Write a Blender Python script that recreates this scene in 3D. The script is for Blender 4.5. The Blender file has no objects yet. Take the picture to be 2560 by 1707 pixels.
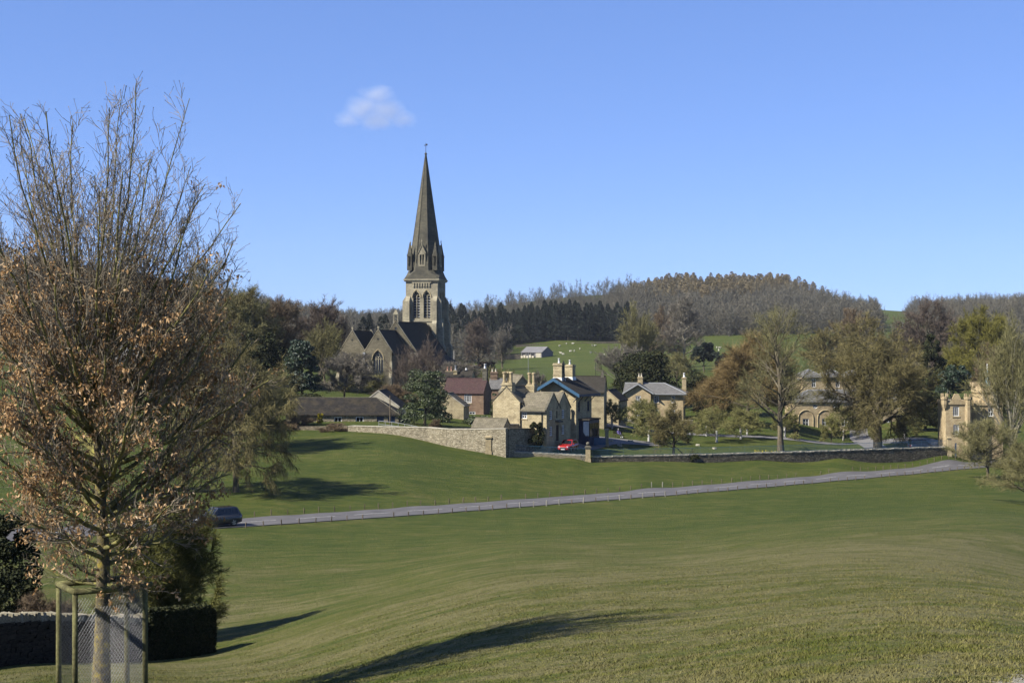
import bpy, math, random
import numpy as np
from mathutils import Vector, Matrix
from mathutils.geometry import tessellate_polygon

S = bpy.context.scene
C = S.collection
R = math.radians
F = 2560 * 50 / 36.0            # focal length in pixels of the photograph

# ------------------------------------------------------------------ camera, sky, sun
cam = bpy.data.cameras.new('camera'); cam.lens = 50; cam.sensor_width = 36
cam.clip_start = 0.1; cam.clip_end = 20000
camo = bpy.data.objects.new('camera', cam); C.objects.link(camo)
camo.location = (0, 0, 0); camo.rotation_euler = (R(90), 0, 0)
S.camera = camo

SUN_EL = R(41.5)
SUN_H = Vector((-0.90, -0.43, 0)).normalized()
SUN_DIR = Vector((SUN_H.x*math.cos(SUN_EL), SUN_H.y*math.cos(SUN_EL), math.sin(SUN_EL)))
W = bpy.data.worlds.new('World'); S.world = W; W.use_nodes = True
nt = W.node_tree; nt.nodes.clear()
sky = nt.nodes.new('ShaderNodeTexSky'); sky.sky_type = 'NISHITA'; sky.sun_disc = False
sky.sun_elevation = SUN_EL; sky.sun_rotation = math.atan2(SUN_H.x, SUN_H.y)
sky.altitude = 2500; sky.air_density = 1.0; sky.dust_density = 0.0; sky.ozone_density = 2.0
hs = nt.nodes.new('ShaderNodeGamma'); hs.inputs[1].default_value = 0.6
tn = nt.nodes.new('ShaderNodeMix'); tn.data_type = 'RGBA'; tn.blend_type = 'MULTIPLY'; tn.inputs[0].default_value = 1.0
tn.inputs[7].default_value = (1.20, 1.66, 2.80, 1)
bg = nt.nodes.new('ShaderNodeBackground'); bg.inputs[1].default_value = 0.05
wo = nt.nodes.new('ShaderNodeOutputWorld')
nt.links.new(sky.outputs[0], hs.inputs['Color']); nt.links.new(hs.outputs[0], tn.inputs[6]); nt.links.new(tn.outputs[2], bg.inputs[0]); nt.links.new(bg.outputs[0], wo.inputs[0])
sun = bpy.data.lights.new('sun', 'SUN'); sun.energy = 5.0; sun.angle = R(0.53); sun.color = (1.0, 0.945, 0.85)
suno = bpy.data.objects.new('sun', sun); C.objects.link(suno)
suno.rotation_euler = SUN_DIR.to_track_quat('Z', 'Y').to_euler()
S.view_settings.view_transform = 'Standard'; S.view_settings.look = 'None'
S.view_settings.exposure = 1.26; S.view_settings.gamma = 1.0

# ------------------------------------------------------------------ helpers
def P(px, py, d): return Vector(((px-1280)*d/F, d, (853.5-py)*d/F))
def tag(o, label=None, cat=None, group=None, kind=None):
    if label: o['label'] = label
    if cat: o['category'] = cat
    if group: o['group'] = group
    if kind: o['kind'] = kind
    return o
def thing(name, label, cat, loc=(0, 0, 0), rz=0.0, group=None):
    o = bpy.data.objects.new(name, None); C.objects.link(o); o.empty_display_size = 0.3
    o.location = loc; o.rotation_euler = (0, 0, rz)
    return tag(o, label, cat, group)
def link(name, me, parent=None, loc=None, rot=None, sc=None):
    o = bpy.data.objects.new(name, me); C.objects.link(o)
    if parent: o.parent = parent
    if loc is not None: o.location = loc
    if rot is not None: o.rotation_euler = rot
    if sc is not None: o.scale = sc
    return o

class MB:
    """collects polygons; build() links them as one mesh object with metre UVs"""
    def __init__(s): s.v = []; s.f = []; s.m = []
    def poly(s, pts, mi=0):
        b = len(s.v); s.v += [tuple(p) for p in pts]; s.f.append(tuple(range(b, b+len(pts)))); s.m.append(mi)
    def hexa(s, p, mi=0):      # p: 4 bottom + 4 top, counter-clockwise from above
        b = len(s.v); s.v += [tuple(q) for q in p]
        for f in ((3,2,1,0),(4,5,6,7),(0,1,5,4),(1,2,6,5),(2,3,7,6),(3,0,4,7)):
            s.f.append(tuple(b+i for i in f)); s.m.append(mi)
    def box(s, x0, x1, y0, y1, z0, z1, mi=0, top=None):
        if x0 > x1: x0, x1 = x1, x0
        if y0 > y1: y0, y1 = y1, y0
        a = [(x0,y0,z0),(x1,y0,z0),(x1,y1,z0),(x0,y1,z0)]
        if top is None: b = [(x,y,z1) for x,y,z in a]
        else:
            cx, cy = (x0+x1)/2, (y0+y1)/2
            b = [(cx+(x-cx)*top, cy+(y-cy)*top, z1) for x,y,z in a]
        s.hexa(a+b, mi)
    def obox(s, o, ux, uy, uz, mi=0):   # oriented box from corner o and three edge vectors
        o, ux, uy, uz = Vector(o), Vector(ux), Vector(uy), Vector(uz)
        a = [o, o+ux, o+ux+uy, o+uy]; s.hexa(a+[q+uz for q in a], mi)
    def tube(s, pts, rad, n=6, mi=0, caps=True):
        pts = [Vector(p) for p in pts]
        if not hasattr(rad, '__len__'): rad = [rad]*len(pts)
        rings = []
        for i, p in enumerate(pts):
            t = (pts[min(i+1, len(pts)-1)]-pts[max(i-1, 0)]).normalized()
            a = Vector((0,0,1)) if abs(t.z) < 0.9 else Vector((1,0,0))
            u = t.cross(a).normalized(); w = t.cross(u)
            b = len(s.v)
            for k in range(n):
                an = 2*math.pi*k/n
                s.v.append(tuple(p+(u*math.cos(an)+w*math.sin(an))*rad[i]))
            rings.append(b)
        for a, b in zip(rings, rings[1:]):
            for k in range(n):
                s.f.append((a+k, a+(k+1) % n, b+(k+1) % n, b+k)); s.m.append(mi)
        if caps:
            s.f.append(tuple(rings[0]+k for k in range(n))[::-1]); s.m.append(mi)
            s.f.append(tuple(rings[-1]+k for k in range(n))); s.m.append(mi)
    def lathe(s, c, prof, n=10, mi=0):
        c = Vector(c); rings = []
        for r, z in prof:
            rings.append(len(s.v))
            for k in range(n):
                an = 2*math.pi*(k+0.5)/n; s.v.append((c.x+r*math.cos(an), c.y+r*math.sin(an), c.z+z))
        for a, b in zip(rings, rings[1:]):
            for k in range(n):
                s.f.append((a+k, a+(k+1) % n, b+(k+1) % n, b+k)); s.m.append(mi)
        s.f.append(tuple(rings[-1]+k for k in range(n))); s.m.append(mi)
    def profile(s, quads, axis, a0, a1, mi=0, outline=None):
        """extrude the 2-D outline along axis; quads = index lists that cap it"""
        def mk(q, a): return (a, q[0], q[1]) if axis == 'x' else (q[0], a, q[1])
        n = len(outline); b = len(s.v)
        s.v += [mk(q, a0) for q in outline]+[mk(q, a1) for q in outline]
        for i in range(n):
            j = (i+1) % n; s.f.append((b+i, b+j, b+n+j, b+n+i)); s.m.append(mi)
        for q in quads:
            s.f.append(tuple(b+i for i in q)); s.m.append(mi); s.f.append(tuple(b+n+i for i in q)[::-1]); s.m.append(mi)
    def wall(s, o, u, outer, holes=(), depth=0.2, mi=0):
        """vertical wall sheet through o along u with real openings and reveals"""
        o = Vector(o); u = Vector(u).normalized(); n = u.cross(Vector((0,0,1)))
        mk = lambda q, dd=0.0: o+u*q[0]+Vector((0,0,q[1]))-n*dd
        loops = [[Vector((q[0], q[1], 0)) for q in outer]]+[[Vector((q[0], q[1], 0)) for q in h] for h in holes]
        flat = [q for L in loops for q in L]
        b = len(s.v); s.v += [tuple(mk(q)) for q in flat]
        for t in tessellate_polygon(loops):
            a, c, d = (flat[i] for i in t)
            cr = (c-a).cross(d-a).z
            s.f.append(tuple(b+i for i in (t if cr > 0 else t[::-1]))); s.m.append(mi)
        for h in holes:
            for i in range(len(h)):
                q, w = h[i], h[(i+1) % len(h)]
                s.poly([mk(q), mk(w), mk(w, depth), mk(q, depth)], mi)
    def build(s, name, mats, parent=None, smooth=False):
        me = bpy.data.meshes.new(name); me.from_pydata(s.v, [], s.f)
        if not isinstance(mats, (list, tuple)): mats = [mats]
        for m in mats: me.materials.append(m)
        if len(mats) > 1: me.polygons.foreach_set('material_index', s.m)
        uvs = me.uv_layers.new(name='UVMap').data
        for p in me.polygons:
            n = p.normal
            if abs(n.z) > 0.985: t = Vector((1,0,0)); b = Vector((0,1,0))
            else: t = Vector((-n.y, n.x, 0)).normalized(); b = n.cross(t)
            for li in p.loop_indices:
                co = me.vertices[me.loops[li].vertex_index].co
                uvs[li].uv = (co.dot(t), co.dot(b))
        if smooth: me.polygons.foreach_set('use_smooth', [True]*len(me.polygons))
        me.update()
        return link(name, me, parent)

def np_mesh(name, V, Fq, mats, mi=None, smooth=False):
    """V (n,3); Fq (m,3 or 4) int array"""
    V = np.ascontiguousarray(V, dtype=np.float32); Fq = np.ascontiguousarray(Fq, dtype=np.int32)
    me = bpy.data.meshes.new(name); k = Fq.shape[1]; m = Fq.shape[0]
    me.vertices.add(len(V)); me.vertices.foreach_set('co', V.ravel())
    me.loops.add(m*k); me.loops.foreach_set('vertex_index', Fq.ravel())
    me.polygons.add(m); me.polygons.foreach_set('loop_start', np.arange(0, m*k, k, dtype=np.int32))
    if not isinstance(mats, (list, tuple)): mats = [mats]
    for q in mats: me.materials.append(q)
    if mi is not None: me.polygons.foreach_set('material_index', np.ascontiguousarray(mi, dtype=np.int32))
    me.update(calc_edges=True)
    me.polygons.foreach_set('use_smooth', np.full(m, bool(smooth)))
    return me

# ------------------------------------------------------------------ materials
def new_mat(name, rough=0.8, spec=0.3):
    m = bpy.data.materials.new(name); m.use_nodes = True
    t = m.node_tree; p = t.nodes['Principled BSDF']
    p.inputs['Roughness'].default_value = rough
    p.inputs['Specular IOR Level'].default_value = spec
    return m, t, p
def N(t, typ, **kw):
    n = t.nodes.new(typ)
    for k, v in kw.items():
        if k in n.inputs: n.inputs[k].default_value = v
        else: setattr(n, k, v)
    return n
def ramp(t, fac, stops):
    r = t.nodes.new('ShaderNodeValToRGB'); e = r.color_ramp.elements
    while len(e) < len(stops): e.new(0.5)
    for el, (p, c) in zip(e, stops): el.position = p; el.color = (*c, 1) if len(c) == 3 else c
    t.links.new(fac, r.inputs[0]); return r.outputs[0]
def mix(t, fac, a, b, mode='MIX'):
    n = t.nodes.new('ShaderNodeMix'); n.data_type = 'RGBA'; n.blend_type = mode
    for sock, val in ((n.inputs[0], fac), (n.inputs[6], a), (n.inputs[7], b)):
        if hasattr(val, 'links'): t.links.new(val, sock)
        elif isinstance(val, (int, float)): sock.default_value = val
        else: sock.default_value = (*val, 1)
    return n.outputs[2]
def noise(t, vec, scale, detail=4, rough=0.55):
    n = N(t, 'ShaderNodeTexNoise', Scale=scale, Detail=detail, Roughness=rough)
    if vec is not None: t.links.new(vec, n.inputs['Vector'])
    return n.outputs['Fac']
def mapping(t, vec, scale):
    n = t.nodes.new('ShaderNodeMapping'); n.inputs['Scale'].default_value = scale
    t.links.new(vec, n.inputs['Vector']); return n.outputs[0]
def bump(t, p, h, strength, dist):
    b = N(t, 'ShaderNodeBump', Strength=strength, Distance=dist)
    t.links.new(h, b.inputs['Height']); t.links.new(b.outputs[0], p.inputs['Normal'])
def plain(name, col, rough=0.7, spec=0.3, metal=0.0, var=0.15, nscale=6.0):
    m, t, p = new_mat(name, rough, spec); p.inputs['Metallic'].default_value = metal
    tc = N(t, 'ShaderNodeTexCoord')
    nz = noise(t, tc.outputs['Object'], nscale)
    lo = tuple(c*(1-var) for c in col); hi = tuple(min(1, c*(1+var)) for c in col)
    t.links.new(ramp(t, nz, [(0.3, lo), (0.7, hi)]), p.inputs['Base Color'])
    return m
def masonry(name, c1, c2, mortar, bw=0.42, rh=0.2, stain=(0.09, 0.08, 0.06), stain_amt=0.5, ms=0.012, stain_scale=0.7):
    m, t, p = new_mat(name, 0.9, 0.15)
    uv = N(t, 'ShaderNodeUVMap').outputs[0]
    tc = N(t, 'ShaderNodeTexCoord').outputs['Object']
    br = N(t, 'ShaderNodeTexBrick', Scale=1.0); br.inputs['Brick Width'].default_value = bw
    br.inputs['Row Height'].default_value = rh; br.inputs['Mortar Size'].default_value = ms
    br.inputs['Mortar Smooth'].default_value = 0.3; br.inputs['Bias'].default_value = 0.0
    br.inputs['Color1'].default_value = (*c1, 1); br.inputs['Color2'].default_value = (*c2, 1); br.inputs['Mortar'].default_value = (*mortar, 1)
    wob = N(t, 'ShaderNodeTexNoise', Scale=3.0); t.links.new(uv, wob.inputs['Vector'])
    vm = N(t, 'ShaderNodeVectorMath', operation='MULTIPLY_ADD'); vm.inputs[1].default_value = (0.06, 0.05, 0); t.links.new(wob.outputs['Color'], vm.inputs[0]); t.links.new(uv, vm.inputs[2])
    t.links.new(vm.outputs[0], br.inputs['Vector'])
    n1 = noise(t, tc, stain_scale, 6, 0.65); n2 = noise(t, tc, 9.0, 3)
    st = ramp(t, n1, [(0.42, (0, 0, 0)), (0.72, (stain_amt,)*3)])
    c = mix(t, st, br.outputs['Color'], stain)
    c = mix(t, 0.35, c, ramp(t, n2, [(0.3, (0.35, 0.35, 0.35)), (0.7, (0.75, 0.75, 0.75))]), 'OVERLAY')
    t.links.new(c, p.inputs['Base Color'])
    mh = N(t, 'ShaderNodeMath', operation='MULTIPLY_ADD'); mh.inputs[1].default_value = -0.8
    t.links.new(br.outputs['Fac'], mh.inputs[0]); t.links.new(n2, mh.inputs[2])
    bump(t, p, mh.outputs[0], 0.8, 0.03)
    return m
def rubble(name, cols, joint, su=3.2, sv=7.5):
    m, t, p = new_mat(name, 0.95, 0.1)
    uv = N(t, 'ShaderNodeUVMap').outputs[0]; tc = N(t, 'ShaderNodeTexCoord').outputs['Object']
    mp = mapping(t, uv, (su, sv, 1))
    v = N(t, 'ShaderNodeTexVoronoi', Scale=1.0); t.links.new(mp, v.inputs['Vector'])
    ve = N(t, 'ShaderNodeTexVoronoi', Scale=1.0, feature='DISTANCE_TO_EDGE'); t.links.new(mp, ve.inputs['Vector'])
    sep = N(t, 'ShaderNodeSeparateColor'); t.links.new(v.outputs['Color'], sep.inputs[0])
    k = len(cols)
    c = ramp(t, sep.outputs[0], [(i/(k-1), cc) for i, cc in enumerate(cols)])
    e = ramp(t, ve.outputs['Distance'], [(0.0, (0, 0, 0)), (0.09, (1, 1, 1))])
    c = mix(t, e, joint, c)
    c = mix(t, 0.4, c, ramp(t, noise(t, tc, 1.1, 5), [(0.3, (0.3,)*3), (0.7, (0.7,)*3)]), 'OVERLAY')
    t.links.new(c, p.inputs['Base Color'])
    bump(t, p, ve.outputs['Distance'], 0.9, 0.08)
    return m
def slates(name, c1, c2, gap, bw=0.35, rh=0.28, moss=(0.10, 0.10, 0.05), moss_amt=0.3):
    m, t, p = new_mat(name, 0.9, 0.1)
    uv = N(t, 'ShaderNodeUVMap').outputs[0]; tc = N(t, 'ShaderNodeTexCoord').outputs['Object']
    br = N(t, 'ShaderNodeTexBrick', Scale=1.0); br.inputs['Brick Width'].default_value = bw
    br.inputs['Row Height'].default_value = rh; br.inputs['Mortar Size'].default_value = 0.012
    br.inputs['Color1'].default_value = (*c1, 1); br.inputs['Color2'].default_value = (*c2, 1); br.inputs['Mortar'].default_value = (*gap, 1)
    t.links.new(uv, br.inputs['Vector'])
    st = ramp(t, noise(t, tc, 0.9, 6, 0.65), [(0.45, (0, 0, 0)), (0.75, (moss_amt,)*3)])
    c = mix(t, st, br.outputs['Color'], moss)
    c = mix(t, 0.3, c, ramp(t, noise(t, tc, 4, 4), [(0.3, (0.3,)*3), (0.7, (0.7,)*3)]), 'OVERLAY')
    t.links.new(c, p.inputs['Base Color'])
    sx = N(t, 'ShaderNodeSeparateXYZ'); t.links.new(uv, sx.inputs[0])
    md = N(t, 'ShaderNodeMath', operation='FRACT'); dv = N(t, 'ShaderNodeMath', operation='DIVIDE'); dv.inputs[1].default_value = rh
    t.links.new(sx.outputs[1], dv.inputs[0]); t.links.new(dv.outputs[0], md.inputs[0])
    iv = N(t, 'ShaderNodeMath', operation='SUBTRACT'); iv.inputs[0].default_value = 1.0; t.links.new(md.outputs[0], iv.inputs[1])
    bump(t, p, iv.outputs[0], 0.7, 0.04)
    return m
def foliage(name, cols, trans=0.0, rough=0.8, spec=0.15, nscale=0.5, objvar=0.0):
    """random colour per leaf or twig (mesh island), plus clumps"""
    m, t, p = new_mat(name, rough, spec)
    g = N(t, 'ShaderNodeNewGeometry'); tc = N(t, 'ShaderNodeTexCoord').outputs['Object']
    k = len(cols)
    a = N(t, 'ShaderNodeMath', operation='MULTIPLY_ADD'); a.inputs[1].default_value = 0.6
    t.links.new(g.outputs['Random Per Island'], a.inputs[0])
    nn = noise(t, tc, nscale, 3)
    b = N(t, 'ShaderNodeMath', operation='MULTIPLY_ADD'); b.inputs[1].default_value = 0.8; b.inputs[2].default_value = -0.2
    t.links.new(nn, b.inputs[0]); t.links.new(b.outputs[0], a.inputs[2])
    c = ramp(t, a.outputs[0], [(i/(k-1), cc) for i, cc in enumerate(cols)])
    if objvar > 0:
        oi = N(t, 'ShaderNodeObjectInfo')
        c = mix(t, objvar, c, ramp(t, oi.outputs['Random'], [(0.0, (0.34, 0.36, 0.38)), (0.5, (0.5, 0.49, 0.46)), (1.0, (0.66, 0.60, 0.52))]), 'OVERLAY')
    t.links.new(c, p.inputs['Base Color'])
    if trans > 0:
        tr = N(t, 'ShaderNodeBsdfTranslucent'); t.links.new(c, tr.inputs[0])
        ms = N(t, 'ShaderNodeMixShader'); ms.inputs[0].default_value = trans
        o = t.nodes['Material Output']
        t.links.new(p.outputs[0], ms.inputs[1]); t.links.new(tr.outputs[0], ms.inputs[2]); t.links.new(ms.outputs[0], o.inputs[0])
    return m
def bark(name, c1, c2, c3, scale=3.0, zs=0.3):
    m, t, p = new_mat(name, 0.95, 0.1)
    tc = N(t, 'ShaderNodeTexCoord').outputs['Object']
    n1 = noise(t, mapping(t, tc, (1, 1, zs)), scale, 6, 0.65); n2 = noise(t, tc, scale*4, 4)
    c = ramp(t, n1, [(0.3, c1), (0.5, c2), (0.66, c3)])
    c = mix(t, 0.5, c, ramp(t, n2, [(0.3, (0.25,)*3), (0.7, (0.75,)*3)]), 'OVERLAY')
    t.links.new(c, p.inputs['Base Color']); bump(t, p, n2, 0.8, 0.02)
    return m

M = {}
M['stone'] = masonry('sandstone_blocks', (0.63, 0.53, 0.325), (0.51, 0.42, 0.245), (0.30, 0.25, 0.16), stain=(0.15, 0.12, 0.075), stain_amt=0.7, stain_scale=0.9)
M['villa_stone'] = masonry('golden_sandstone_blocks', (0.64, 0.515, 0.31), (0.54, 0.415, 0.24), (0.36, 0.28, 0.17), stain=(0.17, 0.125, 0.075), stain_amt=0.65, stain_scale=0.8)
M['church_stone'] = masonry('weathered_sandstone_blocks', (0.50, 0.445, 0.31), (0.375, 0.335, 0.23), (0.28, 0.25, 0.175), bw=0.5, rh=0.28, stain=(0.09, 0.08, 0.06), stain_amt=0.6, stain_scale=0.35)
M['spire_stone'] = masonry('sooty_sandstone_blocks', (0.15, 0.135, 0.095), (0.10, 0.095, 0.07), (0.07, 0.065, 0.05), bw=0.7, rh=0.35, stain=(0.045, 0.045, 0.04), stain_amt=0.75, stain_scale=0.3)
M['pink_stone'] = masonry('pinkish_gritstone_blocks', (0.36, 0.25, 0.165), (0.25, 0.165, 0.115), (0.2, 0.15, 0.1), stain=(0.09, 0.06, 0.045), stain_amt=0.6)
M['dress'] = plain('dressed_sandstone', (0.42, 0.34, 0.20), 0.9, 0.15, var=0.25, nscale=3)
M['dress_dark'] = plain('sooty_dressed_stone', (0.13, 0.12, 0.09), 0.9, 0.15, var=0.4, nscale=2)
M['coping'] = plain('pale_coping_stone', (0.50, 0.46, 0.36), 0.9, 0.15, var=0.3, nscale=2)
M['rubble'] = rubble('pale_rubble_walling', [(0.20, 0.17, 0.115), (0.36, 0.315, 0.215), (0.45, 0.40, 0.285), (0.25, 0.215, 0.145)], (0.10, 0.085, 0.06))
M['rubble_dark'] = rubble('dark_rubble_walling', [(0.13, 0.11, 0.08), (0.24, 0.20, 0.14), (0.10, 0.09, 0.06), (0.30, 0.26, 0.18)], (0.06, 0.05, 0.04), 2.6, 5.5)
M['slate'] = slates('blue_grey_slates', (0.20, 0.195, 0.185), (0.145, 0.14, 0.135), (0.06, 0.06, 0.06), moss_amt=0.15)
M['dark_slate'] = slates('dark_slates', (0.062, 0.056, 0.046), (0.044, 0.039, 0.032), (0.02, 0.018, 0.015), moss=(0.06, 0.055, 0.035), moss_amt=0.3)
M['barn_slate'] = slates('mossy_shade_darkened_slates', (0.04, 0.036, 0.032), (0.024, 0.022, 0.02), (0.01, 0.01, 0.01), moss=(0.10, 0.08, 0.045), moss_amt=0.6)  # real moss, plus tree shadow painted in as darker slates
M['stone_slate'] = slates('stone_roof_slates', (0.24, 0.21, 0.15), (0.16, 0.14, 0.10), (0.08, 0.07, 0.05), bw=0.55, rh=0.36, moss_amt=0.4)
M['red_tile'] = slates('plum_brown_roof_tiles', (0.105, 0.062, 0.058), (0.075, 0.045, 0.045), (0.035, 0.022, 0.022), bw=0.26, rh=0.2, moss_amt=0.15)
M['white'] = plain('white_paint', (0.80, 0.80, 0.77), 0.5, 0.4, var=0.05)
M['blue'] = plain('estate_blue_paint', (0.035, 0.105, 0.19), 0.45, 0.4, var=0.12)
M['blue_dark'] = plain('dark_blue_paint', (0.015, 0.035, 0.08), 0.45, 0.4, var=0.2)
M['blue_pale'] = plain('pale_blue_paint', (0.33, 0.52, 0.62), 0.5, 0.4, var=0.1)
M['rail'] = plain('teal_blue_iron_paint', (0.05, 0.13, 0.20), 0.5, 0.4, var=0.15)
M['lead'] = plain('grey_lead', (0.34, 0.35, 0.36), 0.6, 0.4, var=0.15)
M['iron'] = plain('black_iron', (0.02, 0.02, 0.022), 0.5, 0.4)
M['pot'] = plain('cream_clay', (0.62, 0.56, 0.44), 0.8, 0.2, var=0.1)
M['pot_red'] = plain('pink_clay', (0.48, 0.28, 0.20), 0.8, 0.2, var=0.1)
def glassy(name, col, rough=0.08):
    m, t, p = new_mat(name, rough, 0.5); p.inputs['Base Color'].default_value = (*col, 1); return m
M['glass'] = glassy('window_glass', (0.018, 0.022, 0.028))
M['car_glass'] = glassy('tinted_car_glass', (0.012, 0.014, 0.016), 0.03)
M['louvre'] = plain('louvre_slate', (0.30, 0.30, 0.29), 0.8, 0.2)
M['wood'] = plain('weathered_wood', (0.16, 0.13, 0.09), 0.9, 0.1, var=0.3)
M['wood_pale'] = plain('bleached_wood', (0.33, 0.31, 0.25), 0.9, 0.1, var=0.25)
M['dark_wood'] = plain('dark_brown_wood', (0.05, 0.035, 0.025), 0.8, 0.2)
M['bark'] = bark('grey_brown_bark', (0.05, 0.04, 0.03), (0.12, 0.10, 0.07), (0.17, 0.15, 0.09), 2.0)
M['bark_pale'] = bark('pale_lichened_bark', (0.12, 0.11, 0.085), (0.25, 0.23, 0.18), (0.32, 0.30, 0.23), 1.2)
M['bark_hero'] = bark('mossy_lichened_bark', (0.06, 0.052, 0.028), (0.18, 0.165, 0.065), (0.32, 0.30, 0.085), 7.0, 0.4)
M['bark_trunk'] = bark('lichen_speckled_trunk_bark', (0.05, 0.042, 0.028), (0.13, 0.11, 0.065), (0.27, 0.21, 0.04), 9.0, 0.8)
M['guard'] = plain('white_plastic', (0.62, 0.60, 0.54), 0.6, 0.3, var=0.15)
# twigs
M['tw_hero'] = foliage('grey_brown_twigs', [(0.08, 0.062, 0.045), (0.19, 0.155, 0.105), (0.28, 0.24, 0.16)])
M['tw_brown'] = foliage('brown_twigs', [(0.05, 0.036, 0.024), (0.12, 0.085, 0.05), (0.18, 0.135, 0.08)])
M['tw_purple'] = foliage('purple_brown_twigs', [(0.045, 0.034, 0.028), (0.092, 0.07, 0.054), (0.135, 0.108, 0.082)])
M['tw_rust'] = foliage('rusty_twigs_and_buds', [(0.07, 0.05, 0.021), (0.155, 0.108, 0.043), (0.22, 0.162, 0.074)])
M['tw_olive'] = foliage('olive_twigs_and_buds', [(0.055, 0.05, 0.022), (0.135, 0.125, 0.05), (0.21, 0.19, 0.09)])
M['tw_oak'] = foliage('olive_brown_oak_twigs', [(0.053, 0.044, 0.017), (0.122, 0.103, 0.040), (0.18, 0.155, 0.067)])
M['tw_green'] = foliage('fresh_green_budding_twigs', [(0.07, 0.074, 0.02), (0.155, 0.148, 0.048), (0.22, 0.21, 0.095)])
M['tw_yellow'] = foliage('yellow_green_budding_twigs', [(0.06, 0.058, 0.011), (0.135, 0.124, 0.025), (0.19, 0.17, 0.045)])
M['tw_grey'] = foliage('grey_twigs', [(0.06, 0.052, 0.042), (0.135, 0.12, 0.095), (0.21, 0.19, 0.15)])
M['far_bare'] = foliage('far_bare_twigs', [(0.05, 0.047, 0.036), (0.093, 0.088, 0.069), (0.14, 0.13, 0.105)], objvar=0.5)
M['far_larch'] = foliage('far_larch_twigs', [(0.10, 0.082, 0.047), (0.18, 0.148, 0.085), (0.25, 0.21, 0.13)], objvar=0.4)
M['far_spruce'] = foliage('far_spruce_needles', [(0.006, 0.010, 0.008), (0.013, 0.019, 0.014), (0.025, 0.031, 0.021)], objvar=0.4)
M['yew'] = foliage('yew_foliage', [(0.012, 0.018, 0.007), (0.03, 0.036, 0.012), (0.065, 0.06, 0.02)])
M['holly'] = foliage('holly_foliage', [(0.008, 0.018, 0.009), (0.022, 0.042, 0.02), (0.045, 0.07, 0.032)], rough=0.5, spec=0.4)
M['ivy'] = foliage('ivy_foliage', [(0.018, 0.03, 0.009), (0.05, 0.07, 0.02), (0.095, 0.115, 0.035)], rough=0.5, spec=0.4)
M['moss_scrub'] = foliage('mossy_hawthorn_foliage', [(0.03, 0.032, 0.009), (0.085, 0.085, 0.02), (0.15, 0.14, 0.04)], nscale=1.0)
M['brown_leaf'] = foliage('dry_brown_leaves', [(0.15, 0.075, 0.026), (0.33, 0.19, 0.075), (0.54, 0.35, 0.175), (0.74, 0.56, 0.36)], trans=0.2, nscale=3)
M['forsythia'] = foliage('yellow_blossom', [(0.12, 0.11, 0.02), (0.42, 0.34, 0.02), (0.6, 0.5, 0.05)])
M['hedge_brown'] = foliage('brown_beech_hedge_leaves', [(0.07, 0.035, 0.02), (0.15, 0.085, 0.045), (0.2, 0.13, 0.08)])
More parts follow.
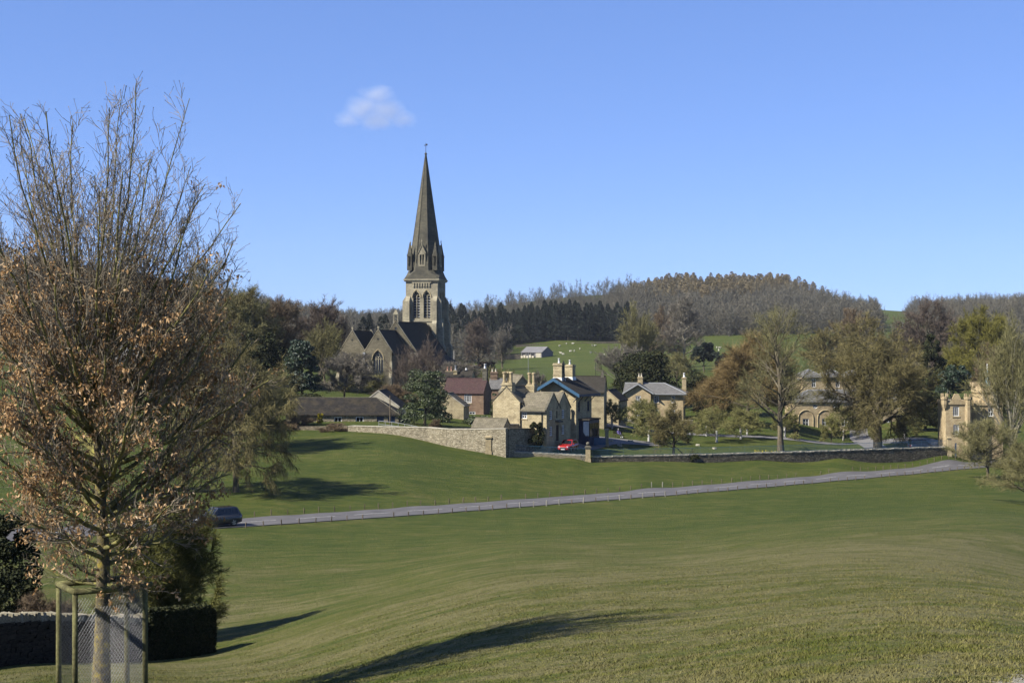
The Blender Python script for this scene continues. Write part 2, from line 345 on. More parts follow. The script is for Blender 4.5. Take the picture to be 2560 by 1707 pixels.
def grass_mat(name, blades=False):
    m, t, p = new_mat(name, 0.9, 0.12)
    g = N(t, 'ShaderNodeNewGeometry').outputs['Position']
    fl = mapping(t, g, (1, 1, 0.0))
    at = N(t, 'ShaderNodeAttribute', attribute_name='dry')
    n1 = noise(t, mapping(t, fl, (0.05, 0.11, 1)), 1.0, 5, 0.6)
    n2 = noise(t, mapping(t, fl, (0.35, 0.8, 1)), 1.0, 5, 0.65)
    n3 = noise(t, fl, 4.5, 4, 0.7)
    n4 = noise(t, fl, 22.0, 2, 0.6)
    s = N(t, 'ShaderNodeMath', operation='ADD'); t.links.new(at.outputs['Fac'], s.inputs[0])
    a = N(t, 'ShaderNodeMath', operation='MULTIPLY_ADD'); a.inputs[1].default_value = 1.3; a.inputs[2].default_value = -0.65; t.links.new(n1, a.inputs[0])
    t.links.new(a.outputs[0], s.inputs[1])
    s2 = N(t, 'ShaderNodeMath', operation='ADD'); a2 = N(t, 'ShaderNodeMath', operation='MULTIPLY_ADD'); a2.inputs[1].default_value = 2.2; a2.inputs[2].default_value = -1.1
    t.links.new(n2, a2.inputs[0]); t.links.new(s.outputs[0], s2.inputs[0]); t.links.new(a2.outputs[0], s2.inputs[1])
    s3 = N(t, 'ShaderNodeMath', operation='ADD'); a3 = N(t, 'ShaderNodeMath', operation='MULTIPLY_ADD'); a3.inputs[1].default_value = 1.5; a3.inputs[2].default_value = -0.75
    n5 = noise(t, mapping(t, fl, (0.9, 1.7, 1)), 1.0, 5, 0.75)
    a5 = N(t, 'ShaderNodeMath', operation='MULTIPLY_ADD'); a5.inputs[1].default_value = 1.3; a5.inputs[2].default_value = -0.65; t.links.new(n5, a5.inputs[0])
    s25 = N(t, 'ShaderNodeMath', operation='ADD'); t.links.new(s2.outputs[0], s25.inputs[0]); t.links.new(a5.outputs[0], s25.inputs[1]); s2 = s25
    t.links.new(n3, a3.inputs[0]); t.links.new(s2.outputs[0], s3.inputs[0]); t.links.new(a3.outputs[0], s3.inputs[1])
    c = ramp(t, s3.outputs[0], [(0.0, (0.056, 0.082, 0.011)), (0.35, (0.090, 0.110, 0.018)), (0.65, (0.120, 0.124, 0.028)), (1.0, (0.185, 0.168, 0.066))])
    c = mix(t, 0.45, c, ramp(t, n4, [(0.32, (0.22,)*3), (0.68, (0.78,)*3)]), 'OVERLAY')
    ap = N(t, 'ShaderNodeAttribute', attribute_name='gravel')
    pv = N(t, 'ShaderNodeMath', operation='MULTIPLY_ADD'); pv.inputs[1].default_value = 1.2; pv.inputs[2].default_value = -0.6; t.links.new(n3, pv.inputs[0])
    pa = N(t, 'ShaderNodeMath', operation='ADD'); t.links.new(pv.outputs[0], pa.inputs[0]); t.links.new(ap.outputs['Fac'], pa.inputs[1])
    gf = ramp(t, pa.outputs[0], [(0.4, (0, 0, 0)), (0.7, (1, 1, 1))])
    c = mix(t, gf, c, (0.5, 0.46, 0.37))
    if blades:
        gi = N(t, 'ShaderNodeNewGeometry')
        c = mix(t, 0.4, c, ramp(t, gi.outputs['Random Per Island'], [(0.0, (0.3, 0.33, 0.25)), (0.6, (0.5, 0.5, 0.45)), (1.0, (0.85, 0.8, 0.68))]), 'OVERLAY')
    else:
        hh = N(t, 'ShaderNodeMath', operation='MULTIPLY_ADD'); hh.inputs[1].default_value = 0.5
        t.links.new(n4, hh.inputs[0]); t.links.new(n3, hh.inputs[2])
        h2 = N(t, 'ShaderNodeMath', operation='MULTIPLY_ADD'); h2.inputs[1].default_value = 1.6; t.links.new(n2, h2.inputs[0]); t.links.new(hh.outputs[0], h2.inputs[2])
        bump(t, p, h2.outputs[0], 0.8, 0.25)
    t.links.new(c, p.inputs['Base Color'])
    return m
M['grass'] = grass_mat('park_grass'); M['blade'] = grass_mat('grass_blades', True)
def asphalt(name, c0, c1):
    m, t, p = new_mat(name, 0.85, 0.3)
    g = N(t, 'ShaderNodeNewGeometry').outputs['Position']
    c = ramp(t, noise(t, g, 0.5, 6, 0.7), [(0.35, c0), (0.65, c1)])
    c = mix(t, 0.4, c, ramp(t, noise(t, g, 30, 2), [(0.3, (0.3,)*3), (0.7, (0.7,)*3)]), 'OVERLAY')
    t.links.new(c, p.inputs['Base Color']); return m
M['road'] = asphalt('worn_asphalt', (0.095, 0.09, 0.09), (0.14, 0.132, 0.13))
M['drive'] = asphalt('pale_drive_asphalt', (0.16, 0.155, 0.15), (0.22, 0.21, 0.2))
# ------------------------------------------------------------------ ground shape
def road_row(px):
    u = (px-560)/1871.0; return 1309.5-0.0783*(px-560)+28*u*(1-u)
def road_dist(px):
    k = (px-1280)/F; t = (-24.3-120*k)/(70*k-84.1); return 120+70*t
RP = [(float(px), road_row(px), road_dist(px)) for px in (480, 560, 680, 800, 920, 1040, 1160, 1280, 1400, 1520, 1640, 1760, 1880, 2000, 2120, 2240, 2360, 2480, 2600)]
for px_, y_, d_ in list(RP):     # the same level a few metres to either side, so the road lies flat
    z_ = (853.5-y_)*d_/F; x_ = (px_-1280)*d_/F
    for o_ in (-4.5, 4.5):
        x2, d2 = x_-0.64*o_, d_+0.77*o_; RP.append((1280+F*x2/d2, 853.5-z_*F/d2, d2))
CP = [  # photograph column, row, distance: points read off the ground
 (-1600,2700,8),(1280,2050,8),(4000,1650,8),
 (-1400,2250,13),(0,2150,13),(1280,1890,13),(2560,1712,13),(3800,1560,13),
 (-800,1880,25),(255,1722,25),(800,1707,26.7),(1250,1590,28.3),(1700,1530,30.1),(2560,1490,33),(3800,1440,33),
 (-1000,1700,41),(0,1668,41),(150,1655,43),(350,1645,47),(520,1632,49),(1250,1514,35),(1700,1470,36),(900,1535,48),(1250,1447,48),(1800,1416,48),(2560,1395,56),(3800,1350,56),
 (-1000,1520,80),(0,1480,80),(520,1452,80),(1280,1372,80),(2000,1328,80),(2560,1300,82),(3800,1270,82),
 (-1400,1330,100),(-200,1350,102),(150,1333,110.9),(350,1321,115),
(3200,1135,215),
 (-1000,1200,140),(250,1190,142),(700,1228,141),(1000,1205,150),(1280,1188,163),(1600,1180,168),(2000,1165,185),
 (-1000,1050,185),(250,1060,185),(600,1090,185),(700,1088,188),(880,1078,190),(1000,1090,186),(1100,1113,183),(1225,1133,180),(1300,1143,180.2),(1400,1151,180.8),(1470,1156,181),(1600,1156,182.5),(1700,1153.5,184),(1900,1149,187),(2100,1142,191),(2370,1132,197),(2560,1122,206),(3200,1110,220),
 (1000,1062,200),(1150,1080,200),(1300,1131,184),(1366,1121,185),(1420,1121,184.3),(1430,1118,187.5),(1440,1111,191),(1600,1085,215),(1600,1066,245),(2000,1112,212),(2100,1086,252),(2300,1100,215),
 (800,1058,201),(1170,1034,235),(1500,1040,235),(700,1000,235),(1640,1054,258),
 (-1000,900,300),(250,960,260),(560,930,270),(800,975,262),(945,969,290),(1060,942,333),(1300,985,300),(1700,1000,300),(2100,985,300),(2560,1010,300),(3400,1000,300),
 (-1000,740,420),(100,820,400),(500,860,400),(800,905,420),(1300,935,450),(1800,925,450),(2300,920,450),(3400,900,450),
 (-1000,660,700),(300,760,700),(700,850,700),(1100,893,690),(1350,893,700),(1600,884,690),(2000,872,690),(2400,860,690),(3400,820,690),
 (1150,871,780),(1300,863,800),(1500,855,800),(1700,848,800),(2000,840,800),(2400,835,800),
 (-1000,640,1100),(300,735,1000),(660,792,1200),(850,822,1250),(1000,822,1300),(1130,795,1050),(1300,772,1030),(1450,760,1030),(1560,754,1030),(1700,750,1080),(1900,748,1080),(2050,762,1080),(2160,792,1080),(2225,784,1120),(2300,800,1050),(2450,788,1080),(2700,785,1080),(3600,760,1080),
 (1225,852,860),(1560,832,860),(1850,815,870),(2250,815,880),(2500,818,880),
 (-1000,740,2400),(660,812,2400),(1200,812,2400),(1750,806,2400),(2225,815,2400),(2700,812,2400),(3600,800,2400),
]
cp = np.array([c for c in CP]+RP, dtype=float)
KX, KD = 1/700.0, 1.0
def _w(px, d): return px*KX, np.log(d)*KD
cu, cv = _w(cp[:, 0], cp[:, 2]); cz = (853.5-cp[:, 1])*cp[:, 2]/F
def _phi(r2): return np.where(r2 > 1e-12, 0.5*r2*np.log(np.maximum(r2, 1e-12)), 0.0)
n_ = len(cu)
A_ = np.zeros((n_+3, n_+3)); A_[:n_, :n_] = _phi((cu[:, None]-cu)**2+(cv[:, None]-cv)**2)+np.eye(n_)*2e-3
A_[:n_, n_:] = np.stack([np.ones(n_), cu, cv], 1); A_[n_:, :n_] = A_[:n_, n_:].T
w_ = np.linalg.solve(A_, np.concatenate([cz, np.zeros(3)]))
def gz(x, y):
    x = np.asarray(x, float); y = np.maximum(np.asarray(y, float), 3.0)
    sh = np.broadcast(x, y).shape; x = np.broadcast_to(x, sh).ravel(); y = np.broadcast_to(y, sh).ravel()
    u, v = _w(1280+F*np.clip(x/y, -0.8, 0.8), y); out = np.empty(len(x))
    for i in range(0, len(x), 20000):
        s = slice(i, i+20000)
        out[s] = _phi((u[s, None]-cu)**2+(v[s, None]-cv)**2)@w_[:n_]+w_[n_]+w_[n_+1]*u[s]+w_[n_+2]*v[s]
    und = np.clip((112-y)/14, 0, 1)*0.05*np.sin(x*0.33+0.11*y+1.0)*np.sin(y*0.21-0.05*x)+0.05*np.sin(x*0.9-0.4*y)*np.sin(y*0.6+0.3*x)
    und *= np.clip((y-25)/25, 0, 1)*np.clip((112-y)/14, 0, 1)
    out += und
    return out.reshape(sh) if sh else float(out[0])
def G(px, d, dz=0.0):
    x = (px-1280)*d/F; return Vector((x, d, float(gz(x, d))+dz))

NS, ND = 300, 360
sv_ = np.linspace(-0.62, 0.62, NS); dv_ = np.exp(np.linspace(math.log(4.0), math.log(2400), ND))
YY, SS = np.meshgrid(dv_, sv_, indexing='ij'); XX = SS*YY
ZZ = gz(XX, YY)
# a skirt of ground round and behind the camera
V = np.stack([XX.ravel(), YY.ravel(), ZZ.ravel()], 1)
ii = np.arange(ND*NS).reshape(ND, NS)
Q = np.stack([ii[:-1, :-1].ravel(), ii[:-1, 1:].ravel(), ii[1:, 1:].ravel(), ii[1:, :-1].ravel()], 1)
b0 = len(V)
back = np.array([[-40, -30, -5.0], [40, -30, -1.2], [40, 4.0, -2.0], [-40, 4.0, -9.0]])
front_l, front_r = ii[0, 0], ii[0, -1]
V = np.concatenate([V, back])
me = np_mesh('ground', V, np.concatenate([Q, np.array([[b0, b0+1, front_r, front_l]])]), M['grass'], smooth=True)
V_GROUND_MIN = V[:, 2].min()
PXg = 1280+F*V[:, 0]/np.maximum(V[:, 1], 3); dg = V[:, 1]
def lerp(x, a, b): return np.clip((x-a)/(b-a), 0, 1)
def dryness(px, d):
    near = 1-lerp(d, 60, 118)
    q = 0.25+0.47*near
    q = q+0.10*lerp(px, 700, 2200)*near
    q = q-0.22*np.exp(-((d-62-0.012*(px-1200))/9.0)**2)*lerp(px, 300, 900)      # lush hollow
    q = q+0.12*np.exp(-((d-44)/7.0)**2)
    q = np.where(d > 400, 0.22, q)
    return q
def gravelness(px, d): return np.clip(1.25*np.exp(-(np.maximum(0, 2700-px)/220.0)**2)*(1-lerp(d, 13.0, 17.5)), 0, 1)*0.9
for nm, arr in (('dry', dryness(PXg, dg)), ('gravel', gravelness(PXg, dg))):
    at = me.attributes.new(nm, 'FLOAT', 'POINT'); at.data.foreach_set('value', np.ascontiguousarray(arr, dtype=np.float32))
tag(link('ground', me), kind='structure')

# ---- blades of grass near the camera
rng = np.random.default_rng(5)
def grass_blades():
    n = 420000
    u = rng.random(n); d = 13.0+(54-13.0)*u**1.25; px = rng.uniform(-80, 2640, n)
    x = (px-1280)*d/F; z = gz(x, d)
    clump = np.sin(x*2.3+np.sin(d*1.7)*1.3)*np.sin(d*2.1+np.sin(x*1.9))+0.7*np.sin(x*7.1+d*3.0)*np.sin(d*6.3-x*2.0)
    keep = rng.random(n) < np.clip(0.55+0.45*clump, 0.12, 1); keep &= rng.random(n) > lerp(d, 30, 54)**1.2; keep &= gravelness(px, d) < 0.35+0.3*rng.random(n)
    x, d, z, px, clump = x[keep], d[keep], z[keep], px[keep], clump[keep]; n = len(x)
    h = rng.uniform(0.018, 0.048, n)*(0.75+0.4*np.clip(clump, 0, 1)); w = rng.uniform(0.004, 0.010, n)
    a = rng.uniform(0, 2*np.pi, n); lean = rng.normal(0, 0.7, (n, 2))
    V = np.empty((n, 3, 3))
    V[:, 0] = np.stack([x-np.cos(a)*w, d-np.sin(a)*w, z-0.005], 1)
    V[:, 1] = np.stack([x+np.cos(a)*w, d+np.sin(a)*w, z-0.005], 1)
    V[:, 2] = np.stack([x+lean[:, 0]*h, d+lean[:, 1]*h, z+h], 1)
    me = np_mesh('grass', V.reshape(-1, 3), np.arange(3*n).reshape(n, 3), M['blade'])
    at = me.attributes.new('dry', 'FLOAT', 'POINT'); at.data.foreach_set('value', np.repeat(dryness(px, d)+0.05, 3).astype(np.float32))
    tag(link('grass', me), 'short park grass growing in the foreground', 'grass', kind='stuff')
grass_blades()

# ------------------------------------------------------------------ road
rp = [(-900, 97), (-200, 103), (150, 110.9)]+[(px, road_dist(px)) for px in (480, 720, 960, 1280, 1600, 1990, 2400, 2560)]+[(2800, road_dist(2800))]
rw = [Vector(((px-1280)*d/F, d, 0)) for px, d in rp]
def catmull(pts, k=12):
    o = []
    for i in range(len(pts)-1):
        p0, p1, p2, p3 = pts[max(i-1, 0)], pts[i], pts[i+1], pts[min(i+2, len(pts)-1)]
        for j in range(k):
            t = j/k; o.append(0.5*((2*p1)+(p2-p0)*t+(2*p0-5*p1+4*p2-p3)*t*t+(3*p1-p0-3*p2+p3)*t**3))
    return o+[pts[-1]]
rc = catmull(rw, 14)
cum = [0.0]
for a, b in zip(rc, rc[1:]): cum.append(cum[-1]+(b-a).length)
def road_at(s):
    i = max(0, min(len(cum)-2, int(np.searchsorted(cum, s))-1)); t = (s-cum[i])/(cum[i+1]-cum[i])
    a, b = rc[i], rc[i+1]; d = (b-a).normalized(); return a+(b-a)*t, Vector((-d.y, d.x, 0))
def road_z(p): return float(gz(p.x, p.y))
def strip(name, s0, s1, o0, o1, lift, mat, step=1.5, cols=4, skirt=0.25):
    V = []; Fc = []; n = max(2, int((s1-s0)/step)+1)
    for i in range(n):
        c, nn = road_at(s0+(s1-s0)*i/(n-1))
        row = []
        for k in range(cols+1):
            q = c+nn*(o0+(o1-o0)*k/cols); row.append((q.x, q.y, 0))
        V += row
    V = np.array(V); V[:, 2] = gz(V[:, 0], V[:, 1])+lift
    w = cols+1; ix = np.arange(n*w).reshape(n, w)
    Fq = np.stack([ix[:-1, 1:].ravel(), ix[:-1, :-1].ravel(), ix[1:, :-1].ravel(), ix[1:, 1:].ravel()], 1)
    if skirt:
        L = V[ix[:, 0]]-[0, 0, skirt]; Rr = V[ix[:, -1]]-[0, 0, skirt]; b = len(V); V = np.concatenate([V, L, Rr])
        il = b+np.arange(n); ir = b+n+np.arange(n)
        Fq = np.concatenate([Fq, np.stack([ix[:-1, 0], il[:-1], il[1:], ix[1:, 0]], 1), np.stack([ix[1:, -1], ir[1:], ir[:-1], ix[:-1, -1]], 1)])
    return link(name, np_mesh(name, V, Fq, mat, smooth=False))
RL = cum[-1]; HW = 2.65
road = tag(strip('road', 0, RL, -HW, HW, 0.07, M['road'], 1.0, 6), kind='structure')
m, t_, p_ = new_mat('road_paint', 0.8, 0.2)
g_ = N(t_, 'ShaderNodeNewGeometry').outputs['Position']
t_.links.new(ramp(t_, noise(t_, g_, 6, 4), [(0.35, (0.25, 0.25, 0.24)), (0.6, (0.62, 0.62, 0.58))]), p_.inputs['Base Color'])
s = 2.0
while s < RL-8:
    o = strip('lane_marking', s, s+4.0, -0.075, 0.075, 0.083, m, 1.0, 1, 0); o.parent = road; s += 6.0

# ------------------------------------------------------------------ low posts along the road
def post_mesh(h, w, mat):
    b = MB(); b.box(-w/2, w/2, -w/2, w/2, -0.3, h); b.box(-w/2, w/2, -w/2, w/2, h, h+0.03, top=0.6)
    o = b.build('verge_post', mat); me = o.data; bpy.data.objects.remove(o); return me
pm = [post_mesh(0.5, 0.075, M['wood']), post_mesh(0.46, 0.07, M['wood']), post_mesh(0.55, 0.085, M['wood_pale'])]
rr = random.Random(3)
for side, off, lab in ((-1, -HW-0.55, 'near'), (1, HW+0.75, 'far')):
    s = 20.0
    while s < RL-10:
        c, nn = road_at(s); q = c+nn*off
        px = 1280+F*q.x/q.y
        if px < 2480 and (px > 130):
            pale = (1250 < px < 1680 and rr.random() < .6) if lab == 'near' else 1612 < px < 1672
            if rr.random() < 0.93:
                lb = '%s low wooden post on the %s verge of the road' % ('pale bleached' if pale else 'dark weathered', lab)
                o = link('verge_post', pm[2] if pale else rr.choice(pm[:2]), None, (q.x, q.y, road_z(q)), (rr.uniform(-.07, .07), rr.uniform(-.07, .07), rr.uniform(0, 1.5)))
                tag(o, lb, 'post', '%s posts on the %s verge' % ('pale' if pale else 'dark', lab))
        s += 1.65+rr.uniform(-.08, .08)
# ------------------------------------------------------------------ building kit
Z3 = Vector((0, 0, 1))
def arch_pts(u0, u1, v0, vs, k=1.0, n=7):
    w = u1-u0; Rr = w*k; out = [(u0, v0), (u1, v0), (u1, vs)]
    cx = u1-Rr; a1 = math.acos(((u0+u1)/2-cx)/Rr)
    out += [(cx+Rr*math.cos(a1*i/n), vs+Rr*math.sin(a1*i/n)) for i in range(1, n+1)]
    cx = u0+Rr
    out += [(cx-Rr*math.cos(a1*i/n), vs+Rr*math.sin(a1*i/n)) for i in range(n-1, -1, -1)]
    return out
def disc_pts(u, v, r, n=12): return [(u+r*math.cos(2*math.pi*i/n), v+r*math.sin(2*math.pi*i/n)) for i in range(n)]
class House:
    def __init__(s, name, label, cat, loc, rz, group=None):
        s.root = thing(name, label, cat, loc, rz, group); s.wallmb = MB(); s.later = []
    def side(s, sd):
        x0, x1, y0, y1 = s.ext
        return {'front': (Vector((x0, y0, 0)), Vector((1, 0, 0)), x1-x0), 'right': (Vector((x1, y0, 0)), Vector((0, 1, 0)), y1-y0),
                'back': (Vector((x1, y1, 0)), Vector((-1, 0, 0)), x1-x0), 'left': (Vector((x0, y1, 0)), Vector((0, -1, 0)), y1-y0)}[sd]
    def walls(s, ext, zb, ze, gab=None, opens=None, custom=None, depth=0.12, sides=('front', 'right', 'back', 'left')):
        s.ext = ext; gab = gab or {}; opens = opens or {}; custom = custom or {}
        for sd in sides:
            o, u, L = s.side(sd)
            if sd in custom: outer = custom[sd]
            else:
                outer = [(0, zb), (L, zb), (L, ze)]
                if sd in gab: outer.append((L/2, gab[sd]))
                outer.append((0, ze))
            holes = []
            for op in opens.get(sd, []):
                k = op[0]
                if k in ('w', 'door', 'dark'): h = [(op[1], op[3]), (op[2], op[3]), (op[2], op[4]), (op[1], op[4])]
                elif k == 'arch': h = arch_pts(*op[1:5])
                elif k == 'round': h = disc_pts(*op[1:4])
                holes.append(h); s.later.append((o, u, op, h, depth))
            s.wallmb.wall(o, u, outer, holes, depth)
    def finish(s, mat, frame=None, wallname='wall'):
        w = s.wallmb.build(wallname, mat, s.root); frame = frame or M['white']
        for o, u, op, h, dp in s.later: s.window(o, u, op, h, dp, frame)
        s.later = []; return w
    def window(s, o, u, op, h, dp, frame):
        n = u.cross(Z3); at = lambda a, b, d=0.0: o+u*a+Z3*b-n*d
        us = [q[0] for q in h]; vs = [q[1] for q in h]; u0, u1, v0, v1 = min(us), max(us), min(vs), max(vs)
        mb = MB(); bar = lambda a0, a1, b0, b1, th=0.05, d=dp-0.06: mb.obox(at(a0, b0, d), u*(a1-a0), -n*th, Z3*(b1-b0))
        pn = MB()
        if op[0] == 'w':
            nx, ny = op[5], op[6]; fw, bw = 0.12, 0.06
            bar(u0, u0+fw, v0, v1); bar(u1-fw, u1, v0, v1); bar(u0+fw, u1-fw, v0, v0+fw); bar(u0+fw, u1-fw, v1-fw, v1)
            for i in range(1, nx): c = u0+(u1-u0)*i/nx; bar(c-bw/2, c+bw/2, v0+fw, v1-fw, 0.035, dp-0.05)
            for i in range(1, ny): c = v0+(v1-v0)*i/ny; bar(u0+fw, u1-fw, c-bw/2, c+bw/2, 0.03, dp-0.047)
            w = mb.build('window', frame, s.root)
            pn.poly([at(q[0], q[1], dp-0.01) for q in h]); pn.build('pane', M['glass'], w)
            if not (len(op) > 7 and op[7] == 'nosill'):
                sl = MB(); sl.obox(at(u0-0.1, v0-0.16, -0.07), u*(u1-u0+0.2), -n*0.1, Z3*0.15); sl.build('sill', M['dress_dark'] if frame is M['white'] and s.root.get('darksill') else M['dress'], w)
        elif op[0] == 'door':
            dm = op[5] if len(op) > 5 else M['dark_wood']
            bar(u0, u0+0.08, v0, v1); bar(u1-0.08, u1, v0, v1); bar(u0+.08, u1-.08, v1-0.08, v1)
            bar(u0+0.08, u1-0.08, v0, v1-0.08, 0.03, dp-0.03); c = (u0+u1)/2
            bar(c-0.03, c+0.03, v0+0.1, v1-0.2, 0.02, dp-0.045)
            mb.build('door', dm, s.root)
        elif op[0] == 'dark':
            pn.poly([at(q[0], q[1], dp) for q in h]); pn.build('interior_shade', M['iron'], s.root)  # black sheet closing the hole, painted shade for the unlit inside
        elif op[0] == 'round':
            c = ((u0+u1)/2, (v0+v1)/2); r = (u1-u0)/2
            for a in range(4):
                an = a*math.pi/4; dx, dy = r*math.cos(an), r*math.sin(an)
                mb.tube([at(c[0]-dx, c[1]-dy, dp-0.03-a*0.004), at(c[0]+dx, c[1]+dy, dp-0.03-a*0.004)], 0.025, 4)
            mb.tube([at(c[0]+r*.92*math.cos(i*math.pi/6), c[1]+r*.92*math.sin(i*math.pi/6), dp-0.05) for i in range(13)], 0.05, 4, caps=False)
            w = mb.build('window', frame, s.root); pn.poly([at(q[0], q[1], dp) for q in h]); pn.build('pane', M['glass'], w)
        elif op[0] == 'arch':
            lights = op[5]; vsp = op[4]; wd = u1-u0; louv = len(op) > 6 and op[6] == 'louvre'
            for i in range(1, lights):
                c = u0+wd*i/lights; bar(c-0.07, c+0.07, v0, vsp+wd*0.30, 0.12, dp-0.16)
            for i in range(lights):      # little pointed heads
                a, b = u0+wd*i/lights, u0+wd*(i+1)/lights; hp = arch_pts(a+.05, b-.05, vsp-0.1, vsp-0.1+0.02, 1.0, 4)[2:-1]
                mb.tube([at(q[0], q[1], dp-0.1-0.003*i) for q in hp], 0.05, 4, caps=False)
            cc = ((u0+u1)/2, vsp+wd*0.46)
            mb.tube([at(cc[0]+wd*.17*math.cos(i*math.pi/5), cc[1]+wd*.17*math.sin(i*math.pi/5), dp-0.12) for i in range(11)], 0.05, 4, caps=False)
            w = mb.build('window', M['church_stone'], s.root)
            pn.poly([at(q[0], q[1], dp+0.25 if louv else dp) for q in h]); pn.build('pane', M['iron'] if louv else M['glass'], w)  # behind louvres a black sheet stands for the unlit belfry
            if louv:
                lv = MB(); k = 0; z = v0+0.25
                while z < vsp+wd*0.35:
                    lv.obox(at(u0+0.05, z, dp-0.02), u*(wd-0.1), -n*0.30+Z3*0.22, Z3*0.07); z += 0.62
                lv.build('louvre', M['louvre'], w)
            hm = MB(); pts = arch_pts(u0-0.22, u1+0.22, v0, vsp, 1.0)[2:]
            hm.tube([at(q[0], q[1], -0.03) for q in pts[:-0 or None]], 0.12, 5); hm.build('hood_mould', M['dress'], w)
    def gable_roof(s, ext, ze, zr, axis='x', over=0.25, gover=0.15, th=0.14, mat=None, name='roof', parent=None):
        x0, x1, y0, y1 = ext
        a0, a1, b0, b1 = (y0, y1, x0-gover, x1+gover) if axis == 'x' else (x0, x1, y0-gover, y1+gover)
        mid = (a0+a1)/2; sl = (zr-ze)/(mid-a0); zo = ze-over*sl; k = th
        out = [(a0-over, zo+.01), (mid, zr+.01), (a1+over, zo+.01), (a1+over, zo+k), (mid, zr+k), (a0-over, zo+k)]
        mb = MB(); mb.profile([(0, 1, 4, 5), (1, 2, 3, 4)], axis, b0, b1, 0, out)
        r = mb.build(name, mat, parent or s.root)
        rd = MB(); rg = 0.09
        if axis == 'x': rd.box(b0, b1, mid-rg, mid+rg, zr+k-.05, zr+k+.07)
        else: rd.box(mid-rg, mid+rg, b0, b1, zr+k-.05, zr+k+.07)
        rd.build('ridge', s.ridge_mat if hasattr(s, 'ridge_mat') else mat, r)
        return r
    def hip_roof(s, ext, ze, zr, over=0.4, mat=None, left='hip', right='hip', th=0.12, name='roof', rmat=None):
        x0, x1, y0, y1 = ext; x0 -= over; x1 += over; y0 -= over; y1 += over; h = (y1-y0)/2; ym = (y0+y1)/2
        ra, rb = (x0+h if left == 'hip' else x0), (x1-h if right == 'hip' else x1)
        if ra > rb: ra = rb = (ra+rb)/2
        mb = MB(); A, B, Cc, D = (x0, y0, ze), (x1, y0, ze), (x1, y1, ze), (x0, y1, ze); r0, r1 = (ra, ym, zr), (rb, ym, zr)
        if ra < rb: mb.poly([A, B, r1, r0]); mb.poly([Cc, D, r0, r1])
        else: mb.poly([A, B, r1]); mb.poly([Cc, D, r0])
        mb.poly([B, Cc, r1]); mb.poly([D, A, r0]); mb.box(x0, x1, y0, y1, ze-th, ze-.003)
        r = mb.build(name, mat, s.root)
        rd = MB()
        segs = [(r0, r1)] if ra < rb else []
        if left == 'hip': segs += [(A, r0), (D, r0)]
        if right == 'hip': segs += [(B, r1), (Cc, r1)]
        for a, b in segs: rd.tube([a, b], 0.075, 5)
        rd.build('ridge', rmat or M['lead'], r); return r
    def coping(s, ext, ze, zr, face, wd=0.35, th=0.16, mat=None, lift=0.16):
        """stones along a gable; face = 'front' (gable spans x at y0) or 'right' (spans y at x1)"""
        x0, x1, y0, y1 = ext; mb = MB(); nrm = 0.06
        if face == 'front': a0, a1, fx = x0, x1, lambda a, z, d: (a, y0-nrm+d*wd, z)
        else: a0, a1, fx = y0, y1, lambda a, z, d: (x1+nrm-d*wd, a, z)
        m = (a0+a1)/2; e = 0.15; sl = (zr-ze)/(m-a0)
        for aa, bb in ((a0-e, m), (a1+e, m)):
            za, zb = ze-e*sl+lift-.1, zr+lift-.1
            p = [fx(aa, za, 0), fx(bb, zb, 0), fx(bb, zb, 1), fx(aa, za, 1)]
            t = [(q[0], q[1], q[2]+th) for q in p]
            flip = (bb < aa) != (face == 'right')
            if flip: p = [p[1], p[0], p[3], p[2]]; t = [t[1], t[0], t[3], t[2]]
            mb.hexa(p+t)
        return mb.build('gable_coping', mat or M['coping'], s.root)
    def chimney(s, x, y, z0, z1, w=1.0, d=0.7, pots=2, mat=None, pot=None, ph=0.55, pr=0.13, rowx=True):
        mb = MB(); mb.box(x-w/2, x+w/2, y-d/2, y+d/2, z0, z1-0.3); mb.box(x-w/2-.09, x+w/2+.09, y-d/2-.09, y+d/2+.09, z1-0.3, z1-0.16)
        mb.box(x-w/2-.02, x+w/2+.02, y-d/2-.02, y+d/2+.02, z1-0.16, z1); mb.box(x-w/2-.05, x+w/2+.05, y-d/2-.05, y+d/2+.05, z0+(z1-z0)*.35, z0+(z1-z0)*.35+.12)
        c = mb.build('chimney', mat or M['stone'], s.root)
        for i in range(pots):
            o = ((i+0.5)/pots-0.5)*(w if rowx else d); p = MB()
            p.lathe((x+(o if rowx else 0), y+(0 if rowx else o), z1), [(pr*1.1, -.02), (pr*1.15, 0.06), (pr*.85, 0.1), (pr*.8, ph*.85), (pr, ph*.88), (pr, ph), (pr*.7, ph)], 9)
            p.build('chimney_pot', pot or M['pot'], c, True)
        return c
    def part(s, name, mb, mat, parent=None, label=None):
        o = mb.build(name, mat, parent or s.root)
        if label: o['label'] = label
        return o

# ------------------------------------------------------------------ the church
ch = House('church', 'large sooty sandstone church with three steep gables and a tall spire', 'church', (-27.3, 290, -9.5), R(-11))
ch.walls((-2.85, 2.85, 0, 13.2), -3, 7.3, {'front': 11.7}, {'front': [('arch', 1.83, 3.87, 0.7, 5.75, 4), ('round', 2.85, 10.0, 0.22)]}, depth=0.35, sides=('front', 'right', 'left'))
ch.walls((-8.4, -2.95, 0.6, 14.2), -3, 7.2, {'front': 11.55}, {'front': [('arch', 1.7, 3.75, 0.7, 4.0, 3), ('round', 2.72, 9.8, 0.2)], 'left': [('arch', 2.0, 3.4, 1.5, 4.5, 2), ('arch', 8, 9.4, 1.5, 4.5, 2)]}, depth=0.35, sides=('front', 'back', 'left'))
ch.walls((-4.6, 4.6, 13.2, 39.6), -3, 7.0, {'front': 13.6, 'back': 13.6}, {'front': [('round', 4.6, 12.3, 0.28)]}, depth=0.35, sides=('front', 'back', 'right', 'left'))
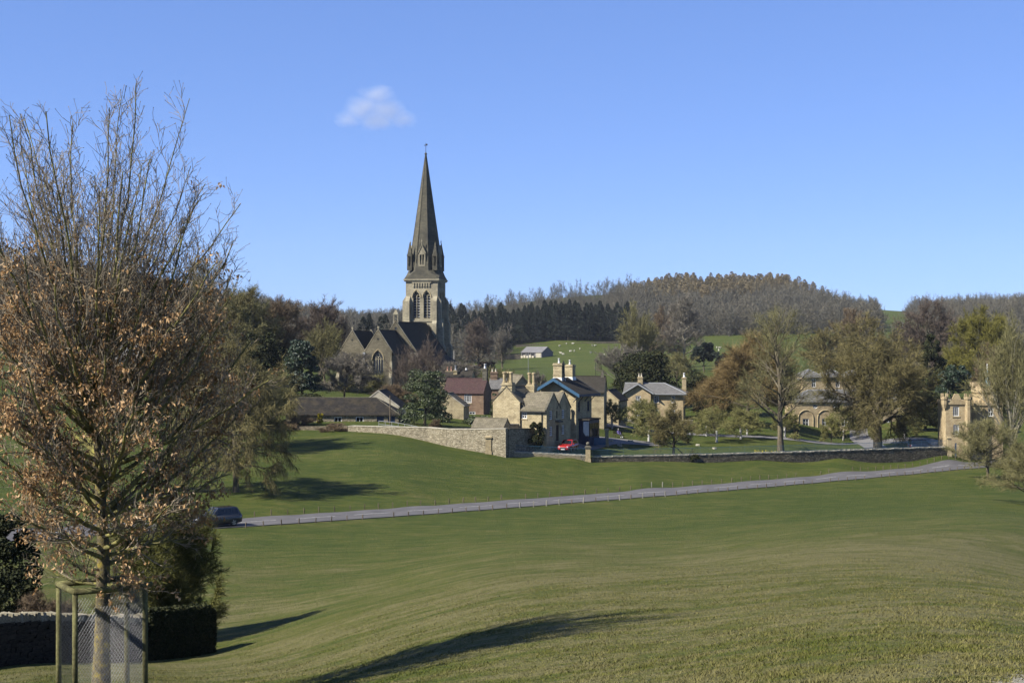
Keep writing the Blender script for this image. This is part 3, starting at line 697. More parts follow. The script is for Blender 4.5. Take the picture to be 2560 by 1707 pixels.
ch.walls((4.6, 8.2, 15, 38), -3, 4.4, None, {'right': [('arch', 2+i*4.4, 3.6+i*4.4, 1.0, 2.6, 2) for i in range(5)]}, custom={'front': [(0, -3), (3.6, -3), (3.6, 4.4), (0, 6.7)]}, depth=0.3, sides=('front', 'right', 'back'))
ch.walls((3.3, 8.4, 3.2, 10), -3, 3.3, {'front': 6.1}, {'front': [('arch', 1.9, 3.2, 0.6, 2.6, 2)]}, depth=0.3, sides=('front', 'right', 'back'))
ch.finish(M['church_stone'])
ds = M['dark_slate']
ch.gable_roof((-2.85, 2.85, 0.3, 13.2), 7.3, 11.7, 'y', 0.35, 0.0, 0.15, ds)
ch.gable_roof((-8.4, -2.95, 0.9, 13.9), 7.2, 11.55, 'y', 0.2, 0.0, 0.15, ds)
ch.gable_roof((-4.6, 4.6, 13.6, 39.4), 7.0, 13.6, 'y', 0.4, 0.0, 0.15, ds)
ch.gable_roof((3.3, 8.4, 3.5, 10), 3.3, 6.1, 'y', 0.2, 0.0, 0.15, ds)
mb = MB(); mb.hexa([(4.6, 15.3, 6.6), (8.6, 15.3, 4.15), (8.6, 38, 4.15), (4.6, 38, 6.6), (4.6, 15.3, 6.78), (8.6, 15.3, 4.33), (8.6, 38, 4.33), (4.6, 38, 6.78)]); ch.part('aisle_roof', mb, ds)
ch.coping((-2.85, 2.85, 0, 13), 7.3, 11.7, 'front', 0.5, 0.22, M['church_stone'], 0.3)
ch.coping((-8.4, -2.95, 0.6, 14), 7.2, 11.55, 'front', 0.5, 0.22, M['church_stone'], 0.3)
ch.coping((-4.6, 4.6, 13.2, 40), 7.0, 13.6, 'front', 0.5, 0.22, M['church_stone'], 0.3)
ch.coping((-8.4, -2.95, 13.9, 15), 7.2, 11.55, 'front', 0.4, 0.3, M['church_stone'], 0.4)
def cross(x, y, z, h, mat=None):
    mb = MB(); mb.box(x-.09, x+.09, y-.09, y+.09, z, z+h); mb.box(x-.33*h*.8, x+.33*h*.8, y-.085, y+.085, z+h*.55, z+h*.55+.17)
    mb.tube([(x+.28*h*math.cos(i*math.pi/5), y, z+h*.64+.28*h*math.sin(i*math.pi/5)) for i in range(11)], 0.06, 4, caps=False)
    ch.part('gable_cross', mb, mat or M['church_stone'])
cross(0, 0.2, 11.9, 0.7); cross(-5.68, 0.8, 11.75, 0.7)
mb = MB(); mb.box(-.55, -.3, 13.3, 13.8, 13.5, 15.2); mb.box(.3, .55, 13.3, 13.8, 13.5, 15.2); mb.hexa([(-.65, 13.2, 15.2), (.65, 13.2, 15.2), (.65, 13.9, 15.2), (-.65, 13.9, 15.2), (-.1, 13.3, 16.3), (.1, 13.3, 16.3), (.1, 13.8, 16.3), (-.1, 13.8, 16.3)])
ch.part('bellcote', mb, M['church_stone'])
for x, y in ((-2.9, -.1), (2.75, -.1), (-8.6, .5)):
    mb = MB(); mb.box(x-.35, x+.35, y-.7, y+.4, -3, 2.2); mb.hexa([(x-.35, y-.7, 2.2), (x+.35, y-.7, 2.2), (x+.35, y+.4, 2.2), (x-.35, y+.4, 2.2), (x-.3, y-.25, 3.1), (x+.3, y-.25, 3.1), (x+.3, y+.4, 3.1), (x-.3, y+.4, 3.1)])
    mb.box(x-.3, x+.3, y-.25, y+.35, 3.1, 5.4, top=0.9); ch.part('buttress', mb, M['church_stone'])
mb = MB(); mb.tube([(-2.95, -.05, 7.2), (-2.95, -.12, 6.9), (-2.95, -.12, -1)], 0.09, 5); mb.box(-3.2, -2.7, -.28, .0, 6.9, 7.3); ch.part('downpipe', mb, M['lead'])
for x in (6.0, 7.0):
    mb = MB(); mb.box(x-.3, x+.3, 4, 4.6, 4.2, 6.9); mb.box(x-.36, x+.36, 3.94, 4.66, 6.9, 7.15); ch.part('chimney', mb, M['coping'])
# tower
TX, TY, TH = -1.2, 43.5, 3.8
bel = [('arch', 1.75, 3.35, 14.9, 19.7, 2, 'louvre'), ('arch', 4.25, 5.85, 14.9, 19.7, 2, 'louvre')]
ch.walls((TX-TH, TX+TH, TY-TH, TY+TH), -3, 23.4, None, {'front': bel, 'right': bel}, depth=0.45)
tw = ch.finish(M['church_stone'], wallname='tower_wall')
mb = MB(); e = TH+.02
for z, q, h in ((14.1, .14, .3), (9.0, .12, .25), (23.35, .32, .28), (23.63, .48, .3)):
    mb.box(TX-TH-q, TX+TH+q, TY-TH-q, TY+TH+q, z, z+h)
ch.part('string_course', mb, M['church_stone'])
for ax in (0, 1):
    for i in range(7):
        mb = MB(); t = -1.95+i*0.62
        if ax == 0: mb.box(TX+t-.13, TX+t+.17, TY-TH-.22, TY-TH+.01, 22.1, 23.0)
        else: mb.box(TX+TH-.01, TX+TH+.22, TY+t-.13, TY+t+.17, 22.1, 23.0)
        ch.part('corbel', mb, M['church_stone'])
    mb = MB()
    if ax == 0: mb.box(TX-2.3, TX+2.3, TY-TH-.23, TY-TH+.01, 23.0, 23.36)
    else: mb.box(TX+TH-.01, TX+TH+.23, TY-2.3, TY+2.3, 23.0, 23.36)
    ch.part('corbel_band', mb, M['church_stone'])
def stage(mb, cx, cy, w, dpt, nx, ny, z0, z1, taper):
    """a buttress stage standing against the wall at (cx,cy), projecting along (nx,ny)"""
    tx, ty = -ny, nx
    def q(a, b): return (cx+tx*a+nx*b, cy+ty*a+ny*b)
    p0 = [q(-w/2, -.05), q(w/2, -.05), q(w/2, dpt), q(-w/2, dpt)]
    c = (p0[1][0]-p0[0][0])*(p0[2][1]-p0[0][1])-(p0[1][1]-p0[0][1])*(p0[2][0]-p0[0][0])
    p1 = [q(-w/2, -.05), q(w/2, -.05), q(w/2, taper), q(-w/2, taper)]
    if c < 0: p0 = p0[::-1]; p1 = p1[::-1]
    zs = z1-(dpt-taper)*1.5
    mb.hexa([(*a, z0) for a in p0]+[(*a, zs) for a in p0])
    mb.hexa([(*a, zs) for a in p0]+[(*a, z1) for a in p1])
for sx in (-1, 1):
    for nx, ny, cx, cy in ((0, -1, sx*(TH-.55), -TH), (0, 1, sx*(TH-.55), TH), (1, 0, TH, sx*(TH-.55)), (-1, 0, -TH, sx*(TH-.55))):
        mb = MB(); X, Y = TX+cx, TY+cy
        stage(mb, X, Y, 1.1, 1.75, nx, ny, -3, 9.0, 1.25); stage(mb, X, Y, 1.06, 1.25, nx, ny, 9.0, 14.3, .8)
        stage(mb, X, Y, 1.02, .8, nx, ny, 14.3, 20.0, .02); ch.part('buttress', mb, M['church_stone'])
# spire
ZS0, ZS1, ZT, IR = 23.93, 27.6, 53.2, 3.5
ov = [(math.cos(R(22.5+45*k)), math.sin(R(22.5+45*k))) for k in range(8)]; CRr = IR/math.cos(R(22.5))
mb = MB(); q = TH+.38; ring = []
for k in range(8):
    cx = math.copysign(q, ov[k][0]); cy = math.copysign(q, ov[k][1]); ring.append((TX+cx+(0.03 if abs(ov[k][0]) < abs(ov[k][1]) else 0)*-math.copysign(1, cx), TY+cy+(0.03 if abs(ov[k][0]) > abs(ov[k][1]) else 0)*-math.copysign(1, cy), ZS0))
mid = [(TX+ov[k][0]*(CRr+.28), TY+ov[k][1]*(CRr+.28), 26.0) for k in range(8)]
for k in range(8):
    cq = Vector((ring[k][0]*.38+mid[k][0]*.62, ring[k][1]*.38+mid[k][1]*.62, 25.0)); ring_m = cq; mid[k] = (mid[k], cq)
r1 = [(TX+ov[k][0]*CRr, TY+ov[k][1]*CRr, ZS1) for k in range(8)]
lv = [ring, [m_[1] for m_ in mid], [m_[0] for m_ in mid], r1, [(TX+ov[k][0]*.13, TY+ov[k][1]*.13, ZT) for k in range(8)]]
for A, B in zip(lv, lv[1:]):
    for k in range(8): mb.poly([A[k], A[(k+1) % 8], B[(k+1) % 8], B[k]])
mb.poly(lv[-1])
sp = ch.part('spire', mb, M['spire_stone'])
mb = MB()
for k in range(8): mb.tube([r1[k], lv[-1][k]], [0.13, 0.06], 5)
ch.part('arris_roll', mb, M['spire_stone'], sp)
mb = MB(); mb.lathe((TX, TY, ZT-.1), [(.16, 0), (.3, .15), (.34, .3), (.16, .45), (.1, .7)], 8); ch.part('finial', mb, M['spire_stone'], sp)
mb = MB(); mb.tube([(TX, TY, ZT+.4), (TX, TY, ZT+2.7)], 0.06, 5); mb.box(TX-.45, TX+.4, TY-.03, TY+.03, ZT+2.1, ZT+2.25); mb.box(TX+.05, TX+.4, TY-.03, TY+.03, ZT+2.25, ZT+2.5)
ch.part('weathercock', mb, M['iron'], sp)
for nx, ny in ((0, -1), (1, 0), (0, 1), (-1, 0)):
    mb = MB(); tx, ty = -ny, nx
    def q3(a, b, z): return (TX+tx*a+nx*b, TY+ty*a+ny*b, z)
    f, k, w = 3.62, 2.5, .82
    for s_ in (-1, 1):
        a0, a1 = sorted((s_*w, s_*(w-.28)))
        mb.hexa([q3(a0, k, 27.2), q3(a1, k, 27.2), q3(a1, f, 27.2), q3(a0, f, 27.2), q3(a0, k, 30.0), q3(a1, k, 30.0), q3(a1, f, 30.0), q3(a0, f, 30.0)][::1])
    mb.hexa([q3(-w, k, 26.9), q3(w, k, 26.9), q3(w, f+.05, 26.9), q3(-w, f+.05, 26.9), q3(-w, k, 27.25), q3(w, k, 27.25), q3(w, f+.05, 27.25), q3(-w, f+.05, 27.25)])
    mb.poly([q3(-w, f, 29.6), q3(w, f, 29.6), q3(w, f, 30.0), q3(0, f, 31.7), q3(-w, f, 30.0)])
    for s_ in (-1, 1):
        mb.hexa([q3(0, 1.8, 31.7), q3(s_*(w+.15), 1.8, 29.75), q3(s_*(w+.15), f+.12, 29.75), q3(0, f+.12, 31.7), q3(0, 1.8, 31.95), q3(s_*(w+.15), 1.8, 30.0), q3(s_*(w+.15), f+.12, 30.0), q3(0, f+.12, 31.95)])
    mb.tube([q3(0, f+.05, 31.8), q3(0, f+.05, 33.2)], [0.09, .05], 5); mb.lathe(q3(0, f+.05, 32.5), [(.05, 0), (.2, .15), (.05, .32)], 6)
    mb.tube([q3(0, f-.1, 27.2), q3(0, f-.1, 29.6)], .1, 5)
    lu = ch.part('lucarne', mb, M['church_stone'], sp)
    mb = MB(); mb.poly([q3(-w+.2, f-.35, 27.2), q3(w-.2, f-.35, 27.2), q3(w-.2, f-.35, 30.2), q3(-w+.2, f-.35, 30.2)]); ch.part('interior_shade', mb, M['iron'], sp)  # black sheet as painted shade inside the lucarne
for sx in (-1, 1):
    for sy in (-1, 1):
        x, y = TX+sx*3.02, TY+sy*3.02; mb = MB()
        mb.box(x-.55, x+.55, y-.55, y+.55, 26.0, 26.9)
        for a in (-.42, .42):
            for b in (-.42, .42): mb.box(x+a-.12, x+a+.12, y+b-.12, y+b+.12, 26.9, 29.2)
        mb.box(x-.22, x+.22, y-.22, y+.22, 26.9, 29.2, top=0.7)
        mb.box(x-.58, x+.58, y-.58, y+.58, 29.2, 29.7); mb.box(x-.5, x+.5, y-.5, y+.5, 29.7, 32.6, top=0.08)
        ch.part('pinnacle', mb, M['spire_stone'], sp)

# ------------------------------------------------------------------ twin-gabled cottage
ct = House('cottage', 'sunlit stone cottage with twin dark gables and clustered tall chimney shafts', 'cottage', (-2.39, 186.6, -13.0), R(-28))
ct.walls((0, 4.0, -0.25, 7.1), -2, 5.1, {'front': 7.0, 'back': 7.0}, {}, sides=('front', 'left', 'back'))
ct.walls((4.0, 7.75, 0, 7.1), -2, 4.2, None, {'front': [('w', 0.12, 0.9, 3.0, 3.8, 2, 2)], 'right': [('w', .85, 1.65, 2.9, 4.05, 2, 4), ('dark', 2.75, 3.2, 3.0, 3.95), ('w', 4.45, 5.25, 2.9, 4.05, 2, 4), ('w', .85, 1.65, .8, 2.0, 2, 4), ('door', 2.75, 3.6, 0.05, 2.1, M['dark_wood']), ('w', 4.45, 5.25, .8, 2.0, 2, 4)]},
         custom={'right': [(0, -2), (7.1, -2), (7.1, 4.2), (5.1, 6.2), (3.55, 4.65), (2.0, 6.2), (0, 4.2)]}, sides=('front', 'right', 'back'))
ct.finish(M['stone'])
ct.gable_roof((0, 4.0, -0.1, 7.1), 5.1, 7.0, 'y', 0.18, 0.0, 0.14, M['stone_slate'])
mb = MB(); zz = [(-.22, 3.98), (2.0, 6.2), (3.55, 4.65), (5.1, 6.2), (7.32, 3.98)]; k = .15
mb.profile([(i, i+1, 8-i, 9-i) for i in range(4)], 'x', 3.7, 7.62, 0, zz+[(a, b+k) for a, b in zz[::-1]]); ct.part('roof', mb, M['stone_slate'], label='mossy stone slate roof with two ridges')
ct.coping((0, 4.0, -.25, 7.1), 5.1, 7.0, 'front', .34, .14, M['dress_dark'], .17)
for a, b in ((0, 4.0), (3.1, 7.1)): ct.coping((4, 7.75, a, b), 4.2, 6.2, 'right', .3, .14, M['dress_dark'], .2)
mb = MB(); mb.tube([(7.1, -.09, 4.0), (7.1, -.09, -.5)], .06, 5); mb.box(4.0, 7.8, -.32, -.2, 3.86, 3.97); ct.part('gutter', mb, M['iron'])
mb = MB(); mb.hexa([(7.75, 2.5, 2.5), (8.25, 2.5, 2.45), (8.25, 3.9, 2.45), (7.75, 3.9, 2.5), (7.75, 2.5, 2.75), (8.25, 2.5, 2.6), (8.25, 3.9, 2.6), (7.75, 3.9, 2.75)]); ct.part('door_hood', mb, M['dress_dark'])
def shafts(h, x, y, z0, z1, z2, w, d, spots, r, mat):
    mb = MB(); mb.box(x-w/2, x+w/2, y-d/2, y+d/2, z0, z1-.35); mb.box(x-w/2-.1, x+w/2+.1, y-d/2-.1, y+d/2+.1, z1-.35, z1-.2); mb.box(x-w/2+.03, x+w/2-.03, y-d/2+.03, y+d/2-.03, z1-.2, z1)
    mb.box(x-w/2-.06, x+w/2+.06, y-d/2-.06, y+d/2+.06, z0+.75, z0+.9)
    c = h.part('chimney', mb, M['stone'])
    for a, b in spots:
        mb = MB(); mb.lathe((x+a, y+b, z1), [(r*1.25, -.02), (r*1.25, .12), (r, .18), (r, z2-z1-.3), (r*1.4, z2-z1-.22), (r*1.4, z2-z1-.08), (r*.9, z2-z1)], 8); o = mb.build('chimney_shaft', mat, c)
shafts(ct, 2.0, .35, 6.1, 7.65, 9.05, 1.5, 1.0, [(-.5, -.2), (.5, -.2), (-.16, .2), (.2, .25)], .2, M['dress'])
shafts(ct, 2.9, 5.2, 6.0, 7.3, 8.85, 1.2, .9, [(-.32, 0), (.34, 0)], .2, M['dress'])

# ------------------------------------------------------------------ blue-gabled lodge
lo = House('lodge', 'tall stone lodge with broad blue bargeboards and two square chimneys', 'house', (8.64, 192, -13.75), R(-28))
lo.walls((-5.4, 0, 0, 5.0), -2, 6.9, None, {'right': [('w', .6, 1.3, 4.2, 5.6, 2, 3), ('w', 3.6, 4.3, 4.2, 5.6, 2, 3)], 'front': [('w', 3.0, 3.9, 4.0, 5.4, 2, 3)]},
         custom={'front': [(0, -2), (5.4, -2), (5.4, 6.95), (2.5, 8.55), (0, 7.2)], 'back': [(0, -2), (5.4, -2), (5.4, 7.2), (2.9, 8.55), (0, 6.95)]})
lo.finish(M['stone'], M['blue_dark'])
rp_ = [(-5.5, 7.22), (-2.9, 8.66), (1.0, 6.5)]
mb = MB(); mb.profile([(0, 1, 4, 5), (1, 2, 3, 4)], 'y', -1.0, 5.6, 0, rp_+[(a, b+.15) for a, b in rp_[::-1]]); lo.part('roof', mb, M['dark_slate'])
for (a, za), (b, zb) in ((rp_[0], rp_[1]), (rp_[1], rp_[2])):
    for yy in (-1.08, 5.6):
        mb = MB(); mb.hexa([(a, yy, za-.3), (b, yy, zb-.3), (b, yy+.08, zb-.3), (a, yy+.08, za-.3), (a, yy, za+.14), (b, yy, zb+.14), (b, yy+.08, zb+.14), (a, yy+.08, za+.14)]); lo.part('bargeboard', mb, M['blue'])
mb = MB(); mb.box(.95, 1.06, -1.0, 5.6, 6.32, 6.62); lo.part('fascia', mb, M['blue_dark'])
for y in (-.85, .9, 2.7, 4.6):
    mb = MB(); mb.tube([(.02, y, 5.6), (.85, y, 6.5)], .06, 4); lo.part('bracket', mb, M['blue_dark'])
mb = MB(); mb.poly([(-5.45, -.99, 7.18), (-2.9, -.99, 8.6), (-2.9, 5.5, 8.6), (-5.45, 5.5, 7.18)]); mb.poly([(-2.9, -.99, 8.6), (.95, -.99, 6.45), (.95, 5.5, 6.45), (-2.9, 5.5, 8.6)]); lo.part('soffit', mb, M['dark_wood'])
lo.chimney(-2.9, .7, 8.2, 10.8, 1.3, .95, 1, M['stone'], M['white'], .65, .15)
lo.chimney(-2.9, 4.1, 8.2, 10.55, 1.25, .95, 1, M['stone'], M['white'], .65, .14)
for y in (.7, 4.1):
    mb = MB(); mb.hexa([(-3.65, y-.6, 8.3), (-2.15, y-.6, 8.3), (-2.15, y+.6, 8.3), (-3.65, y+.6, 8.3), (-3.55, y-.55, 8.85), (-2.25, y-.55, 8.85), (-2.25, y+.55, 8.85), (-3.55, y+.55, 8.85)]); lo.part('flashing', mb, M['white'])
mb = MB(); mb.tube([(-2.05, .6, 8.3), (-2.05, .6, 9.4), (-2.15, .6, 9.6), (-2.15, .6, 11.1)], .09, 6); lo.part('flue_pipe', mb, M['iron'])
pb = MB(); pb.box(0, 1.5, .9, 4.3, -1, 3.1); pc = lo.part('porch', pb, M['blue_dark'])
mb = MB(); mb.box(-.02, 1.65, .75, 4.45, 3.1, 3.3); lo.part('porch_roof', mb, M['dark_slate'], pc)
for i in range(4):
    mb = MB(); mb.box(1.5, 1.56, 1.05+i*.8, 1.7+i*.8, .9, 2.7); lo.part('glazing', mb, M['glass'], pc)

# ------------------------------------------------------------------ villa
vi = House('villa', 'pale golden villa with a hipped grey roof and a pedimented bay', 'house', (20.4, 255.4, -14.5), R(-10))
vi.walls((0, 10.25, 0.8, 8), -2, 5.15, None, {'front': [('w', 5.0, 5.85, 3.5, 4.75, 2, 3), ('w', 8.05, 8.8, 3.5, 4.75, 2, 3), ('w', 5.0, 5.85, .8, 2.3, 2, 3), ('w', 8.05, 8.8, .8, 2.3, 2, 3)], 'right': [('w', 3, 3.9, 3.5, 4.8, 2, 3)]}, sides=('right', 'back', 'left', 'front'))
vi.walls((-.0, 4.5, 0, 0.8), -2, 5.15, {'front': 6.75}, {'front': [('w', 1.8, 2.75, 3.45, 4.75, 3, 2), ('w', 1.7, 2.85, .7, 2.3, 3, 3)]}, sides=('front', 'right', 'left'))
vi.finish(M['villa_stone'])
vi.hip_roof((0, 10.25, .8, 8), 5.2, 6.95, .55, M['slate'], left='gable')
pr_ = [(-.55, 5.12), (2.25, 6.85), (5.05, 5.12)]
mb = MB(); mb.profile([(0, 1, 4, 5), (1, 2, 3, 4)], 'y', -.5, 4.3, 0, pr_+[(a, b+.13) for a, b in pr_[::-1]]); vi.part('pediment_roof', mb, M['slate'])
mb = MB()
for (a, za), (b, zb) in ((pr_[0], pr_[1]), (pr_[1], pr_[2])): mb.hexa([(a, -.56, za-.1), (b, -.56, zb-.1), (b, -.5, zb-.1), (a, -.5, za-.1), (a, -.56, za+.16), (b, -.56, zb+.16), (b, -.5, zb+.16), (a, -.5, za+.16)])
vi.part('verge_board', mb, M['lead'])
mb = MB(); mb.box(-.6, -.45, .2, 8.5, 5.0, 5.14); mb.box(4.7, 10.9, .1, .25, 5.0, 5.14); vi.part('gutter', mb, M['lead'])
vi.chimney(2.3, 4.0, 6.4, 8.1, .9, .7, 2, M['dress'], M['pot'], .6, .15)
vi.chimney(10.1, 6.5, 4.5, 8.0, .75, .75, 1, M['dress'], M['white'], .75, .2)
tag(vi.root)

# ------------------------------------------------------------------ long arcaded range and the block behind it
ar = House('arcaded_range', 'long low stone range with blind arches and round windows under slate roof', 'building', (50.5, 255, -16.4), R(2))
ops = []
for i, u in enumerate((2.2, 5.7, 9.2, 17.2, 20.6)):
    ops.append(('w', u-.55, u+.55, 1.2, 2.55, 2, 2))
for u in (3.9, 7.5, 16.0-.1, 18.9): ops.append(('round', u, 4.75, .42))
ops.append(('dark', 11.6, 14.2, -.3, 2.6))
ar.walls((0, 22.5, 0, 7), -2, 5.6, None, {'front': ops}); ar.finish(M['villa_stone'])
ar.hip_roof((0, 22.5, 0, 7), 5.6, 7.6, .3, M['slate'])
for u in (2.2, 5.7, 9.2, 17.2, 20.6):
    mb = MB(); mb.tube([(u+1.35, -.02, 0)]+[(u+1.35*math.cos(i*math.pi/10), -.02, 2.75+1.35*math.sin(i*math.pi/10)) for i in range(11)]+[(u-1.35, -.02, 0)], .12, 4); ar.part('blind_arch', mb, M['dress'])
mb = MB(); mb.tube([(12.9+1.5*math.cos(i*math.pi/10), -.04, 2.6+1.45*math.sin(i*math.pi/10)) for i in range(11)], .16, 4); ar.part('gate_arch', mb, M['dress'])
bl = House('stable_block', 'upper stone block with three hipped slate roofs behind the arcaded range', 'building', (55.1, 288, -15), R(1))
bl.walls((3.7, 17.5, 0, 9), -2, 7.75, None, {'front': [('w', 1.9, 2.75, 5.7, 7.45, 2, 2), ('w', 4.8, 5.5, 5.7, 7.4, 2, 2), ('w', 6.8, 7.6, 5.7, 7.4, 2, 2), ('w', 11.2, 12.0, 5.7, 7.4, 2, 2)]})
bl.walls((-1.5, 3.7, 1.2, 8), -2, 7.2, None, {'front': [('w', 1.2, 2.0, 4.2, 5.8, 2, 2)]}, sides=('front', 'left', 'back')); bl.finish(M['villa_stone'])
for a, b in ((3.7, 8.2), (8.2, 13.0), (13.0, 17.5)): bl.hip_roof((a+.35, b-.35, 0, 9), 7.8, 9.3, .35, M['slate'])
mb = MB(); mb.box(-1.9, 3.69, .9, 8.3, 7.2, 7.45); bl.part('flat_roof', mb, M['lead'])

# ------------------------------------------------------------------ castellated gatehouse
ga = House('gatehouse', 'golden castellated gatehouse with battlements, turrets and tall white windows', 'gatehouse', (61.0, 200, -15.6), R(-3))
ga.walls((0, 3.1, 0, 4.5), -2, 7.0, None, {'front': [('w', 1.0, 1.85, 5.1, 6.45, 3, 1), ('w', 1.05, 1.85, 2.5, 3.9, 3, 1)]})
ga.walls((3.1, 8.4, 1.6, 6.5), -2, 6.7, None, {'front': [('w', 3.2, 3.95, 5.0, 6.2, 2, 2), ('w', 1.2, 1.9, 2.2, 3.5, 2, 2)]}); ga.finish(M['villa_stone'])
def battle(pts_fn, L, z, n, h=.65, t=.3, name='merlon'):
    for i in range(n):
        a = L*(i+.15)/n; b = L*(i+.75)/n; mb = MB(); mb.hexa(pts_fn(a, b, t, z, z+h)); ga.part(name, mb, M['villa_stone'])
fr = lambda X, Y: (lambda a, b, t, z0, z1: [(X+a, Y, z0), (X+b, Y, z0), (X+b, Y+t, z0), (X+a, Y+t, z0), (X+a, Y, z1), (X+b, Y, z1), (X+b, Y+t, z1), (X+a, Y+t, z1)])
mb = MB(); mb.box(-.12, 3.22, -.14, 4.6, 6.75, 7.3); mb.box(3.1, 8.5, 1.45, 6.6, 6.55, 6.95); ga.part('parapet', mb, M['villa_stone'])
battle(fr(3.3, 1.45), 2.2, 6.95, 4, .35)
mb = MB(); mb.hexa([(.75, -.14, 7.3), (2.2, -.14, 7.3), (2.2, .2, 7.3), (.75, .2, 7.3), (1.2, -.14, 8.25), (1.75, -.14, 8.25), (1.75, .2, 8.25), (1.2, .2, 8.25)]); ga.part('gable_merlon', mb, M['villa_stone'])
for x, y, r_, z0, z1 in ((-.15, .1, .45, 6.6, 8.3), (3.1, .1, .48, -2, 8.3)):
    mb = MB(); mb.lathe((x, y, 0), [(r_*.6 if z0 > 0 else r_, z0-.4 if z0 > 0 else z0), (r_, z0+.2), (r_, 7.4), (r_*1.2, 7.5), (r_*1.2, z1-.45), (r_*.7, z1-.45)], 8); tu = ga.part('turret', mb, M['villa_stone'])
    for i in range(4):
        an = i*math.pi/2+.4; mb = MB(); mb.box(x+r_*.95*math.cos(an)-.14, x+r_*.95*math.cos(an)+.14, y+r_*.95*math.sin(an)-.14, y+r_*.95*math.sin(an)+.14, z1-.46, z1); ga.part('merlon', mb, M['villa_stone'], tu)
mb = MB(); mb.lathe((6.6, 4.2, 0), [(1.75, 6), (1.75, 8.1), (1.95, 8.35), (1.95, 9.2), (1.2, 9.2)], 8); tt = ga.part('stair_turret', mb, M['villa_stone'])
for i in range(8):
    an = (i+.5)*math.pi/4; x, y = 6.6+1.75*math.cos(an), 4.2+1.75*math.sin(an); mb = MB(); mb.box(x-.3, x+.3, y-.3, y+.3, 9.19, 9.75); ga.part('merlon', mb, M['villa_stone'], tt)
mb = MB()
for i in range(4):
    an = (i+.5)*math.pi/2; mb.tube([(6.9+.42*math.cos(an), 4.2+.42*math.sin(an), 9.2), (6.9+.06*math.cos(an), 4.2+.06*math.sin(an), 11.4)], .045, 4)
mb.lathe((6.9, 4.2, 9.2), [(.32, 0), (.3, .5), (.22, 1.0), (.1, 1.9), (.05, 2.2)], 8)
sl_ = ga.part('spirelet', mb, M['blue_pale']); mb = MB(); mb.tube([(6.9, 4.2, 11.3), (6.9, 4.2, 12.4)], .07, 5); ga.part('flag_mast', mb, M['white'], sl_)

# ------------------------------------------------------------------ other village buildings
ba = House('barn', 'long low barn with a mossy dark hipped roof left of the churchyard', 'barn', (-32.3, 203, -12.6), R(0))
ba.walls((0, 16.1, 0, 7), -1.5, 2.15, None, {'front': [('w', 6.9, 8.0, .3, 1.85, 2, 1), ('w', 10.0, 11.1, .3, 1.9, 2, 1), ('door', 13.0, 14.0, -.3, 1.95, M['blue_dark']), ('door', 14.6, 15.6, -.3, 1.95, M['blue_dark'])]}); ba.finish(M['rubble'])
ba.hip_roof((0, 16.1, 0, 7), 2.15, 4.45, .25, M['barn_slate'], left='gable', rmat=M['dress_dark'])
pg = House('pale_gable_house', 'pale rendered gable house standing just behind the dark barn', 'house', P(945.5, 853.5, 214)+Vector((0, 0, -12.2)), R(-4))
pg.walls((-3.1, 3.1, 0, 8), -1.5, 2.3, {'front': 4.65, 'back': 4.65}, {}); pg.finish(plain('pale_render', (0.52, 0.47, 0.36), 0.9, 0.1, var=0.2, nscale=1.0))
pg.gable_roof((-3.1, 3.1, .1, 8), 2.3, 4.65, 'y', .25, .05, .14, M['dark_slate']); pg.coping((-3.1, 3.1, 0, 8), 2.3, 4.65, 'front', .5, .2, M['coping'], .15)
rh = House('red_roofed_house', 'pinkish stone house with a plum-brown roof and dark end chimney', 'house', (P(1108, 0, 235).x, 235, -12.2), R(-14))
rh.walls((0, 6.9, 0, 5), -1.5, 3.75, {'right': 5.95, 'left': 5.95}, {'front': [('w', 3.6, 4.85, 2.1, 3.5, 3, 4), ('w', 4.4, 5.5, -.2, .7, 2, 2)]}); rh.finish(M['pink_stone'])
rh.gable_roof((0, 6.9, 0, 5), 3.75, 5.95, 'x', .2, .05, .14, M['red_tile'])
rh.chimney(6.5, 2.5, 5.2, 7.75, .75, .75, 2, M['dress_dark'], M['white'], .75, .16, False)
ob = House('outbuilding', 'small pale stone outbuilding with sloping coping below the plum-roofed house', 'outbuilding', (P(1118, 0, 222).x, 222, -12.2), R(-8))
ob.walls((-2.6, 2.6, 0, 5), -1.5, 2.1, {'front': 4.0, 'back': 4.0}, {'front': [('dark', .9, 1.7, -.2, 1.6)]}); ob.finish(M['stone'])
ob.gable_roof((-2.6, 2.6, .1, 5), 2.1, 4.0, 'y', .2, 0, .12, M['stone_slate']); ob.coping((-2.6, 2.6, 0, 5), 2.1, 4.0, 'front', .35, .14, M['coping'], .16)
hb = House('back_house', 'dark slate roof with several clay chimney pots behind the plum-roofed house', 'house', (P(1100, 0, 272).x, 272, -13), R(-10))
hb.walls((0, 6, 0, 5), -1, 5.6, {'right': 7.3, 'left': 7.3}); hb.finish(M['stone']); hb.gable_roof((0, 6, 0, 5), 5.6, 7.3, 'x', .2, .1, .14, M['dark_slate'])
hb.chimney(1.3, 2.5, 6.6, 7.3, 1.5, .7, 2, M['stone'], M['pot_red'], .85, .16); hb.chimney(2.7, 1.6, 6.2, 7.5, .7, .7, 1, M['stone'], M['lead'], .9, .2); hb.chimney(4.6, 2.5, 6.9, 7.55, .5, .5, 1, M['iron'], M['white'], .4, .2)
gh = House('olive_gable_house', 'mossy stone gable house half hidden behind the twin-gabled cottage', 'house', (P(1306, 0, 228).x, 228, -12.6), R(16))
gh.walls((-2.0, 2.0, 0, 6), -1, 4.6, {'front': 7.0, 'back': 7.0}, {}); gh.finish(M['church_stone']); gh.gable_roof((-2.0, 2.0, -.05, 6), 4.6, 7.0, 'y', .35, .2, .22, M['stone_slate'])
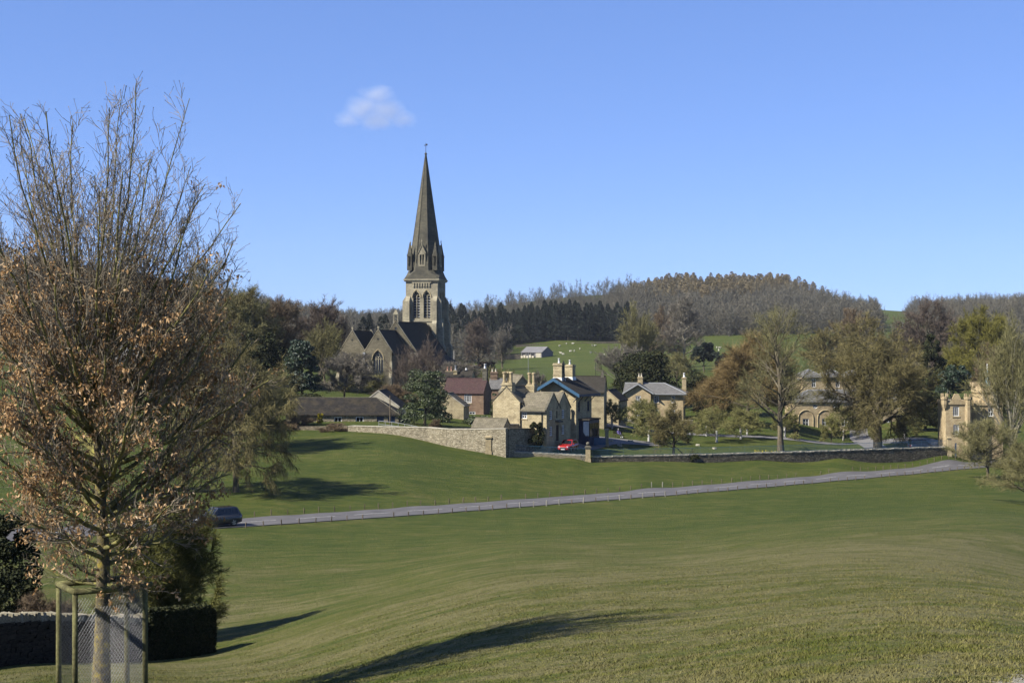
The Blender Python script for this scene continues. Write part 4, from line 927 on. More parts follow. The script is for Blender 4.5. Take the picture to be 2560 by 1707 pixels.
lw = House('low_slate_house', 'low slate-roofed house glimpsed left of the cottage chimneys', 'house', (P(1222, 0, 248).x, 248, -12.5), R(-6))
lw.walls((0, 4.2, 0, 4), -1, 4.3, {'right': 5.9, 'left': 5.9}); lw.finish(M['pink_stone']); lw.gable_roof((0, 4.2, 0, 4), 4.3, 5.9, 'x', .2, .1, .14, M['slate']); lw.chimney(.7, 2, 5.6, 7.2, 1.2, .7, 2, M['pink_stone'], M['pot'], .5, .14)
sh = House('slate_house', 'house with a broad dark slate roof and bellcote behind the lodge', 'house', (P(1392, 0, 214).x, 214, -14.3), R(-8))
sh.walls((0, 7.1, 0, 6), -1, 6.75, {'right': 8.9, 'left': 8.9}); sh.finish(M['stone']); sh.gable_roof((0, 7.1, 0, 6), 6.75, 8.9, 'x', .3, .1, .14, M['dark_slate'])
mb = MB(); mb.box(6.4, 6.9, 2.75, 3.25, 8.8, 9.5); mb.box(6.5, 6.8, 2.85, 3.15, 9.5, 10.0, top=.2); sh.part('bellcote', mb, M['dress_dark'])
mg = House('mullioned_gable_house', 'small stone gable house with a three-light window right of the lodge', 'house', (P(1517, 0, 226).x, 226, -14.3), R(-18))
mg.walls((-1.9, 1.9, 0, 6), -1, 4.9, {'front': 6.5, 'back': 6.5}, {'front': [('w', 1.3, 2.5, 3.2, 4.35, 3, 1)]}); mg.finish(M['stone'], M['dress']); mg.gable_roof((-1.9, 1.9, .05, 6), 4.9, 6.5, 'y', .2, 0, .14, M['dark_slate']); mg.coping((-1.9, 1.9, 0, 6), 4.9, 6.5, 'front', .3, .14, M['dress'], .16)
oh = House('yard_outhouse', 'low outhouse with a stone slate roof inside the garden wall', 'outhouse', (P(1180, 0, 183.5).x, 183.5, -13.3), R(-24))
oh.walls((0, 4.4, 0, 2.4), -1, 2.25, {'right': 3.3, 'left': 3.3}); oh.finish(M['stone']); oh.gable_roof((0, 4.4, 0, 2.4), 2.25, 3.3, 'x', .15, .1, .12, M['stone_slate'])
oh.ridge_mat = M['lead']
hc = House('hidden_cottage', 'cottage glimpsed through the branches of the leafy foreground tree', 'cottage', (P(225, 0, 262).x, 262, -8.3), R(-10))
hc.walls((0, 9, 0, 6), -1.5, 5.0, {'right': 7.4, 'left': 7.4}, {'front': [('w', 1.5, 2.4, 3.2, 4.4, 2, 2), ('w', 6, 6.9, 3.2, 4.4, 2, 2), ('w', 1.5, 2.4, .8, 2.2, 2, 2), ('door', 4, 5, 0, 2.1)]}); hc.finish(M['stone']); hc.gable_roof((0, 9, 0, 6), 5.0, 7.4, 'x', .25, .1, .14, M['slate'])
hc.chimney(.5, 3, 6.8, 8.7, .9, .7, 2, M['stone'])
fb = House('field_barn', 'grey open-fronted barn in the far sheep field', 'barn', (P(1303, 0, 704).x, 704, -8.0), R(-33))
fb.walls((0, 12, 0, 10.5), -2, 2.6, {'right': 5.2, 'left': 5.2}, {'front': [('dark', .4+i*2.6, 2.6+i*2.6, 1.0, 2.5) for i in range(3)]}); fb.finish(plain('grey_cladding', (0.21, 0.20, 0.20), 0.8, 0.2, var=0.15, nscale=.8))
fb.gable_roof((0, 12, 0, 10.5), 2.6, 5.2, 'x', .3, .2, .2, plain('grey_sheet_roof', (0.19, 0.185, 0.185), 0.7, 0.3, var=0.15, nscale=.5))
mb = MB(); mb.box(8.6, 11.5, -.1, -.02, -.3, 2.5); fb.part('barn_door', mb, M['coping'])
for i in range(5):
    mb = MB(); mb.box(.3+i*1.6, 1.4+i*1.6, -.9, -.25, -.5, .9+.4*(i % 2)); fb.part('bale', mb, M['pot'])
# ------------------------------------------------------------------ trees
def nrm(a): return a/np.maximum(np.linalg.norm(a, axis=-1, keepdims=True), 1e-9)
def tubes(P0, P1, R0, R1, k, rng=None):
    """separate k-sided prisms (k=2: flat ribbons)"""
    P0, P1 = np.asarray(P0, float), np.asarray(P1, float); n = len(P0)
    t = nrm(P1-P0); a = np.where(np.abs(t[:, 2:3]) < .9, np.array([[0, 0, 1.0]]), np.array([[1.0, 0, 0]]))
    u = nrm(np.cross(t, a)); w = np.cross(t, u)
    ph = (rng.uniform(0, 2*np.pi, n) if rng is not None else np.zeros(n))
    m = 2 if k == 2 else k
    V = np.empty((n, 2, m, 3))
    for i in range(m):
        an = ph+(np.pi*i if k == 2 else 2*np.pi*i/k); d = u*np.cos(an)[:, None]+w*np.sin(an)[:, None]
        V[:, 0, i] = P0+d*np.asarray(R0)[:, None]; V[:, 1, i] = P1+d*np.asarray(R1)[:, None]
    b = (np.arange(n)*2*m)[:, None]
    if k == 2: Fq = b+np.array([[0, 1, 3, 2]])
    else: Fq = np.concatenate([b+np.array([[i, (i+1) % m, m+(i+1) % m, m+i]]) for i in range(m)])
    return V.reshape(-1, 3), Fq
def polytubes(branches, kf):
    """branches: list of (pts array, radii array); continuous tubes"""
    VV, FF, b = [], [], 0
    for pts, rad in branches:
        pts = np.asarray(pts); n = len(pts); k = kf(rad[0])
        t = nrm(np.gradient(pts, axis=0)); a = np.where(np.abs(t[:, 2:3]) < .9, np.array([[0, 0, 1.0]]), np.array([[1.0, 0, 0]]))
        u = nrm(np.cross(t, a)); w = np.cross(t, u); an = np.arange(k)*2*np.pi/k
        ring = pts[:, None]+(u[:, None]*np.cos(an)[None, :, None]+w[:, None]*np.sin(an)[None, :, None])*np.asarray(rad)[:, None, None]
        VV.append(ring.reshape(-1, 3)); ix = b+np.arange(n*k).reshape(n, k); nx = np.roll(ix, -1, 1)
        FF.append(np.stack([ix[:-1], nx[:-1], nx[1:], ix[1:]], -1).reshape(-1, 4)); b += n*k
    return np.concatenate(VV), np.concatenate(FF)
def grow(rnd, p, d, L, r, n, wob, trop, taper=0.25):
    pts, rad = [p.copy()], [r]; d = np.array(d, float)
    for i in range(n):
        d = d+np.array([rnd.gauss(0, wob), rnd.gauss(0, wob), rnd.gauss(0, wob)+trop]); d /= math.sqrt(d@d)
        p = p+d*(L/n); pts.append(p); rad.append(r*(1-(1-taper)*(i+1)/n))
    return np.array(pts), np.array(rad)
def perp_dir(rnd, d, ang, az):
    d = d/math.sqrt(d@d); a = np.array([0, 0, 1.0]) if abs(d[2]) < .9 else np.array([1.0, 0, 0])
    u = np.cross(d, a); u /= math.sqrt(u@u); w = np.cross(d, u)
    return d*math.cos(ang)+(u*math.cos(az)+w*math.sin(az))*math.sin(ang)
KIND = dict(
 oak=dict(tl=.42, n1=15, a1=(55, 85), l1=.50, t1=.05, start=.40, n2=9, n3=6, wob=.14, a2=(30, 60), tw_up=.0, tw_out=.35),
 round=dict(tl=.55, n1=24, a1=(35, 75), l1=.42, t1=.04, start=.22, n2=8, n3=6, wob=.09, a2=(25, 50), tw_up=.15, tw_out=.35),
 vase=dict(tl=.35, n1=19, a1=(12, 48), l1=.68, t1=.03, start=.30, n2=8, n3=5, wob=.06, a2=(15, 35), tw_up=.4, tw_out=.2),
 tall=dict(tl=.85, n1=26, a1=(30, 60), l1=.30, t1=.05, start=.25, n2=7, n3=5, wob=.08, a2=(22, 48), tw_up=.2, tw_out=.3),
 weep=dict(tl=.5, n1=20, a1=(40, 80), l1=.45, t1=-.03, start=.30, n2=7, n3=6, wob=.10, a2=(25, 50), tw_up=-.9, tw_out=.15),
 lime=dict(tl=.6, n1=20, a1=(30, 70), l1=.36, t1=.03, start=.30, n2=7, n3=5, wob=.10, a2=(25, 55), tw_up=.05, tw_out=.35),
)
def skeleton(seed, H, kind, trunk_r):
    rnd = random.Random(seed); K = KIND[kind]; br = []; tips = []
    tp, tr = grow(rnd, np.zeros(3)-np.array([0, 0, .3]), (rnd.gauss(0, .04), rnd.gauss(0, .04), 1), H*K['tl'], trunk_r, 7, .035, .02, .45)
    tr[0] *= 1.35; br.append((tp, tr)); az = rnd.random()*6
    tip_sets = []
    for i in range(K['n1']):
        t = K['start']+(1-K['start'])*(i+rnd.random()*.6)/K['n1']; f = t*(len(tp)-1); j = min(int(f), len(tp)-2); q = tp[j]+(tp[j+1]-tp[j])*(f-j)
        az += 2.4+rnd.uniform(-.4, .4); ang = R(K['a1'][1]+(K['a1'][0]-K['a1'][1])*((t-K['start'])/(1-K['start']))+rnd.uniform(-8, 8))
        if i == K['n1']-1: ang = .1
        d = np.array([math.cos(az)*math.sin(ang), math.sin(az)*math.sin(ang), math.cos(ang)])
        L = H*K['l1']*rnd.uniform(.75, 1.15)*(1.0 if kind == 'vase' else (1.15-.45*(t-K['start'])/(1-K['start'])))
        b1, r1 = grow(rnd, q, d, L, trunk_r*(.48-.2*t), 6, K['wob'], K['t1']); br.append((b1, r1))
        for k2 in range(K['n2']):
            t2 = .25+.75*(k2+rnd.random())/K['n2']; f2 = t2*6; j2 = min(int(f2), 5); q2 = b1[j2]+(b1[j2+1]-b1[j2])*(f2-j2)
            d2 = perp_dir(rnd, b1[j2+1]-b1[j2], R(rnd.uniform(*K['a2'])), rnd.random()*6.28)
            L2 = L*(.62-.3*t2)*rnd.uniform(.7, 1.2)
            b2, r2 = grow(rnd, q2, d2, L2, r1[j2]*.55, 4, K['wob']*1.2, K['t1']); br.append((b2, r2)); tip_sets.append((b2, 1.0))
            for k3 in range(K['n3']):
                t3 = .2+.8*(k3+rnd.random())/K['n3']; f3 = t3*4; j3 = min(int(f3), 3); q3 = b2[j3]+(b2[j3+1]-b2[j3])*(f3-j3)
                d3 = perp_dir(rnd, b2[j3+1]-b2[j3], R(rnd.uniform(*K['a2'])), rnd.random()*6.28)
                b3, r3 = grow(rnd, q3, d3, L2*(.6-.25*t3)*rnd.uniform(.7, 1.2), max(r2[j3]*.55, .012), 3, K['wob']*1.4, K['t1']); br.append((b3, r3)); tip_sets.append((b3, 1.6))
    return br, tip_sets
def twig_field(rng, tips, n, L, up, out, center):
    A = np.concatenate([b[:-1] for b, _ in tips]); B = np.concatenate([b[1:] for b, _ in tips]); wt = np.concatenate([np.full(len(b)-1, w) for b, w in tips])*np.linalg.norm(B-A, axis=1)
    idx = rng.choice(len(A), n, p=wt/wt.sum()); t = rng.random((n, 1)); p = A[idx]+(B[idx]-A[idx])*t; d = nrm(B[idx]-A[idx])
    o = nrm(p-center)
    dd = nrm(d*.45+rng.normal(0, .55, (n, 3))+o*out+np.array([0, 0, up])); l = L*rng.uniform(.5, 1.3, (n, 1))
    m = p+dd*l*.5; d2 = nrm(dd+rng.normal(0, .25, (n, 3))+np.array([0, 0, up*.5])); e = m+d2*l*.5
    return p, m, e
def fit(H, Wd, br, *arrs):
    allp = np.concatenate([b for b, _ in br[1:]]); r = np.percentile(np.hypot(allp[:, 0], allp[:, 1]), 92); zt = np.percentile(allp[:, 2], 99.7)
    return np.array([Wd/2/r, Wd/2/r, H/zt])
def bare_tree(seed, H, Wd, kind='round', trunk_r=None, ntw=4500, twl=None, tww=.02, k=2):
    """returns trunk (V,F) and crown (V,F)"""
    rng = np.random.default_rng(seed); tr = trunk_r or H*.022
    br, tips = skeleton(seed, H, kind, tr); twl = twl or H*.072
    sc = fit(H-twl*.4, Wd-twl*.8, br)
    br = [(b*sc, r) for b, r in br]; tips = [(b*sc, w) for b, w in tips]
    thin = [b for b, r in br if r[0] < .028]; br = [q for q in br if q[1][0] >= .028] or br[:1]
    thin0 = np.array([b[0] for b in thin]).reshape(-1, 3); thin1 = np.array([b[-1] for b in thin]).reshape(-1, 3)
    TV, TF = polytubes(br, lambda r: 8 if r > tr*.6 else (5 if r > .05 else 3))
    c = np.array([0, 0, H*.45])
    p, m, e = twig_field(rng, tips, ntw, twl, KIND[kind]['tw_up'], KIND[kind]['tw_out'], c)
    w = np.full(ntw, tww)*rng.uniform(.6, 1.3, ntw)
    j = rng.integers(0, ntw, ntw); p2 = m[j]; dd = nrm(nrm(e[j]-m[j])*.6+rng.normal(0, .5, (ntw, 3))+np.array([0, 0, KIND[kind]['tw_up']*.6])); e2 = p2+dd*twl*.5*rng.uniform(.5, 1.2, (ntw, 1))
    p = np.concatenate([p, p2, thin0]); e = np.concatenate([e, e2, thin1]); w = np.concatenate([w, w*.8, np.full(len(thin0), max(tww, .012))])
    t_ = nrm(e-p); u_ = nrm(np.cross(t_, rng.normal(0, 1, t_.shape)))*w[:, None]
    CV = np.stack([p-u_, p+u_, e], 1).reshape(-1, 3); CF = np.arange(len(CV)).reshape(-1, 3)
    return (TV, TF), (CV, CF)
def cards(rng, pts, nrm_dir, size, stretch=1.6, up=0.0):
    """small folded leaf sprays: one quad each"""
    n = len(pts); a = nrm(rng.normal(0, 1, (n, 3))+nrm_dir*.9+np.array([0, 0, up])); b = nrm(np.cross(a, rng.normal(0, 1, (n, 3)))); c = np.cross(a, b)
    s = size*rng.uniform(.55, 1.3, (n, 1)); V = np.empty((n, 4, 3))
    V[:, 0] = pts-b*s*.5; V[:, 1] = pts-c*s*.12+a*s*.18+c*s*.5; V[:, 2] = pts+b*s*.5*stretch; V[:, 3] = pts-c*s*.5+a*s*.18
    return V.reshape(-1, 3), np.arange(4*n).reshape(n, 4)
def leafy(seed, H, Wd, z0, n, size, shape='dome', lumps=26, sub=.34):
    """evergreen crown: leaf sprays on the shells of many overlapping clumps"""
    rng = np.random.default_rng(seed); rnd = random.Random(seed); P_, D_ = [], []
    hh = H-z0
    for i in range(lumps):
        u = rnd.random(); az = rnd.random()*6.283
        if shape == 'cone': zz = z0+hh*u**1.2*.92; rad = (1-u**1.2)*.9+.06
        elif shape == 'column': zz = z0+hh*(.06+.86*u); rad = .62*(1-.5*u)
        else: zz = z0+hh*(.12+.72*u); rad = math.sqrt(max(0, 1-((u-.28)/.78)**2))*.72
        rr_ = Wd/2*rad*math.sqrt(rnd.uniform(.15, 1))
        c = np.array([rr_*math.cos(az), rr_*math.sin(az), zz]); cr = np.array([Wd*sub*.55, Wd*sub*.55, Wd*sub*.42])*rnd.uniform(.6, 1.15)*(.55+.6*rad)
        m = max(6, int(n/lumps)); d = nrm(rng.normal(0, 1, (m, 3))); rad2 = rng.uniform(.55, 1.06, (m, 1))**.5
        P_.append(c+d*cr*rad2); D_.append(d)
    p = np.concatenate(P_); d = np.concatenate(D_); p[:, 2] = np.maximum(p[:, 2], z0*.5+.05)
    s = np.percentile(np.hypot(p[:, 0], p[:, 1]), 97); p[:, :2] *= Wd/2/s; p[:, 2] = z0*.5+(p[:, 2]-z0*.5)*(H-z0*.5)/(np.percentile(p[:, 2], 99.5)-z0*.5)
    return cards(rng, p, d, size)
def trunk_only(seed, H, r, n=7, limbs=6, spread=.25):
    rnd = random.Random(seed); tp, tr = grow(rnd, np.array([0, 0, -.3]), (0, 0, 1), H, r, n, .05, .02, .3); br = [(tp, tr)]
    for i in range(limbs):
        j = rnd.randint(n//2-1, n-1); a = rnd.random()*6.28
        br.append(grow(rnd, tp[j], (math.cos(a), math.sin(a), .8), H*spread*rnd.uniform(.7, 1.3), tr[j]*.5, 4, .1, .02))
    return polytubes(br, lambda q: 6 if q > .06 else 4)
def put_tree(name, label, cat, px, d, top, wpx, trunk, crown, tmat, cmat, rz=None, group=None, seed=0, dz=0):
    """trunk and crown as parts of an Empty standing on the ground"""
    t = thing(name, label, cat, G(px, d, dz), rz or 0.0, group)
    if trunk is not None: link('trunk', np_mesh('trunk', trunk[0], trunk[1], tmat, smooth=True), t)
    link('crown' if cat == 'tree' else 'foliage', np_mesh('crown', crown[0], crown[1], cmat), t)
    return t
def hgt(px, d, top): return float(P(px, top, d).z-G(px, d).z)
def wid(wpx, d): return wpx*d/F
def bare(label, px, d, top, wpx, kind, cmat, tmat='bark', seed=1, ntw=4500, tr=None, name='bare_tree', tww=.022, group=None, twl=None):
    H, Wd = hgt(px, d, top), wid(wpx, d)
    t, c = bare_tree(seed, H, Wd, kind, tr, int(ntw*2.3), twl, tww*1.3)
    return put_tree(name, label, 'tree', px, d, top, wpx, t, c, M[tmat], M[cmat], 0, group)
def evergreen(label, px, d, top, wpx, shape, cmat, seed=1, n=5000, size=.4, z0=.8, cat='tree', name='evergreen_tree', lumps=26, trunk=True, tr=.25):
    H, Wd = hgt(px, d, top), wid(wpx, d)
    t = trunk_only(seed, H*.75, tr) if trunk else None
    c = leafy(seed, H, Wd, z0, int(n*1.7), size*.8, shape, int(lumps*2.4), .25)
    return put_tree(name, label, cat, px, d, top, wpx, t, c, M['bark'], M[cmat])

# ---- village and park trees (nearest copies of the photograph, left to right)
bare('wide brown bare tree behind the foreground tree, its limbs drooping over the park', 590, 141, 880, 330, 'weep', 'tw_oak', seed=11, ntw=7000, name='weeping_tree', tww=.016, twl=1.2)
bare('dense olive-brown bare tree filling the space right of the foreground tree', 545, 172, 838, 290, 'round', 'tw_oak', seed=111, ntw=8000, tww=.018)
bare('bushy olive tree on the bank left of the barn wall', 662, 196, 930, 150, 'lime', 'tw_olive', seed=112, ntw=6500, tww=.017)
bare('brown tree low on the bank behind the foreground trunk', 400, 190, 860, 260, 'round', 'tw_brown', seed=113, ntw=6500, tww=.018)
bare('great domed bare tree on the left skyline with a flat rounded crown', 535, 265, 648, 265, 'oak', 'tw_oak', seed=12, ntw=6500, tww=.03)
bare('olive-tinted rounded tree stepping down from the left skyline dome', 618, 262, 722, 190, 'round', 'tw_olive', seed=13, ntw=5500, tww=.03)
bare('brown bare tree with thin trunk beside the dark yews left of the church', 690, 268, 740, 150, 'tall', 'tw_brown', seed=14, ntw=4000, tww=.026)
bare('grey bare tree behind the foreground tree, left of the cottage roof', 130, 270, 660, 260, 'round', 'tw_purple', seed=15, ntw=5000, tww=.03)
evergreen('dark fir rising against the sky behind the foreground tree', 140, 262, 652, 90, 'cone', 'yew', 16, 5200, .5, 1.5, lumps=30, name='fir_tree')
bare('bare tree at the far left edge behind the foreground tree', -40, 260, 640, 260, 'round', 'tw_purple', seed=17, ntw=4500, tww=.03)
bare('bare tree on the skyline between the fir and the domed tree', 370, 275, 690, 240, 'round', 'tw_brown', seed=18, ntw=5000, tww=.03)
evergreen('dark spreading yew with a ragged top left of the conical holly', 655, 236, 835, 120, 'dome', 'yew', 19, 4600, .42, 1.0, lumps=24, name='yew_tree')
bare('low mossy green-brown tree below the ragged yew beside the barn', 655, 228, 925, 150, 'round', 'tw_olive', seed=20, ntw=4500, tww=.02)
evergreen('dense dark green holly standing behind the barn roof', 754, 232, 853, 88, 'column', 'holly', 21, 7500, .34, 1.6, lumps=34, name='holly_tree')
bare('big purple-brown bare tree fanning out left of the church', 800, 312, 748, 160, 'vase', 'tw_purple', seed=22, ntw=6000, tww=.028)
bare('slim bare tree with pale fan of stems in front of the purple tree', 812, 285, 800, 120, 'vase', 'tw_olive', seed=122, ntw=3000, tww=.024)
bare('grey-green twiggy dome of a willow in front of the church gables', 858, 238, 880, 150, 'lime', 'tw_grey', seed=23, ntw=7500, tww=.017, name='willow_tree')
bare('thin bare birch in front of the chancel roof of the church', 1012, 262, 862, 90, 'vase', 'tw_purple', 'bark_pale', seed=24, ntw=1300, tww=.016, name='birch_tree', tr=.09)
bare('taller thin bare birch in front of the dark nave roof', 1062, 268, 838, 100, 'vase', 'tw_purple', 'bark_pale', seed=25, ntw=1500, tww=.016, name='birch_tree', tr=.1)
evergreen('ivy-clad green tree leaning over the wall in front of the church', 1062, 204, 928, 128, 'column', 'ivy', 26, 8200, .22, .5, lumps=22, name='ivy_clad_tree')
evergreen('slender yellowish conifer between the plum-roofed house and the cottage', 1232, 200, 985, 22, 'column', 'ivy', 27, 1500, .25, .2, name='conifer', lumps=14)
evergreen('great dark dome-shaped yew behind the villa', 1612, 284, 882, 165, 'dome', 'yew', 28, 9000, .46, .8, lumps=40, name='yew_tree')
evergreen('dark yew filling the gap at the right end of the villa', 1745, 276, 938, 95, 'dome', 'yew', 29, 4600, .42, .5, lumps=22, name='yew_tree')
bare('rust-coloured beech with a wide rounded crown right of the villa', 1868, 240, 832, 250, 'lime', 'tw_rust', seed=30, ntw=12000, tww=.022, twl=1.9, name='beech_tree')
bare('tall bare ash with a leaning pale trunk inside the railings', 1952, 200, 762, 215, 'tall', 'tw_olive', 'bark', seed=31, ntw=2200, tww=.012, name='ash_tree', tr=.42)
bare('huge spreading oak in front of the arcaded range', 2195, 206, 835, 300, 'oak', 'tw_oak', seed=32, ntw=12000, tww=.02, name='oak_tree', tr=.75)
bare('brown bare oak behind the spreading oak, lower on the slope', 2180, 330, 782, 190, 'oak', 'tw_oak', seed=33, ntw=5500, tww=.034, name='oak_tree')
bare('purple-grey bare tree with pale forked trunk right of the hill gap', 2330, 350, 742, 190, 'round', 'tw_purple', seed=34, ntw=5000, tww=.034)
bare('large yellow-green budding tree behind the gatehouse', 2440, 300, 768, 190, 'round', 'tw_yellow', seed=35, ntw=9000, tww=.03, name='budding_tree')
evergreen('dark olive evergreen squeezed between the oak and the yellow-green tree', 2330, 285, 838, 75, 'dome', 'yew', 36, 3200, .42, .6, lumps=18)
evergreen('rounded dark holly just above the gatehouse battlements', 2385, 235, 915, 92, 'dome', 'holly', 37, 4600, .36, 1.0, lumps=22, name='holly_tree')
bare('brown bare tree crown behind the gatehouse turret', 2500, 262, 860, 150, 'round', 'tw_brown', seed=38, ntw=4200, tww=.026)
bare('tall many-stemmed bare tree at the right edge by the gatehouse', 2530, 193, 795, 190, 'vase', 'tw_olive', 'bark_pale', seed=39, ntw=4600, tww=.018, tr=.35)
evergreen('dark laurel mass in the shade between the oak and the gatehouse', 2315, 232, 982, 110, 'dome', 'yew', 40, 5000, .36, .2, lumps=26, name='laurel_tree')
bare('small hawthorn leaning beside the park road at right', 2470, 172, 1046, 185, 'lime', 'tw_olive', seed=41, ntw=6500, tww=.011, name='hawthorn_tree', tr=.2, twl=.7)
bare('hawthorn cut off by the right edge, its twigs hanging low', 2572, 138, 1105, 200, 'lime', 'tw_olive', seed=42, ntw=5600, tww=.010, name='hawthorn_tree', tr=.16, twl=.7)
bare('leafless shrub border along the foot of the church gables', 905, 268, 930, 130, 'lime', 'tw_olive', seed=120, ntw=4500, tww=.02, name='shrub', tr=.06, twl=.9)
evergreen('dark yew hedge behind the ridge of the long barn', 740, 222, 985, 150, 'dome', 'yew', 121, 4200, .36, .05, 'hedge', 'yew_hedge', 22, False)
bare('brown shrubbery behind the pale gable beside the barn', 985, 232, 962, 120, 'lime', 'tw_brown', seed=123, ntw=4500, tww=.018, name='shrub', tr=.06, twl=.8)
evergreen('dark green laurel bushes below the churchyard, right of the ivy-clad tree', 1092, 214, 1010, 60, 'dome', 'ivy', 124, 2400, .26, .05, 'shrub', 'laurel_bush', 14, False)
bare('scrubby bare tree on the grass slope behind the young limes', 1830, 262, 930, 150, 'lime', 'tw_olive', seed=125, ntw=6000, tww=.02, twl=1.2)
evergreen('dark shrub border between the villa and the arcaded range', 1790, 262, 985, 110, 'dome', 'yew', 126, 3600, .34, .05, 'shrub', 'shrub_border', 18, False)
bare('bare orchard tree behind the plum-brown roof', 1130, 292, 905, 90, 'lime', 'tw_grey', seed=127, ntw=3500, tww=.022, twl=1.0)
# ---- avenue of young limes with pale trunk guards
LIMES = [(1530, 1071, 998, 84, 'young lime with a pale trunk guard nearest the blue-gabled lodge'), (1604, 1079, 996, 84, 'young lime in front of the left half of the villa, left of a pair'),
 (1622, 1104, 1002, 100, 'young lime with a leaning pale guard at the corner of the drive'), (1766, 1090, 1022, 84, 'young lime in front of the yew at the villa end'), (1792, 1106, 1014, 124, 'twin-guarded young lime under the rusty beech'),
 (1852, 1097, 1020, 96, 'young lime right of the twin-guarded lime'), (1868, 1088, 1024, 76, 'young lime standing back beside the path under the beech'), (1962, 1094, 1020, 84, 'young lime just right of the leaning ash trunk'),
 (2109, 1102, 1012, 104, 'young lime left of the great oak trunk'), (2262, 1099, 1030, 84, 'young lime right of the great oak trunk'), (2078, 1108, 1036, 58, 'small dark-stemmed lime left of the great oak')]
def dist_for(px, py, lo=186, hi=300):
    ds = np.linspace(lo, hi, 300); yy = 853.5-gz((px-1280)*ds/F, ds)*F/ds; return float(ds[np.argmin(np.abs(yy-py))])
for i, (px, by, top, wpx, lab) in enumerate(LIMES):
    d = dist_for(px, by); t = bare(lab, px, d, top, wpx, 'lime', 'tw_green', seed=60+i, ntw=3600, tww=.017, name='lime_tree', tr=.09, group='young limes on the village green')
    if i != 10:
        mb = MB(); mb.lathe((0, 0, 0), [(.17, -.1), (.16, 1.75), (.11, 1.76)], 7); mb.build('trunk_guard', M['guard'], t)
bare('mop-headed brown thorn in front of the villa with a dark trunk', 1684, 189.5, 1000, 118, 'oak', 'tw_oak', seed=80, ntw=5200, tww=.014, name='thorn_tree', tr=.2, twl=.6)
# ---- trees standing in the sheep fields
bare('rounded bare tree by the brown hedge right of the church tower', 1197, 560, 795, 78, 'round', 'tw_purple', seed=81, ntw=3600, tww=.045)
bare('smaller pale bare tree right of the hedge in the far field', 1256, 580, 812, 52, 'vase', 'tw_grey', seed=82, ntw=1500, tww=.045)
bare('tall pale-trunked bare tree standing alone in the sheep field', 1712, 470, 735, 115, 'tall', 'tw_grey', 'bark_pale', seed=83, ntw=3800, tww=.036, tr=.6)
bare('olive bare tree beside a bushy one left of the pale-trunked tree', 1598, 455, 758, 110, 'vase', 'tw_olive', seed=84, ntw=4200, tww=.036)
bare('brown bare tree at the wood edge above the slate house', 1655, 520, 765, 95, 'round', 'tw_brown', seed=85, ntw=3600, tww=.04)
bare('grey bushy bare tree above the chapel-like slate roof', 1540, 380, 860, 110, 'vase', 'tw_grey', 'bark_pale', seed=86, ntw=4200, tww=.03)
bare('low olive bare tree behind the dome-shaped yew', 1690, 345, 880, 120, 'round', 'tw_olive', seed=87, ntw=4200, tww=.03)
evergreen('dark rounded pine in the sheep field', 1760, 440, 858, 66, 'dome', 'far_spruce', 88, 1600, .9, 2.5, lumps=12, name='pine_tree')
evergreen('smaller dark bush-like pine right of the rounded pine', 1805, 430, 884, 36, 'dome', 'far_spruce', 89, 700, .8, .6, lumps=8, name='pine_tree')
bare('pale bare bush of a tree beyond the cottage chimneys', 1160, 300, 905, 95, 'round', 'tw_grey', seed=90, ntw=3200, tww=.026)
bare('green-grey bush of a tree behind the chimneys, left of the aerial', 1232, 315, 915, 110, 'round', 'tw_olive', seed=91, ntw=3600, tww=.028)
bare('small grey bush of a tree left of the lodge chimneys', 1350, 280, 925, 50, 'round', 'tw_grey', seed=92, ntw=1500, tww=.024)
bare('brown bare tree at the shoulder of the gap in the hill', 2060, 360, 812, 130, 'round', 'tw_oak', seed=93, ntw=4000, tww=.036)
bare('grey-brown bare tree in the hollow left of the hill gap', 2135, 480, 770, 120, 'round', 'tw_brown', seed=94, ntw=3600, tww=.045)
# ---- foreground left: scrub behind the dry stone wall
bare('mossy green hawthorn behind the ivy-covered wall end', 400, 54, 1235, 280, 'oak', 'moss_scrub', 'bark_hero', seed=95, ntw=15000, tww=.009, name='hawthorn_tree', tr=.13, twl=.42)
evergreen('dark evergreen bush at the left edge behind the stone wall', 15, 50, 1290, 190, 'dome', 'yew', 96, 9000, .13, .1, 'shrub', 'evergreen_shrub', 30, False)
bare('tangled brown bramble thicket on the back of the stone wall', 118, 47, 1478, 210, 'lime', 'tw_brown', seed=97, ntw=5500, tww=.006, name='bramble_thicket', tr=.03, twl=.28)
bare('second brown scrub bush behind the fenced tree and wall', 290, 50, 1450, 180, 'lime', 'tw_olive', seed=98, ntw=4500, tww=.006, name='scrub_bush', tr=.03, twl=.28)
evergreen('dark bush in the shade of the garden wall by the cottage', 1342, 182.5, 1056, 40, 'dome', 'yew', 99, 1800, .22, .1, 'shrub', 'garden_shrub', 14, False)
evergreen('dark ivy clump spilling over the railing wall', 1736, 184.2, 1136, 26, 'dome', 'yew', 100, 700, .16, .05, 'shrub', 'ivy_clump', 8, False)
evergreen('yellow forsythia bush in flower in front of the barn', 800, 199.5, 1034, 22, 'dome', 'forsythia', 101, 900, .16, .05, 'shrub', 'forsythia_bush', 8, False)
bare('low brown scrub growing over the dark wall left of the curving wall', 700, 194, 1052, 90, 'lime', 'tw_brown', seed=130, ntw=2600, tww=.016, name='scrub_bush', tr=.05, twl=.45)
bare('straggly brown scrub where the dark wall meets the curving wall', 838, 191, 1056, 80, 'lime', 'tw_brown', seed=131, ntw=2000, tww=.014, name='scrub_bush', tr=.05, twl=.4)
bare('brown leafless scrub in front of the barn at its left end', 745, 198, 1035, 80, 'lime', 'tw_brown', seed=102, ntw=2200, tww=.016, name='scrub_bush', tr=.05, twl=.4)
